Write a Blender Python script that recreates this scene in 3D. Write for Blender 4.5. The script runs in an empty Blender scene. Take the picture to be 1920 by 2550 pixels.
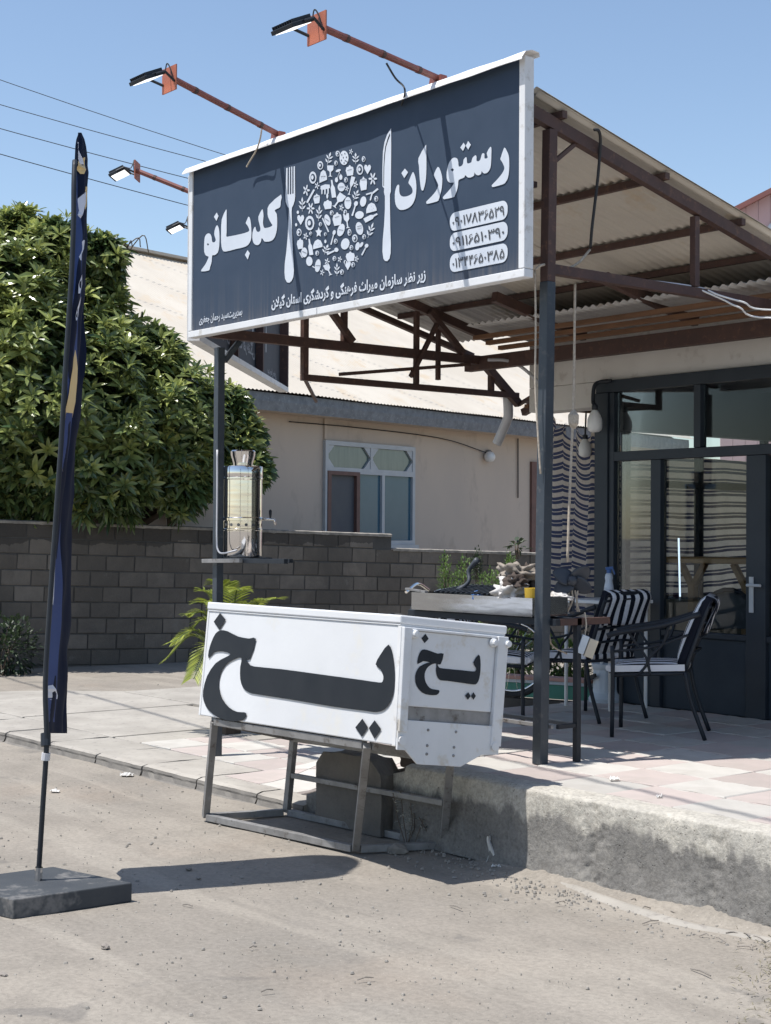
import bpy, bmesh, math, random
import numpy as np
from mathutils import Vector, Matrix, noise, Quaternion
random.seed(7); np.random.seed(7)
R = math.radians
SC = bpy.context.scene
COL = SC.collection

# ---------------------------------------------------------------- camera
FOC, CX, CY, CAMH = 3800.0, 960.0, 1275.0, 1.75          # focal length in pixels of a 1920 px wide frame
TH, PITCH, ROLL = R(38.9), 0.0150, 0.006
fh = Vector((-math.cos(TH), math.sin(TH), 0)); rh = Vector((math.sin(TH), math.cos(TH), 0)); ZZ = Vector((0, 0, 1))
cfw = math.cos(PITCH)*fh + math.sin(PITCH)*ZZ
cup0 = math.cos(PITCH)*ZZ - math.sin(PITCH)*fh
crt = math.cos(ROLL)*rh + math.sin(ROLL)*cup0
cup = math.cos(ROLL)*cup0 - math.sin(ROLL)*rh
CAM = Vector((0, 0, CAMH))
cd = bpy.data.cameras.new('camera'); cam = bpy.data.objects.new('camera', cd); COL.objects.link(cam)
cam.matrix_world = Matrix(((crt.x, cup.x, -cfw.x, CAM.x), (crt.y, cup.y, -cfw.y, CAM.y), (crt.z, cup.z, -cfw.z, CAM.z), (0, 0, 0, 1)))
cd.sensor_fit = 'HORIZONTAL'; cd.sensor_width = 36; cd.lens = 36*FOC/1920; cd.clip_start = 0.1; cd.clip_end = 3000
SC.camera = cam

# ---------------------------------------------------------------- daylight
SUN = Vector((0.12, 0.385, -1.0)).normalized()            # direction the light travels
world = bpy.data.worlds.new('World'); SC.world = world; world.use_nodes = True
wn = world.node_tree.nodes; wl = world.node_tree.links
sky = wn.new('ShaderNodeTexSky'); sky.sky_type = 'NISHITA'; sky.sun_disc = False
sky.sun_elevation = math.asin(-SUN.z); sky.sun_rotation = math.atan2(-SUN.x, -SUN.y)
sky.altitude = 0; sky.air_density = 1.0; sky.dust_density = 0.6; sky.ozone_density = 0.6
bg = wn['Background']; bg.inputs['Strength'].default_value = 0.127
wl.new(sky.outputs[0], bg.inputs['Color'])
sl = bpy.data.lights.new('sun', 'SUN'); sl.energy = 4.5; sl.angle = R(0.53); sl.color = (1, 0.965, 0.915)
so = bpy.data.objects.new('sun', sl); COL.objects.link(so); so.rotation_euler = SUN.to_track_quat('-Z', 'Y').to_euler()
so.location = (0, 0, 20)
SC.view_settings.view_transform = 'Standard'; SC.view_settings.look = 'None'
SC.view_settings.exposure = 0.44; SC.view_settings.gamma = 1; SC.view_settings.use_curve_mapping = False
try:
    SC.cycles.max_bounces = 8; SC.cycles.transparent_max_bounces = 16; SC.cycles.caustics_reflective = False; SC.cycles.caustics_refractive = False
except Exception: pass

# ---------------------------------------------------------------- measuring helpers (pixel of the photo -> point on a known plane)
def ray(x, y): return cfw + crt*((x-CX)/FOC) - cup*((y-CY)/FOC)
def PP(x, y, pt, n):
    d = ray(x, y); t = (Vector(pt)-CAM).dot(n)/d.dot(n); return CAM + d*t
def P(x, y, ax, v):
    d = ray(x, y)
    if ax == 'F': t = v/d.dot(fh)
    else:
        i = 'XYZ'.index(ax); t = (v-CAM[i])/d[i]
    return CAM + d*t
def W(r, f, z=0): return rh*r + fh*f + ZZ*z
def V(*a): return Vector(a)

# ---------------------------------------------------------------- materials
def nodes(name):
    m = bpy.data.materials.new(name); m.use_nodes = True
    nt = m.node_tree; b = nt.nodes['Principled BSDF']; return m, nt, b
def ramp(nt, src, stops):
    r = nt.nodes.new('ShaderNodeValToRGB'); e = r.color_ramp.elements
    while len(e) < len(stops): e.new(0.5)
    for k, (p, c) in enumerate(stops):
        e[k].position = p; e[k].color = (*c, 1) if len(c) == 3 else c
    nt.links.new(src, r.inputs[0]); return r.outputs[0]
def texco(nt, sc=(1, 1, 1), kind='Object'):
    t = nt.nodes.new('ShaderNodeTexCoord'); mp = nt.nodes.new('ShaderNodeMapping'); mp.inputs['Scale'].default_value = sc
    nt.links.new(t.outputs[kind], mp.inputs[0]); return mp.outputs[0]
def noi(nt, co, scale, detail=6, rough=0.6, dist=0):
    n = nt.nodes.new('ShaderNodeTexNoise'); n.inputs['Scale'].default_value = scale; n.inputs['Detail'].default_value = detail
    n.inputs['Roughness'].default_value = rough; n.inputs['Distortion'].default_value = dist
    nt.links.new(co, n.inputs['Vector']); return n.outputs['Fac']
def mixc(nt, fac, a, b, mode='MIX'):
    m = nt.nodes.new('ShaderNodeMix'); m.data_type = 'RGBA'; m.blend_type = mode
    for sock, v in ((m.inputs[0], fac), (m.inputs[6], a), (m.inputs[7], b)):
        if hasattr(v, 'is_output'): nt.links.new(v, sock)
        elif isinstance(v, (int, float)): sock.default_value = v
        else: sock.default_value = (*v, 1)
    return m.outputs[2]
def math_(nt, op, a, b=0.0):
    m = nt.nodes.new('ShaderNodeMath'); m.operation = op
    for sock, v in ((m.inputs[0], a), (m.inputs[1], b)):
        if hasattr(v, 'is_output'): nt.links.new(v, sock)
        else: sock.default_value = v
    return m.outputs[0]
def bump(nt, b, h, strength=0.3, dist=0.01):
    n = nt.nodes.new('ShaderNodeBump'); n.inputs['Strength'].default_value = strength; n.inputs['Distance'].default_value = dist
    nt.links.new(h, n.inputs['Height']); nt.links.new(n.outputs[0], b.inputs['Normal'])
def mat(name, c1, c2=None, scale=6, rough=0.6, metal=0.0, bscale=0, bstr=0.2, bdist=0.005, spec=None, stretch=(1, 1, 1), lo=0.35, hi=0.65, c3=None, s3=40, island=0.0):
    m, nt, b = nodes(name); co = texco(nt, stretch)
    c2 = c2 or tuple(v*0.82 for v in c1)
    n = noi(nt, co, scale)
    col = ramp(nt, n, [(lo, c1), (hi, c2)])
    if c3:
        n3 = noi(nt, co, s3, 4, 0.7); f3 = ramp(nt, n3, [(0.56, (0, 0, 0)), (0.68, (1, 1, 1))]); col = mixc(nt, f3, col, c3)
    if island:
        g = nt.nodes.new('ShaderNodeObjectInfo'); v = nt.nodes.new('ShaderNodeHueSaturation')
        mr = math_(nt, 'MULTIPLY_ADD', g.outputs['Random'], island); mr.node.inputs[2].default_value = 1-island/2
        nt.links.new(mr, v.inputs['Value']); nt.links.new(col, v.inputs['Color']); col = v.outputs[0]
    nt.links.new(col, b.inputs['Base Color']); b.inputs['Roughness'].default_value = rough; b.inputs['Metallic'].default_value = metal
    if spec is not None: b.inputs['Specular IOR Level'].default_value = spec
    if bscale: bump(nt, b, noi(nt, co, bscale, 8, 0.65), bstr, bdist)
    return m
M = {}
M['dirt'] = None
def make_dirt():
    m, nt, b = nodes('dusty_ground'); co = texco(nt)
    big = noi(nt, co, 0.45, 5, 0.6, 0.4); mid = noi(nt, co, 2.3, 8, 0.7); fine = noi(nt, co, 38, 6, 0.75)
    c = ramp(nt, big, [(0.3, (0.305, 0.273, 0.232)), (0.5, (0.268, 0.241, 0.207)), (0.7, (0.222, 0.203, 0.178))])
    c = mixc(nt, ramp(nt, mid, [(0.42, (0, 0, 0)), (0.66, (0.75, 0.75, 0.75))]), c, (0.21, 0.19, 0.163))
    tr = noi(nt, texco(nt, (0.35, 2.6, 1)), 1.1, 5, 0.55, 0.5); c = mixc(nt, ramp(nt, tr, [(0.5, (0, 0, 0)), (0.62, (0.6, 0.6, 0.6))]), c, (0.32, 0.29, 0.248))
    st = noi(nt, co, 1.7, 3, 0.5, 1.2); c = mixc(nt, ramp(nt, st, [(0.66, (0, 0, 0)), (0.72, (0.55, 0.55, 0.55))]), c, (0.155, 0.145, 0.133))
    warm = noi(nt, co, 0.9, 3); c = mixc(nt, ramp(nt, warm, [(0.55, (0, 0, 0)), (0.75, (0.25, 0.25, 0.25))]), c, (0.33, 0.26, 0.20))
    f = ramp(nt, fine, [(0.36, (0.82, 0.82, 0.82)), (0.55, (1, 1, 1)), (0.74, (1.10, 1.09, 1.08))]); c = mixc(nt, 1.0, c, f, 'MULTIPLY'); sp = noi(nt, co, 130, 2, 0.5); c = mixc(nt, ramp(nt, sp, [(0.66, (0, 0, 0)), (0.72, (0.6, 0.6, 0.6))]), c, (0.12, 0.11, 0.10)); sp2 = noi(nt, co, 95, 2, 0.5); c = mixc(nt, ramp(nt, sp2, [(0.68, (0, 0, 0)), (0.73, (0.5, 0.5, 0.5))]), c, (0.42, 0.39, 0.34))
    nt.links.new(c, b.inputs['Base Color']); b.inputs['Roughness'].default_value = 0.93; b.inputs['Specular IOR Level'].default_value = 0.2
    h = math_(nt, 'ADD', math_(nt, 'MULTIPLY', mid, 0.6), math_(nt, 'MULTIPLY', fine, 0.35)); bump(nt, b, h, 0.45, 0.010)
    return m
M['dirt'] = make_dirt()
M['slab'] = mat('pale_concrete', (0.37, 0.345, 0.305), (0.29, 0.268, 0.236), 2.2, 0.9, bscale=60, bstr=0.35, c3=(0.24, 0.22, 0.2), s3=14, island=0.12)
def make_wallconc():
    m, nt, b = nodes('rough_cement'); co = texco(nt)
    s = nt.nodes.new('ShaderNodeSeparateXYZ'); nt.links.new(co, s.inputs[0])
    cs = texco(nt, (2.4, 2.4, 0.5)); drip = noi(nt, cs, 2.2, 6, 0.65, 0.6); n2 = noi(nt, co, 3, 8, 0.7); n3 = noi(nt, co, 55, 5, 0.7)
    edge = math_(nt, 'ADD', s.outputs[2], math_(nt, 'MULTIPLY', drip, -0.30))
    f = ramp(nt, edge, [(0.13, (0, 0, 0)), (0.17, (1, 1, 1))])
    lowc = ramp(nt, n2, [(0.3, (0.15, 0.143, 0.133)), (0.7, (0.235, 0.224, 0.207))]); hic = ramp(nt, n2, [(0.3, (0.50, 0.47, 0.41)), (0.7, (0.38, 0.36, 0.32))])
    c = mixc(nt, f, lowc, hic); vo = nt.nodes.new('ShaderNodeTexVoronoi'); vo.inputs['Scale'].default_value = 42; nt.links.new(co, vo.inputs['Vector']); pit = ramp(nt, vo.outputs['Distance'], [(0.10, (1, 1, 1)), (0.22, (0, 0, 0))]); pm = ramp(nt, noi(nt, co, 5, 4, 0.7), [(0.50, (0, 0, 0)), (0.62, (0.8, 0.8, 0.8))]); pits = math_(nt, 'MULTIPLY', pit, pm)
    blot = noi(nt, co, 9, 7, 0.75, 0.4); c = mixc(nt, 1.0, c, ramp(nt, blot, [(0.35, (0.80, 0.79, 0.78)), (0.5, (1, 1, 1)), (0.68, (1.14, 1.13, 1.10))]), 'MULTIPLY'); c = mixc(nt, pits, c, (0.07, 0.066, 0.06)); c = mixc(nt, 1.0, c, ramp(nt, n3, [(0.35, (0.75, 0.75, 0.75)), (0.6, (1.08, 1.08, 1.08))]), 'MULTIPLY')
    nt.links.new(c, b.inputs['Base Color']); b.inputs['Roughness'].default_value = 0.92
    bump(nt, b, math_(nt, 'SUBTRACT', math_(nt, 'ADD', math_(nt, 'MULTIPLY', n3, 0.5), math_(nt, 'MULTIPLY', blot, 1.6)), math_(nt, 'MULTIPLY', pits, 1.5)), 0.6, 0.012); return m
M['cement'] = make_wallconc()
def make_tile(name, a, b2):
    m, nt, b = nodes(name); co = texco(nt)
    n = noi(nt, co, 7, 5, 0.65); c = ramp(nt, n, [(0.3, a), (0.7, b2)])
    g = nt.nodes.new('ShaderNodeObjectInfo')
    v = nt.nodes.new('ShaderNodeHueSaturation'); mr = math_(nt, 'MULTIPLY_ADD', g.outputs['Random'], 0.22); mr.node.inputs[2].default_value = 0.88
    nt.links.new(mr, v.inputs['Value']); nt.links.new(c, v.inputs['Color'])
    d = noi(nt, co, 2.1, 4); c = mixc(nt, ramp(nt, d, [(0.5, (0, 0, 0)), (0.75, (0.55, 0.55, 0.55))]), v.outputs[0], (0.34, 0.31, 0.275))
    nt.links.new(c, b.inputs['Base Color']); b.inputs['Roughness'].default_value = 0.8; bump(nt, b, noi(nt, co, 70, 4), 0.2, 0.004); return m
M['tile_white'] = make_tile('white_cement_tile', (0.49, 0.468, 0.43), (0.43, 0.41, 0.375))
M['tile_pink'] = make_tile('pink_cement_tile', (0.45, 0.385, 0.355), (0.405, 0.35, 0.325))
def make_block():
    m, nt, b = nodes('weathered_cement_block'); co = texco(nt); g = nt.nodes.new('ShaderNodeNewGeometry'); pos = g.outputs['Position']; oi = nt.nodes.new('ShaderNodeObjectInfo')
    c = ramp(nt, noi(nt, co, 4, 6, 0.7), [(0.3, (0.175, 0.152, 0.128)), (0.7, (0.128, 0.113, 0.097))])
    hs = nt.nodes.new('ShaderNodeHueSaturation'); v = math_(nt, 'MULTIPLY_ADD', oi.outputs['Random'], 0.5); v.node.inputs[2].default_value = 0.74; nt.links.new(v, hs.inputs['Value']); nt.links.new(c, hs.inputs['Color']); c = hs.outputs[0]
    big = noi(nt, pos, 0.8, 6, 0.65, 0.6); c = mixc(nt, ramp(nt, big, [(0.42, (0, 0, 0)), (0.62, (0.7, 0.7, 0.7))]), c, (0.095, 0.086, 0.076))
    eff = noi(nt, pos, 2.7, 6, 0.75, 0.3); c = mixc(nt, ramp(nt, eff, [(0.60, (0, 0, 0)), (0.74, (0.6, 0.6, 0.6))]), c, (0.22, 0.205, 0.185))
    s = nt.nodes.new('ShaderNodeSeparateXYZ'); nt.links.new(pos, s.inputs[0]); top = math_(nt, 'ADD', s.outputs[2], math_(nt, 'MULTIPLY', big, 0.5)); c = mixc(nt, ramp(nt, top, [(0.0, (0, 0, 0)), (1.0, (0, 0, 0))]) if False else math_(nt, 'MULTIPLY', math_(nt, 'GREATER_THAN', top, 1.86), 0.6), c, (0.04, 0.038, 0.036))
    nt.links.new(c, b.inputs['Base Color']); b.inputs['Roughness'].default_value = 0.95; b.inputs['Specular IOR Level'].default_value = 0.127
    bump(nt, b, math_(nt, 'ADD', noi(nt, co, 45, 8, 0.7), noi(nt, co, 12, 4, 0.7)), 0.6, 0.01); return m
M['block'] = make_block()
M['mortar'] = mat('dark_mortar', (0.085, 0.08, 0.073), (0.06, 0.057, 0.053), 5, 0.95, bscale=40, bstr=0.4)
M['coping'] = mat('weathered_coping_mortar', (0.33, 0.30, 0.26), (0.16, 0.15, 0.135), 6, 0.95, bscale=30, bstr=0.6)
M['plaster'] = mat('cream_plaster', (0.545, 0.455, 0.375), (0.49, 0.415, 0.35), 0.7, 0.9, bscale=25, bstr=0.2, c3=(0.42, 0.35, 0.29), s3=1.3, stretch=(1, 1, 0.55))
M['soffit'] = mat('white_plaster', (0.62, 0.60, 0.57), (0.55, 0.53, 0.50), 1.5, 0.85, c3=(0.48, 0.45, 0.42), s3=5)
M['house_roof'] = mat('weathered_cream_roof_sheet', (0.54, 0.495, 0.425), (0.47, 0.425, 0.36), 0.9, 0.75, c3=(0.50, 0.42, 0.32), s3=1.6)
M['fascia'] = mat('galvanised_gutter_sheet', (0.19, 0.205, 0.225), (0.13, 0.14, 0.155), 9, 0.55, metal=0.35, c3=(0.26, 0.27, 0.28), s3=25)
M['roof_sheet'] = mat('old_corrugated_roof_sheet', (0.62, 0.575, 0.50), (0.55, 0.505, 0.44), 1.3, 0.7, c3=(0.54, 0.45, 0.34), s3=2.0)
M['roof_sheet_grey'] = mat('grey_corrugated_roof_sheet', (0.50, 0.49, 0.475), (0.43, 0.42, 0.41), 1.6, 0.6, c3=(0.30, 0.26, 0.22), s3=3)
M['brown'] = mat('brown_primer_steel', (0.085, 0.045, 0.036), (0.06, 0.033, 0.028), 7, 0.65, c3=(0.13, 0.068, 0.045), s3=18)
M['redarm'] = mat('red_brown_painted_tube', (0.24, 0.075, 0.055), (0.17, 0.055, 0.045), 9, 0.5)
M['redplate'] = mat('red_oxide_plate', (0.43, 0.135, 0.075), (0.36, 0.11, 0.065), 6, 0.6)
M['black'] = mat('black_painted_steel', (0.016, 0.020, 0.027), (0.022, 0.027, 0.034), 8, 0.5, spec=0.3)
M['postblack'] = mat('dark_blue_black_paint', (0.03, 0.04, 0.052), (0.042, 0.052, 0.064), 4, 0.5, c3=(0.07, 0.075, 0.08), s3=20)
M['frame_black'] = mat('dark_aluminium_frame', (0.020, 0.028, 0.038), (0.027, 0.035, 0.046), 3, 0.45, spec=0.3)
M['panel_dark'] = mat('dark_painted_panel', (0.026, 0.036, 0.048), (0.036, 0.047, 0.06), 2.5, 0.6, spec=0.25)
M['timber'] = mat('old_eave_batten_timber', (0.20, 0.10, 0.05), (0.13, 0.068, 0.036), 5, 0.8, stretch=(0.6, 6, 6))
def make_flex():
    m, nt, b = nodes('navy_black_flex_sheet'); co = texco(nt)
    s = nt.nodes.new('ShaderNodeSeparateXYZ'); nt.links.new(co, s.inputs[0])
    st = texco(nt, (14, 1, 0.5)); drip = noi(nt, st, 2.0, 4); n = noi(nt, co, 5, 6)
    low = ramp(nt, s.outputs[2], [(0.0, (1, 1, 1)), (0.16, (0.25, 0.25, 0.25)), (0.45, (0, 0, 0))])
    f = math_(nt, 'MULTIPLY', low, ramp(nt, drip, [(0.4, (0.1, 0.1, 0.1)), (0.75, (0.85, 0.85, 0.85))]))
    c = ramp(nt, n, [(0.3, (0.038, 0.058, 0.092)), (0.7, (0.046, 0.067, 0.103))])
    c = mixc(nt, f, c, (0.17, 0.16, 0.155)); nt.links.new(c, b.inputs['Base Color']); b.inputs['Roughness'].default_value = 0.75; b.inputs['Specular IOR Level'].default_value = 0.18
    bump(nt, b, noi(nt, co, 3, 2), 0.08, 0.02); return m
M['flex'] = make_flex()
M['flex_back'] = mat('back_of_flex_sheet', (0.075, 0.078, 0.085), (0.06, 0.062, 0.07), 3, 0.7)
M['ink'] = mat('white_print', (0.60, 0.64, 0.70), (0.54, 0.58, 0.64), 4, 0.55)
M['ink_dim'] = mat('faded_white_print', (0.42, 0.42, 0.42), (0.32, 0.32, 0.33), 12, 0.7)
M['ink_dark'] = mat('dark_print', (0.05, 0.055, 0.065), (0.065, 0.07, 0.08), 6, 0.6)
M['white'] = mat('white_painted_sheet', (0.68, 0.69, 0.705), (0.63, 0.64, 0.655), 1.4, 0.4, c3=(0.66, 0.65, 0.62), s3=3, bscale=2.2, bstr=0.12, bdist=0.03)
M['white_side'] = mat('white_powder_coat', (0.62, 0.63, 0.645), (0.56, 0.57, 0.58), 4, 0.45, c3=(0.52, 0.49, 0.44), s3=6, lo=0.45, hi=0.75)
M['signframe'] = mat('white_aluminium_profile', (0.72, 0.72, 0.72), (0.64, 0.64, 0.64), 3, 0.4, c3=(0.52, 0.50, 0.47), s3=9)
M['cap'] = mat('white_cap_sheet', (0.80, 0.79, 0.79), (0.74, 0.73, 0.72), 3, 0.5)
M['letter_black'] = mat('black_vinyl', (0.017, 0.021, 0.027), (0.023, 0.027, 0.033), 5, 0.6, spec=0.2)
M['bare_steel'] = mat('worn_grey_steel', (0.26, 0.255, 0.25), (0.18, 0.175, 0.17), 9, 0.55, metal=0.15, c3=(0.10, 0.085, 0.075), s3=14)
def make_steel(name, base, rough):
    m, nt, b = nodes(name); b.inputs['Base Color'].default_value = (*base, 1); b.inputs['Metallic'].default_value = 1; co = texco(nt, (1, 1, 6))
    nt.links.new(ramp(nt, noi(nt, co, 8, 4), [(0.3, (rough*0.6,)*3), (0.7, (rough*1.5,)*3)]), b.inputs['Roughness']); bump(nt, b, noi(nt, co, 1.5, 2), 0.08, 0.02); return m
M['chrome'] = make_steel('polished_stainless', (0.72, 0.70, 0.68), 0.09)
M['grillsteel'] = make_steel('brushed_stainless', (0.42, 0.43, 0.45), 0.14)
def make_glass(name, tint, refl=1.0):
    m = bpy.data.materials.new(name); m.use_nodes = True; nt = m.node_tree; nt.nodes.clear()
    o = nt.nodes.new('ShaderNodeOutputMaterial'); t = nt.nodes.new('ShaderNodeBsdfTransparent'); t.inputs[0].default_value = (*tint, 1)
    g = nt.nodes.new('ShaderNodeBsdfGlossy'); g.inputs['Roughness'].default_value = 0.015; fr = nt.nodes.new('ShaderNodeFresnel'); fr.inputs[0].default_value = 1.5
    mx = nt.nodes.new('ShaderNodeMixShader'); k = math_(nt, 'MULTIPLY', fr.outputs[0], refl); nt.links.new(k, mx.inputs[0])
    nt.links.new(t.outputs[0], mx.inputs[1]); nt.links.new(g.outputs[0], mx.inputs[2]); nt.links.new(mx.outputs[0], o.inputs[0]); return m
M['glass'] = make_glass('shop_window_glass', (0.84, 0.87, 0.88), 0.3)
M['house_glass'] = mat('blue_tinted_pane', (0.045, 0.115, 0.165), (0.06, 0.135, 0.19), 1.3, 0.12, spec=0.45)
M['house_glass_top'] = mat('green_tinted_pane', (0.085, 0.125, 0.125), (0.13, 0.165, 0.16), 4, 0.08, stretch=(3, 3, 0.3), spec=0.8)
M['screen'] = mat('grey_insect_screen', (0.10, 0.105, 0.11), (0.08, 0.085, 0.10), 2, 0.7)
M['alu'] = mat('pale_aluminium', (0.46, 0.48, 0.50), (0.40, 0.42, 0.44), 4, 0.4)
M['woodframe'] = mat('red_brown_wood_frame', (0.16, 0.085, 0.07), (0.12, 0.065, 0.055), 6, 0.6)
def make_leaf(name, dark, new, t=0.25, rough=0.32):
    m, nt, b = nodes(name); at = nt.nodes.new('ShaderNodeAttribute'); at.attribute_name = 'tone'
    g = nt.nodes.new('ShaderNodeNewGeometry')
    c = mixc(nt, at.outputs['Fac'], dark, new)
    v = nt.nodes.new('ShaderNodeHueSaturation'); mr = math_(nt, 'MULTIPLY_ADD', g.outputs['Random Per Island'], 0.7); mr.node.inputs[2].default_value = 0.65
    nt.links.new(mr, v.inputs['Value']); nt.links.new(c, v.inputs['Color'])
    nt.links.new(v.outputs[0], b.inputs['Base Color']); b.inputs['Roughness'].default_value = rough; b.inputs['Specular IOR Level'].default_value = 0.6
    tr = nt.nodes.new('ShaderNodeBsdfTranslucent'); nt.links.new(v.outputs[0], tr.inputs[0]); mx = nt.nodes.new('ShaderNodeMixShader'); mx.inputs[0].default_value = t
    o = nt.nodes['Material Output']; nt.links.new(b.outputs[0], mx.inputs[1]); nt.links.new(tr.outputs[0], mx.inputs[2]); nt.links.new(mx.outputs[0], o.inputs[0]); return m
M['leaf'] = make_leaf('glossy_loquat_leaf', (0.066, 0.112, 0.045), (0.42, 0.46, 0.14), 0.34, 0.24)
M['leaf_small'] = make_leaf('fresh_green_leaf', (0.05, 0.11, 0.03), (0.16, 0.25, 0.06), 0.35, 0.5)
M['leaf_dark'] = make_leaf('dark_shrub_leaf', (0.025, 0.045, 0.022), (0.045, 0.075, 0.03), 0.2, 0.5)
M['palm'] = make_leaf('yellow_green_palm_frond', (0.10, 0.15, 0.025), (0.36, 0.40, 0.06), 0.4, 0.45)
M['paleleaf'] = make_leaf('dusty_pale_leaf', (0.34, 0.34, 0.30), (0.45, 0.45, 0.40), 0.3, 0.8)
M['drygrass'] = make_leaf('dry_grass', (0.24, 0.21, 0.15), (0.20, 0.19, 0.11), 0.3, 0.8)
M['bark'] = mat('grey_brown_bark', (0.13, 0.10, 0.075), (0.08, 0.06, 0.045), 8, 0.9, bscale=20, bstr=0.6, stretch=(1, 1, 0.3))
M['stone'] = mat('broken_concrete_lump', (0.27, 0.24, 0.21), (0.19, 0.17, 0.15), 5, 0.93, bscale=22, bstr=0.7, bdist=0.015, island=0.2)
M['kerb_face'] = mat('shade_painted_kerb_face', (0.20, 0.185, 0.165), (0.14, 0.13, 0.118), 7, 0.95, bscale=40, bstr=0.6)  # darker than the slab top: shade of the kerb front painted in
M['stone_dark'] = mat('dark_broken_concrete', (0.15, 0.135, 0.118), (0.105, 0.095, 0.085), 4, 0.95, bscale=26, bstr=0.7, bdist=0.012)
M['pebble'] = mat('dusty_pebbles', (0.31, 0.285, 0.25), (0.21, 0.195, 0.175), 3, 0.9)
M['rubber'] = mat('black_rubber', (0.02, 0.02, 0.021), (0.028, 0.028, 0.028), 8, 0.75)
M['flag'] = mat('glossy_navy_black_polyester', (0.006, 0.011, 0.030), (0.009, 0.015, 0.038), 2.5, 0.6, spec=0.06, bscale=4, bstr=0.15, bdist=0.02, stretch=(1, 1, 0.3))
M['gold'] = mat('gold_print_and_glint', (0.78, 0.56, 0.24), (0.72, 0.50, 0.20), 3, 0.45)
M['flagwhite'] = mat('white_flag_print_and_glint', (0.72, 0.74, 0.82), (0.66, 0.68, 0.78), 3, 0.4)
M['base'] = mat('dark_grey_base_slab', (0.036, 0.041, 0.048), (0.05, 0.055, 0.06), 4, 0.7, bscale=60, bstr=0.3, c3=(0.15, 0.145, 0.14), s3=5)
def make_stripe(name, bgc, st, period, bands, axis=2, trans=0.0, wob=0.0):
    m, nt, b = nodes(name); co = texco(nt); s = nt.nodes.new('ShaderNodeSeparateXYZ'); nt.links.new(co, s.inputs[0])
    if axis == 'cloth': at = nt.nodes.new('ShaderNodeAttribute'); at.attribute_name = 'tone'; h = at.outputs['Fac']
    else: h = s.outputs[axis]
    if wob: h = math_(nt, 'ADD', h, math_(nt, 'MULTIPLY', noi(nt, co, 1.3, 2), wob))
    f = math_(nt, 'FRACT', math_(nt, 'DIVIDE', h, period)); tot = None
    for lo, hi in bands:
        q = math_(nt, 'MULTIPLY', math_(nt, 'GREATER_THAN', f, lo), math_(nt, 'LESS_THAN', f, hi)); tot = q if tot is None else math_(nt, 'ADD', tot, q)
    n = noi(nt, co, 60, 3); base = mixc(nt, 1.0, bgc, ramp(nt, n, [(0.3, (0.85, 0.85, 0.85)), (0.7, (1.05, 1.05, 1.05))]), 'MULTIPLY')
    c = mixc(nt, tot, base, st); nt.links.new(c, b.inputs['Base Color']); b.inputs['Roughness'].default_value = 0.9; b.inputs['Specular IOR Level'].default_value = 0.127
    if trans:
        tr = nt.nodes.new('ShaderNodeBsdfTranslucent'); nt.links.new(c, tr.inputs[0]); mx = nt.nodes.new('ShaderNodeMixShader'); mx.inputs[0].default_value = trans
        o = nt.nodes['Material Output']; nt.links.new(b.outputs[0], mx.inputs[1]); nt.links.new(tr.outputs[0], mx.inputs[2]); nt.links.new(mx.outputs[0], o.inputs[0])
    return m
M['curtain'] = make_stripe('striped_woven_cotton', (0.68, 0.62, 0.55), (0.075, 0.09, 0.165), 0.105, ((0.0, 0.27), (0.35, 0.60)), 'cloth', 0.5, 0.02)
M['inner_curtain'] = make_stripe('striped_blind_cloth', (0.74, 0.68, 0.57), (0.05, 0.055, 0.085), 0.098, ((0.0, 0.24), (0.34, 0.52)), 'cloth', 0.75, 0.03)
M['flagblue'] = mat('dark_blue_print', (0.014, 0.045, 0.17), (0.02, 0.055, 0.20), 3, 0.5, spec=0.1)
M['cushion'] = make_stripe('black_white_striped_cotton', (0.80, 0.80, 0.82), (0.012, 0.014, 0.022), 0.085, ((0.0, 0.5),), 1)
M['piping'] = mat('white_cushion_edge', (0.72, 0.72, 0.72), (0.66, 0.66, 0.67), 9, 0.8)
M['plastic_white'] = mat('white_plastic', (0.74, 0.74, 0.73), (0.68, 0.68, 0.67), 4, 0.4)
M['pipe'] = mat('pale_grey_pvc', (0.56, 0.56, 0.58), (0.48, 0.48, 0.50), 4, 0.45)
M['pedestal'] = mat('pale_blue_white_plastic', (0.55, 0.60, 0.64), (0.47, 0.52, 0.56), 4, 0.6)
M['rope'] = mat('pale_twisted_rope', (0.50, 0.44, 0.36), (0.34, 0.29, 0.23), 60, 0.9)
M['cable'] = mat('black_cable', (0.02, 0.02, 0.022), None, 4, 0.6)
M['pink'] = mat('pink_painted_concrete', (0.52, 0.30, 0.25), (0.46, 0.27, 0.23), 5, 0.8)
M['green'] = mat('green_painted_concrete', (0.05, 0.20, 0.15), (0.07, 0.24, 0.18), 5, 0.7)
M['yellow'] = mat('yellow_plastic', (0.55, 0.36, 0.03), (0.48, 0.31, 0.03), 5, 0.5)
M['rag'] = mat('grey_beige_rag', (0.30, 0.26, 0.22), (0.20, 0.175, 0.15), 9, 0.95, bscale=60, bstr=0.4)
M['rag_dark'] = mat('dark_brown_rag', (0.075, 0.055, 0.045), (0.05, 0.04, 0.035), 9, 0.95)
M['rag_white'] = mat('white_rag', (0.60, 0.58, 0.56), (0.50, 0.48, 0.46), 9, 0.95)
M['blue'] = mat('blue_plastic', (0.03, 0.10, 0.30), (0.04, 0.13, 0.36), 5, 0.4)
M['fan'] = mat('dusty_black_plastic', (0.035, 0.042, 0.055), (0.05, 0.056, 0.068), 5, 0.5)
M['bottle_clear'] = mat('milky_plastic', (0.55, 0.60, 0.68), (0.50, 0.55, 0.63), 4, 0.3)
M['bottle_pink'] = mat('pink_liquid', (0.62, 0.10, 0.38), (0.55, 0.08, 0.33), 4, 0.3)
M['paper'] = mat('crumpled_white_paper', (0.70, 0.68, 0.65), (0.60, 0.58, 0.55), 9, 0.9)
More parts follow.
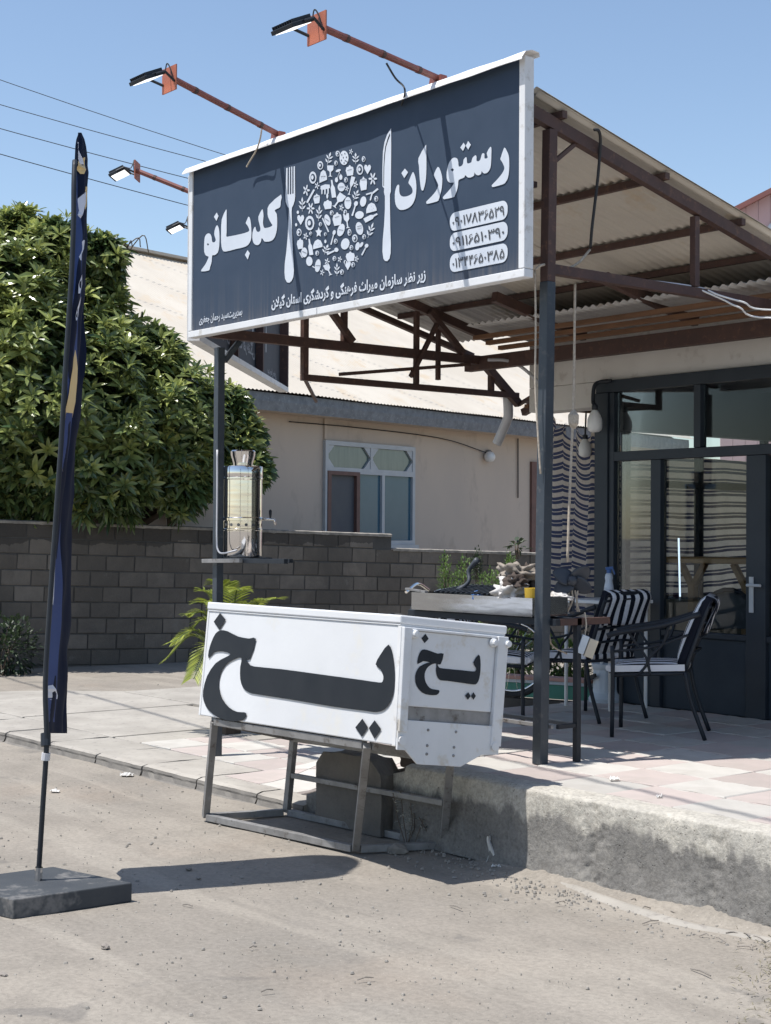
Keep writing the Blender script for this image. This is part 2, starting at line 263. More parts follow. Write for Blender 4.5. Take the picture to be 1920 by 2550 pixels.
M['beige_box'] = mat('beige_switch_box', (0.52, 0.46, 0.36), (0.46, 0.41, 0.32), 5, 0.6)
M['inner_tan'] = mat('tan_inner_plaster', (0.36, 0.30, 0.22), (0.30, 0.25, 0.18), 3, 0.9)
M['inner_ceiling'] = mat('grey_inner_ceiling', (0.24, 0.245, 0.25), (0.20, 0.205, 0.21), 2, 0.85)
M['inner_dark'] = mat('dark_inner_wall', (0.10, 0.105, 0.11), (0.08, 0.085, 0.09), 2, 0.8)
M['table_wood'] = mat('varnished_table_wood', (0.30, 0.17, 0.06), (0.24, 0.13, 0.045), 4, 0.4, stretch=(1, 6, 6))
M['navy_cloth'] = mat('navy_cloth', (0.03, 0.05, 0.10), (0.04, 0.06, 0.12), 4, 0.8)
M['red_cloth'] = mat('dark_red_cloth', (0.16, 0.03, 0.035), (0.12, 0.025, 0.03), 4, 0.8)
M['gable'] = mat('pink_white_painted_cladding', (0.62, 0.42, 0.41), (0.58, 0.39, 0.385), 2, 0.6)
M['gable_edge'] = mat('dark_red_verge', (0.30, 0.12, 0.10), (0.24, 0.10, 0.085), 3, 0.6)
def make_lens():
    m, nt, b = nodes('lit_floodlight_lens'); b.inputs['Base Color'].default_value = (0.8, 0.8, 0.8, 1); b.inputs['Emission Color'].default_value = (1, 1, 1, 1); b.inputs['Emission Strength'].default_value = 1.1
    co = texco(nt); b.inputs['Roughness'].default_value = 0.3; return m
M['lens'] = make_lens()
def make_gapglow():
    m, nt, b = nodes('painted_gap_glow'); b.inputs['Emission Color'].default_value = (0.72, 0.86, 1, 1); b.inputs['Emission Strength'].default_value = 1.2; return m  # emission paints a sunlit gap, no lamp stands there
M['gapglow'] = make_gapglow()

# ---------------------------------------------------------------- mesh builder
ORG = {}
class MB:
    def __init__(s): s.v = []; s.f = []; s.tone = []
    def add(s, vs, fs):
        n = len(s.v); s.v += [Vector(v) for v in vs]; s.f += [tuple(i+n for i in f) for f in fs]; return s
    def hexa(s, c):   # 8 corners: bottom loop 0-3, top loop 4-7
        return s.add(c, [(0, 3, 2, 1), (4, 5, 6, 7), (0, 1, 5, 4), (1, 2, 6, 5), (2, 3, 7, 6), (3, 0, 4, 7)])
    def box(s, lo, hi):
        x0, y0, z0 = lo; x1, y1, z1 = hi
        return s.hexa([(x0, y0, z0), (x1, y0, z0), (x1, y1, z0), (x0, y1, z0), (x0, y0, z1), (x1, y0, z1), (x1, y1, z1), (x0, y1, z1)])
    def bar(s, p, q, w=0.04, h=None, up=ZZ):
        p, q = Vector(p), Vector(q); h = h or w; d = (q-p).normalized()
        a = d.cross(up)
        if a.length < 1e-3: a = d.cross(Vector((0, 1, 0)))
        a.normalize(); b = a.cross(d).normalized(); a = a*w/2; b = b*h/2
        return s.hexa([p-a-b, p+a-b, q+a-b, q-a-b, p-a+b, p+a+b, q+a+b, q-a+b])
    def tube(s, pts, r=0.01, n=6, closed=False, cap=True):
        pts = [Vector(p) for p in pts]; N = len(pts); rr = r if isinstance(r, (list, tuple)) else [r]*N; base = len(s.v); prev = None
        for i, p in enumerate(pts):
            if closed: d = pts[(i+1) % N]-pts[i-1]
            else: d = pts[min(i+1, N-1)]-pts[max(i-1, 0)]
            if d.length < 1e-9: d = Vector((0, 0, 1))
            d.normalize()
            if prev is None:
                a = d.cross(ZZ)
                if a.length < 0.05: a = d.cross(Vector((0, 1, 0)))
            else: a = prev - d*prev.dot(d)
            a.normalize(); prev = a; b = d.cross(a)
            for k in range(n):
                t = 2*math.pi*k/n; s.v.append(p + (a*math.cos(t)+b*math.sin(t))*rr[i])
        M2 = N if closed else N-1
        for i in range(M2):
            j = (i+1) % N
            for k in range(n): s.f.append((base+i*n+k, base+i*n+(k+1) % n, base+j*n+(k+1) % n, base+j*n+k))
        if cap and not closed:
            s.f.append(tuple(base+k for k in range(n))[::-1]); s.f.append(tuple(base+(N-1)*n+k for k in range(n)))
        return s
    def lathe(s, prof, c, n=20, ax=ZZ):
        ax = Vector(ax).normalized(); a = ax.orthogonal().normalized(); b = ax.cross(a); base = len(s.v); c = Vector(c)
        for r, z in prof:
            for k in range(n):
                t = 2*math.pi*k/n; s.v.append(c + ax*z + (a*math.cos(t)+b*math.sin(t))*r)
        for i in range(len(prof)-1):
            for k in range(n): s.f.append((base+i*n+k, base+i*n+(k+1) % n, base+(i+1)*n+(k+1) % n, base+(i+1)*n+k))
        s.f.append(tuple(base+k for k in range(n))[::-1]); m = base+(len(prof)-1)*n; s.f.append(tuple(m+k for k in range(n))); return s
    def flat(s, loops):   # planar polygons: list of loops in 3-D, later loops are holes or separate islands
        bm = bmesh.new(); ed = []
        for lp in loops:
            vs = [bm.verts.new(p) for p in lp]
            for i in range(len(vs)):
                try: ed.append(bm.edges.new((vs[i], vs[(i+1) % len(vs)])))
                except ValueError: pass
        bmesh.ops.triangle_fill(bm, edges=ed, use_beauty=True)
        bm.verts.index_update(); n = len(s.v); s.v += [v.co.copy() for v in bm.verts]; s.f += [tuple(v.index+n for v in f.verts) for f in bm.faces]; bm.free(); return s
    def slab(s, loop, off):   # convex-ish polygon extruded by a vector
        n = len(loop); off = Vector(off); a = [Vector(p) for p in loop]
        return s.add(a+[p+off for p in a], [tuple(range(n))[::-1], tuple(range(n, 2*n))]+[(i, (i+1) % n, n+(i+1) % n, n+i) for i in range(n)])
    def sheet(s, fn, nu, nv, th=0.0, nrm=None):
        base = len(s.v)
        for i in range(nu+1):
            for j in range(nv+1): s.v.append(Vector(fn(i/nu, j/nv)))
        q = lambda i, j: base+i*(nv+1)+j
        for i in range(nu):
            for j in range(nv): s.f.append((q(i, j), q(i+1, j), q(i+1, j+1), q(i, j+1)))
        return s
    def mesh(s, name, org=Vector((0, 0, 0))):
        me = bpy.data.meshes.new(name); me.from_pydata([tuple(v-org) for v in s.v], [], s.f)
        if s.tone:
            at = me.attributes.new('tone', 'FLOAT', 'POINT'); at.data.foreach_set('value', np.array(s.tone, dtype=np.float32))
        return me
    def build(s, name, m, parent=None, label=None, cat=None, group=None, kind=None, bev=0, smooth=False, org=None, fix=True):
        o0 = ORG.get(parent.name, Vector((0, 0, 0))) if parent else (Vector(org) if org is not None else Vector((0, 0, 0)))
        me = s.mesh(name, o0)
        if fix:
            bm = bmesh.new(); bm.from_mesh(me); bmesh.ops.recalc_face_normals(bm, faces=bm.faces); bm.to_mesh(me); bm.free()
        o = bpy.data.objects.new(name, me); COL.objects.link(o); me.materials.append(M[m] if isinstance(m, str) else m)
        if parent: o.parent = parent
        else: o.location = o0
        ORG[o.name] = o0
        tag(o, label, cat, group, kind)
        if bev:
            b = o.modifiers.new('bevel', 'BEVEL'); b.width = bev; b.segments = 2; b.limit_method = 'ANGLE'; b.angle_limit = R(35)
        if smooth: me.polygons.foreach_set('use_smooth', [True]*len(me.polygons))
        return o
def tag(o, label=None, cat=None, group=None, kind=None):
    if label: o['label'] = label
    if cat: o['category'] = cat
    if group: o['group'] = group
    if kind: o['kind'] = kind
def thing(name, loc, label, cat, group=None, kind=None):
    o = bpy.data.objects.new(name, None); COL.objects.link(o); o.location = loc; o.empty_display_size = 0.1; ORG[o.name] = Vector(loc); tag(o, label, cat, group, kind); return o
def copy_tree(o, parent=None):
    c = o.copy(); COL.objects.link(c)
    if parent: c.parent = parent
    for ch in list(o.children): copy_tree(ch, c)
    return c
def inst(name, me, parent, loc, rot=None, scale=None):
    o = bpy.data.objects.new(name, me); COL.objects.link(o); o.parent = parent; o.location = loc
    if rot is not None: o.rotation_euler = rot
    if scale is not None: o.scale = scale
    return o
def lerp(a, b, t): return a + (b-a)*t
def smooth_loop(p, k=3):
    out = []; n = len(p)
    for i in range(n):
        a, b, c, d = (Vector(p[(i+j-1) % n]) for j in range(4))
        for q in range(k):
            t = q/k; out.append(0.5*((2*b)+(c-a)*t+(2*a-5*b+4*c-d)*t*t+(3*b-a-3*c+d)*t**3))
    return out
def spline(p, k=6):
    p = [Vector(q) for q in p]; p = [p[0]*2-p[1]]+p+[p[-1]*2-p[-2]]; out = []
    for i in range(1, len(p)-2):
        a, b, c, d = p[i-1:i+3]
        for q in range(k):
            t = q/k; out.append(0.5*((2*b)+(c-a)*t+(2*a-5*b+4*c-d)*t*t+(3*b-a-3*c+d)*t**3))
    out.append(p[-2]); return out
# ================================================================ GROUND
def axis_vals(lo, hi, step, far):
    a = list(np.arange(lo, hi+1e-6, step)); return [-v for v in far[::-1]]+a+list(far)
def make_ground():
    us = axis_vals(-7.0, 7.0, 0.12, (9, 13, 20, 40, 90, 250, 900)); vs = [-900, -250, -60, -10, 0, 3]+list(np.arange(4.2, 21.0, 0.12))+[22, 25, 30, 45, 90, 250, 900]
    b = MB(); nu, nv = len(us), len(vs)
    for u in us:
        for v in vs:
            z = 0.0
            if 4 < v < 21.2 and abs(u) < 7.1:
                p = Vector((u, v, 0)); z = noise.noise(p*0.55)*0.012 + noise.noise(p*2.1)*0.006 + abs(noise.noise(p*5.3))*0.005 - 0.006
            b.v.append(W(u, v, z))
    for i in range(nu-1):
        for j in range(nv-1): b.f.append((i*nv+j, (i+1)*nv+j, (i+1)*nv+j+1, i*nv+j+1))
    b.build('ground', 'dirt', kind='structure', smooth=True)
make_ground()

ZP = 0.43; YW = 5.6; ZL = 0.075
def jit(a): return random.uniform(-a, a)
def rough_block_mesh(name, lx, ly, lz, j=0.006, m='block', cut=3, seed=0):
    """a small block with worn edges and an uneven face, centred on its base"""
    bm = bmesh.new(); bmesh.ops.create_cube(bm, size=1.0)
    for v in bm.verts: v.co = Vector((v.co.x*lx, v.co.y*ly, (v.co.z+0.5)*lz))
    bmesh.ops.bevel(bm, geom=[e for e in bm.edges], offset=min(lx, ly, lz)*0.06, segments=1, affect='EDGES')
    rs = random.Random(seed)
    for v in bm.verts: v.co += Vector((rs.uniform(-j, j), rs.uniform(-j, j), rs.uniform(-j, j)))
    me = bpy.data.meshes.new(name); bm.to_mesh(me); bm.free(); me.materials.append(M[m]); return me
def lump(name, rx, ry, rz, seed, m='stone', sub=2, amp=0.35, freq=1.5):
    bm = bmesh.new(); bmesh.ops.create_icosphere(bm, subdivisions=sub, radius=1.0); o = Vector((seed*7.3, seed*3.1, seed*1.7))
    for v in bm.verts:
        k = 1+noise.noise(v.co*freq+o)*amp+noise.noise(v.co*freq*3+o)*amp*0.3; c = v.co*k
        v.co = Vector((c.x*rx, c.y*ry, max(c.z*rz, -rz*0.45)))
    me = bpy.data.meshes.new(name); bm.to_mesh(me); bm.free(); me.materials.append(M[m]); return me

# ---- pavement: low part on the left, ramp, raised terrace on the right
pv = MB(); pv.slab([(-14.4, 6.16, -0.08), (-8.02, 6.16, -0.08), (-8.02, 9.4, -0.08), (-14.2, 9.4, -0.08)], (0, 0, 0.112))
pave = pv.build('pavement', 'slab', kind='structure')
# kerb slabs of the low pavement, each one an own slab with worn front
def kerb_slab(x0, x1, y0, y1, ztop, seed):
    b = MB(); nx = max(3, int((x1-x0)/0.06)); ny = 10; rs = random.Random(seed)
    def top(u, v):
        x = lerp(x0, x1, u); y = lerp(y0, y1, v); p = Vector((x, y, seed))
        e = 0.03*abs(noise.noise(Vector((x*3, seed, 0))))+0.012*noise.noise(Vector((x*14, seed, 3))) if v == 0 else 0
        return (x, y-e*0.6+0.02*(v == 0), ztop+noise.noise(p*2.5)*0.006+noise.noise(p*9)*0.003-(0.012 if v == 0 else 0))
    b.sheet(top, nx, ny)
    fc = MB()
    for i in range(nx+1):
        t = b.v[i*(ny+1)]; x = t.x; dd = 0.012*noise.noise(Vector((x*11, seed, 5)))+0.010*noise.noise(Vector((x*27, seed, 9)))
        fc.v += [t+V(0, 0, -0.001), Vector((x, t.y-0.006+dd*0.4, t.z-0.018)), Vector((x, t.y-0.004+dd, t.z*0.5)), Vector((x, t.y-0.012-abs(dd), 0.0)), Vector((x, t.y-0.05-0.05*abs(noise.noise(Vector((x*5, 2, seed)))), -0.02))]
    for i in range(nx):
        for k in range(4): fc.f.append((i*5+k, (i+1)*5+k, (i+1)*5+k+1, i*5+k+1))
    for i in (0, nx):    # joint sides
        r = [i*(ny+1)+j for j in range(ny+1)]; lo = [len(b.v)+k for k in range(ny+1)]; b.v += [Vector((b.v[k].x, b.v[k].y, -0.05)) for k in r]
        for k in range(ny): b.f.append((r[k], r[k+1], lo[k+1], lo[k]))
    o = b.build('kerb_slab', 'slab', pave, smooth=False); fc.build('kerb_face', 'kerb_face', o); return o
xs = [-14.4, -13.6, -12.8, -12.0, -11.22, -10.42, -9.72, -8.98, -8.24, -7.72]
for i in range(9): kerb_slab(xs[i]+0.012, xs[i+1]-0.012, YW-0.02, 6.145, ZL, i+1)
# rounded end of the low pavement
rc = MB(); cx, cy, rr = -14.43, 6.75, 1.15
arc = [(cx+rr*math.cos(t)*0.75, cy+rr*math.sin(t), ) for t in np.linspace(R(270), R(140), 14)]
rc.slab([(p[0], p[1], -0.05) for p in arc]+[(-14.4, 8.3, -0.05), (-14.42, 5.6, -0.05)], (0, 0, 0.105)); rc.build('corner_slab', 'slab', pave, bev=0.012)
# tiles of the low pavement
TX, TY = 0.45, 0.41
tile_me = {}
for k in range(4):
    for nm in ('tile_white', 'tile_pink'):
        bm = bmesh.new(); bmesh.ops.create_cube(bm, size=1.0)
        for v in bm.verts: v.co = Vector((v.co.x*(TX-0.008), v.co.y*(TY-0.008), v.co.z*0.05-0.025))
        bmesh.ops.bevel(bm, geom=[e for e in bm.edges if all(v.co.z > -0.01 for v in e.verts)], offset=0.006, segments=1, affect='EDGES')
        top = max(bm.faces, key=lambda f: f.calc_center_median().z)   # shallow pressed grooves in the top
        n = 2 if k % 2 else 3
        r = bmesh.ops.subdivide_edges(bm, edges=[e for e in top.edges if abs((e.verts[0].co-e.verts[1].co).y) < 1e-4], cuts=2*n, use_grid_fill=True)
        vs = sorted({round(v.co.x, 4) for v in bm.verts if v.co.z > -1e-4})
        for v in bm.verts:
            if v.co.z > -1e-4 and round(v.co.x, 4) in vs[2::3]: v.co.z -= 0.004
        me = bpy.data.meshes.new('tile'); bm.to_mesh(me); bm.free(); me.materials.append(M[nm]); tile_me[(nm, k)] = me
def tile_kind(i, j): return 'tile_pink' if (i+j) % 2 == 0 else 'tile_white'
def lay(parent, i, j, x, y, z, rot=(0, 0, 0)):
    inst('tile', tile_me[(tile_kind(i, j), random.randrange(4))], parent, (x, y, z+jit(0.003)), (rot[0]+jit(0.006), rot[1]+jit(0.006), rot[2]+jit(0.004)))
for i in range(5, -1, -1):
    for j in range(8):
        x = -8.26-TX*i; y = 6.16+TY*(j+0.5)
        if i == 5 and j > 1: continue
        if i < 2 and j < 3: continue
        if i == 4 and j > 4: continue
        lay(pave, i, j, x, y, ZL+0.004)
# concrete slabs that replace the tiles on the far left
MB().slab([(-8.93, 7.04, 0), (-8.32, 7.04, 0), (-8.32, 7.42, 0), (-8.93, 7.42, 0)], (0, 0, ZL)).build('concrete_slab', 'slab', pave, bev=0.006)
for (x0, x1, y0, y1) in ((-14.35, -12.9, 6.17, 8.0), (-12.88, -11.22, 6.17, 7.9), (-14.35, -12.5, 8.02, 9.3), (-12.48, -11.22, 7.92, 9.3), (-11.2, -10.78, 6.17, 7.3), (-11.2, -10.36, 7.32, 8.3), (-10.76, -10.33, 6.99, 7.3), (-10.34, -9.9, 8.32, 9.35), (-11.2, -10.36, 8.32, 9.35)):
    MB().box((x0+0.008, y0+0.008, 0.0), (x1-0.008, y1-0.008, ZL-0.002+jit(0.004))).build('concrete_slab', 'slab', pave, bev=0.008)

# ---- raised terrace
tb = MB(); tb.box((-6.74, YW+0.05, -0.1), (-1.5, 6.2, ZP-0.055)); tb.box((-6.74, 6.2, -0.1), (-1.5, 9.2, ZP-0.055)); tb.box((-8.3, 7.03, -0.1), (-6.74, 9.2, ZP-0.055)); tb.box((-8.6, 9.2, -0.1), (-1.5, 14.2, ZP-0.01))
terr = tb.build('terrace', 'mortar', kind='structure')
def zr(x): return min(ZP, max(ZL, ZL+(x+8.05)*(ZP-ZL)/1.3))
def zfloor(x, y):
    t = min(1, max(0, (y-5.8)/1.22)); t = t*t*(3-2*t); return lerp(zr(x), ZL+0.012+(ZP-ZL-0.012)*min(1, max(0, (x+8.95)/0.65)), t)
n_c, n_r = 5, 3
gx = np.linspace(-8.93, -6.75, n_c+1); gy = np.linspace(5.78, 7.02, n_r+1)
rampb = MB(); rampb.sheet(lambda u, v: (lerp(-8.93, -6.75, u), lerp(5.78, 7.02, v), zfloor(lerp(-8.93, -6.75, u), lerp(5.78, 7.02, v))-0.012), 10, 8); rampb.build('ramp_base', 'mortar', terr, fix=False)
for i in range(n_c):
    for j in range(n_r):     # paving tiles laid up the slope, each cut to its own corners
        b = MB(); g = 0.005; q = 4
        def ft(u, v): x = lerp(gx[i]+g, gx[i+1]-g, u); y = lerp(gy[j]+g, gy[j+1]-g, v); return (x, y, zfloor(x, y)+0.004)
        b.sheet(ft, q, q); n0 = len(b.v); rim = [k for k in range(q+1)]+[k*(q+1)+q for k in range(1, q+1)]+[q*(q+1)+k for k in range(q-1, -1, -1)]+[k*(q+1) for k in range(q-1, 0, -1)]
        b.v += [b.v[k]-ZZ*0.03 for k in rim]; m = len(rim)
        for k in range(m): b.f.append((rim[k], rim[(k+1) % m], n0+(k+1) % m, n0+k))
        b.build('tile', tile_kind(i, j), terr)
for i in range(-4, 12):
    for j in range(-1, 7):
        x = -6.52+TX*i; y = 6.41+TY*j
        if j < 0 and x < -6.7: continue
        if x < -6.75 and y < 7.1: continue
        if x > -1.8: continue
        lay(terr, i, j, x, y, ZP)
# front wall of the terrace: poured cement, uneven and dripping
def terrace_front():
    b = MB(); x0, x1 = -6.76, -1.5; nx, nz = 420, 40
    def fn(u, v):
        x = lerp(x0, x1, u**1.0); z = v*(ZP-0.006); p = Vector((x, z, 0.0))
        d = noise.noise(Vector((x*2.2, z*3, 1)))*0.010 + noise.noise(Vector((x*9, z*9, 4)))*0.004
        hole = noise.noise(Vector((x*16, z*16, 8)))
        joint = min(abs(x+5.28), abs(x+4.55), abs(x+3.7)); rough = max(0, 1-joint/0.16)*0.9 + max(0, 0.30-z)*1.6
        if hole > 0.12: d += (hole-0.12)*0.022*min(1.0, rough)
        d += noise.noise(Vector((x*38, z*38, 2)))*0.006*min(1.2, 0.25+rough)
        d += 0.025*max(0, 1-joint/0.05)*(0.5+0.5*noise.noise(Vector((x*8, z*10, 0))))
        d += noise.noise(Vector((x*9, z*3, 12)))*0.005
        drop = noise.noise(Vector((x*1.3, 0, 3)))*0.010 if v > 0.9 else 0
        rnd = 0.012*(v**12)
        return (x, YW+d+rnd-0.03*(1-v)**3, z+drop*v)
    b.sheet(fn, nx, nz)
    tops = [b.v[i*(nz+1)+nz].copy() for i in range(nx+1)]; base = len(b.v)
    for i, t in enumerate(tops):
        for q in (0.06, 0.12, 0.19): b.v.append(Vector((t.x, YW+q+noise.noise(Vector((t.x*3, q*20, 5)))*0.012*(q > 0.1), ZP+0.002+noise.noise(Vector((t.x*2.5, q*9, 2)))*0.007)))
    for i in range(nx):
        a0, c0 = i*(nz+1)+nz, (i+1)*(nz+1)+nz; p, q = base+3*i, base+3*(i+1)
        b.f += [(a0, c0, q, p), (p, q, q+1, p+1), (p+1, q+1, q+2, p+2)]
    n = len(b.v); b.v += [Vector((x0, YW+0.02, 0)), Vector((x0, YW+0.3, 0)), Vector((x0, YW+0.3, ZP-0.01)), Vector((x0, YW+0.02, ZP-0.01))]; b.f.append((n, n+1, n+2, n+3))
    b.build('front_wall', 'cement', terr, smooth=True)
terrace_front()
# low wall beside the ramp
def low_wall():
    b = MB(); x0, x1 = -7.74, -6.765; nx, nz = 50, 10
    def fn(u, v):
        x = lerp(x0, x1, u); h = zr(x)-0.03+noise.noise(Vector((x*6, 0, 3)))*0.012; z = v*h
        return (x, YW+0.03+noise.noise(Vector((x*3, z*4, 2)))*0.014+noise.noise(Vector((x*12, z*12, 6)))*0.006, z)
    b.sheet(fn, nx, nz); base = len(b.v)
    for i in range(nx+1): t = b.v[i*(nz+1)+nz]; b.v.append(Vector((t.x, YW+0.15, t.z+0.004)))
    for i in range(nx): b.f.append((i*(nz+1)+nz, (i+1)*(nz+1)+nz, base+i+1, base+i))
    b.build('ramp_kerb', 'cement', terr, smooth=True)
low_wall()
# dirt and crumbled cement banked against the wall foot
def dirt_bank():
    b = MB(); x0, x1 = -6.1, -1.6; nx, ny = 300, 14
    def fn(u, v):
        x = lerp(x0, x1, u); wd = 0.16+0.10*noise.noise(Vector((x*1.3, 0, 7)))+0.10*u; y = YW+0.03-v*(wd+0.05); h = (0.035+0.03*noise.noise(Vector((x*2.1, 5, 1)))+0.03*u)*(1-v)**1.6*min(1, u*8+0.15)
        r = noise.noise(Vector((x*14, y*14, 3)))*0.010+abs(noise.noise(Vector((x*31, y*31, 6))))*0.010; return (x, y, h+r*(1-v*0.7)*min(1, u*8+.3)+0.004-0.018*v)
    b.sheet(fn, nx, ny); b.build('ground_bank', 'dirt', kind='structure')
dirt_bank()
# pale cracked strip of the road edge that runs along the terrace
def road_edge():
    pts = [P(1240, 2158, 'Z', 0), P(1330, 2176, 'Z', 0), P(1440, 2215, 'Z', 0), P(1560, 2258, 'Z', 0), P(1700, 2302, 'Z', 0), P(1800, 2322, 'Z', 0), P(1960, 2350, 'Z', 0)]
    sp = spline(pts, 10); b = MB(); n = len(sp)
    for i, p in enumerate(sp):
        d = (sp[min(i+1, n-1)]-sp[max(i-1, 0)]).normalized(); s = Vector((-d.y, d.x, 0)); w = 0.022*(1+0.5*noise.noise(p*3))*min(1, i/4, (n-1-i)/4+0.1)
        for q, z in ((-2.2, -0.004), (-0.6, 0.008), (0.6, 0.009), (2.2, -0.004)): b.v.append(p+s*w*q+ZZ*(z*1.6+0.002*noise.noise(p*9)))
    for i in range(n-1):
        for k in range(3): b.f.append((i*4+k, i*4+k+1, (i+1)*4+k+1, (i+1)*4+k))
    b.build('road_edge', 'slab', kind='structure', smooth=True)
road_edge()

# ================================================================ BLOCK WALL
WO = Vector((-4.93, 19.5)); WD = Vector((0.857, 0.515)); WDn = WD.normalized(); tilt = -0.026; CH = 0.2063
def BWp(t, z, d=0): return W(WO.x+WDn.x*t+WDn.y*d, WO.y+WDn.y*t-WDn.x*d, z+tilt*t)      # d towards the camera
a3 = (rh*WDn.x+fh*WDn.y); ang = math.atan2(a3.y, a3.x)
bw = thing('block_wall', BWp(0, 0), 'long grey cement block wall under the overhanging green tree', 'wall')
core = MB()
T0, T1, TS = -2.2, 10.2, 5.86
for (ta, tb_, zt) in ((T0, TS, 1.885), (TS, T1, 1.885-CH)):
    core.hexa([BWp(ta, -0.2, -0.012), BWp(tb_, -0.2, -0.012), BWp(tb_, -0.2, -0.12), BWp(ta, -0.2, -0.12), BWp(ta, zt, -0.012), BWp(tb_, zt, -0.012), BWp(tb_, zt, -0.12), BWp(ta, zt, -0.12)])
core.build('mortar_core', 'mortar', bw)
bmesh_blocks = [rough_block_mesh('block', 0.384, 0.10, 0.190, 0.0045, 'block', seed=k) for k in range(8)]
half_blocks = [rough_block_mesh('block', 0.184, 0.10, 0.190, 0.0045, 'block', seed=20+k) for k in range(3)]
nb = 0
for r in range(10):
    zb = 1.90-CH*(r+1)+0.008; t = T0+(0.2 if r % 2 else 0.0)+jit(0.05)
    while t < T1-0.2:
        L = 0.4; hb = random.random() < 0.06
        if hb: L = 0.2
        tm = t+L/2
        if not (r == 0 and t+L > TS+0.02):
            p = BWp(tm, zb, jit(0.004)-0.05)
            inst('block', random.choice(half_blocks if hb else bmesh_blocks), bw, p-ORG[bw.name], (jit(0.008), -math.atan(tilt)+jit(0.006), ang+jit(0.006))); nb += 1
        t += L
print('blocks', nb)
for (ta, tb_, zt) in ((T0, TS, 1.885), (TS+0.02, T1, 1.885-CH)):    # mortar coping with an uneven edge
    b = MB(); n = int((tb_-ta)/0.05)
    def fn(u, v):
        t = lerp(ta, tb_, u); e = noise.noise(Vector((t*6, 0, zt)))*0.5+noise.noise(Vector((t*17, 3, zt)))*0.5
        d = [0.012, 0.016, -0.02, -0.13][round(v*3)]; z = [zt-0.012-0.02*max(0, e), zt+0.022+0.008*e, zt+0.035+0.008*e, zt+0.02][round(v*3)]
        return BWp(t, z, d)
    b.sheet(fn, n, 3); b.build('coping', 'coping', bw)

# ================================================================ HOUSE BEHIND THE WALL
HO = Vector((-2.13, 22.5)); HD = Vector((0.62, 0.785)).normalized()
def H(s, z, d=0): return W(HO.x+HD.x*s+HD.y*d, HO.y+HD.y*s-HD.x*d, z)
hn = rh*HD.y-fh*HD.x; hdir = rh*HD.x+fh*HD.y
def HP(x, y, d=0): return PP(x, y, H(0, 0, d), hn)
def s_of(p): return (p-H(0, 0)).dot(hdir)
house = thing('plastered_house', H(0, 0), 'cream plastered house with pale corrugated roof behind the block wall', 'house')
za = HP(900, 1043, 0.45).z; zb_ = HP(900, 1002, 0.45).z
S0, S1 = -1.3, 13
MB().hexa([H(S0, 0, 0), H(S1, 0, 0), H(S1, 0, -0.2), H(S0, 0, -0.2), H(S0, za+0.05, 0), H(S1, za+0.05, 0), H(S1, za+0.05, -0.2), H(S0, za+0.05, -0.2)]).build('wall', 'plaster', house)
MB().hexa([H(S0, 0, -0.2), H(S0, 0, -7), H(S0-0.2, 0, -7), H(S0-0.2, 0, 0), H(S0, za, -0.2), H(S0, za, -7), H(S0-0.2, za, -7), H(S0-0.2, za, 0)]).build('wall', 'plaster', house)
MB().hexa([H(S0-.4, za, 0.43), H(S1+.3, za, 0.43), H(S1+.3, za, 0.0), H(S0-.4, za, 0.0), H(S0-.4, za+0.03, 0.43), H(S1+.3, za+0.03, 0.43), H(S1+.3, za+0.03, 0), H(S0-.4, za+0.03, 0)]).build('eave_soffit', 'plaster', house)
b = MB(); n = 320
for i in range(n+1):     # galvanised gutter face with tiny corrugation along its top edge
    s = lerp(S0-.45, S1+.35, i/n); q = 0.012*math.sin(i*1.9)
    b.v += [H(s, za-0.012, 0.44), H(s, lerp(za, zb_, 0.5), 0.455+0.006*noise.noise(Vector((s*4, 0, 0)))), H(s, zb_-0.01, 0.45)]
for i in range(n):
    for k in range(2): b.f.append((i*3+k, (i+1)*3+k, (i+1)*3+k+1, i*3+k+1))
b.build('gutter_face', 'fascia', house)
rid = HP(480, 655, -4.6); zrid = rid.z
def roof_part(sa, sb, nm):
    b = MB(); pitch = 0.085; nw = int((sb-sa)/pitch*4); rows = 6
    for i in range(nw+1):
        s = sa+(sb-sa)*i/nw; wv = 0.009*math.sin(2*math.pi*s/pitch)
        for j in range(rows+1):
            v = j/rows; d = lerp(0.52, -4.6, v); z = lerp(zb_+0.01, zrid, v)+wv+0.012*noise.noise(Vector((s*0.6, v*3, 0)))
            b.v.append(H(s, z, d))
    for i in range(nw):
        for j in range(rows): b.f.append((i*(rows+1)+j, (i+1)*(rows+1)+j, (i+1)*(rows+1)+j+1, i*(rows+1)+j+1))
    b.build('roof_sheet', 'house_roof', house, smooth=True)
k = S0-0.5
while k < S1: roof_part(k, k+2.2, k); k += 2.18
MB().bar(H(S0-.5, zrid+0.03, -4.6), H(S1, zrid+0.03, -4.6), 0.25, 0.05).build('ridge_cap', 'house_roof', house)
MB().hexa([H(S0-.4, zb_, 0.3), H(S1, zb_, 0.3), H(S1, zb_, -9.4), H(S0-.4, zb_, -9.4), H(S0-.4, zrid-.1, -4.5), H(S1, zrid-.1, -4.5), H(S1, zrid-.1, -4.7), H(S0-.4, zrid-.1, -4.7)]).build('roof_frame', 'brown', house)
MB().tube([HP(1290, 1092, 0.03), HP(1290, 1240, 0.03)], 0.012, 6).build('wall_cable', 'cable', house)
MB().tube(spline([HP(720, 1050, 0.04), HP(900, 1066, 0.03), HP(1100, 1092, 0.04), HP(1213, 1128, 0.05)], 6), 0.009, 5).build('wall_cable', 'cable', house)
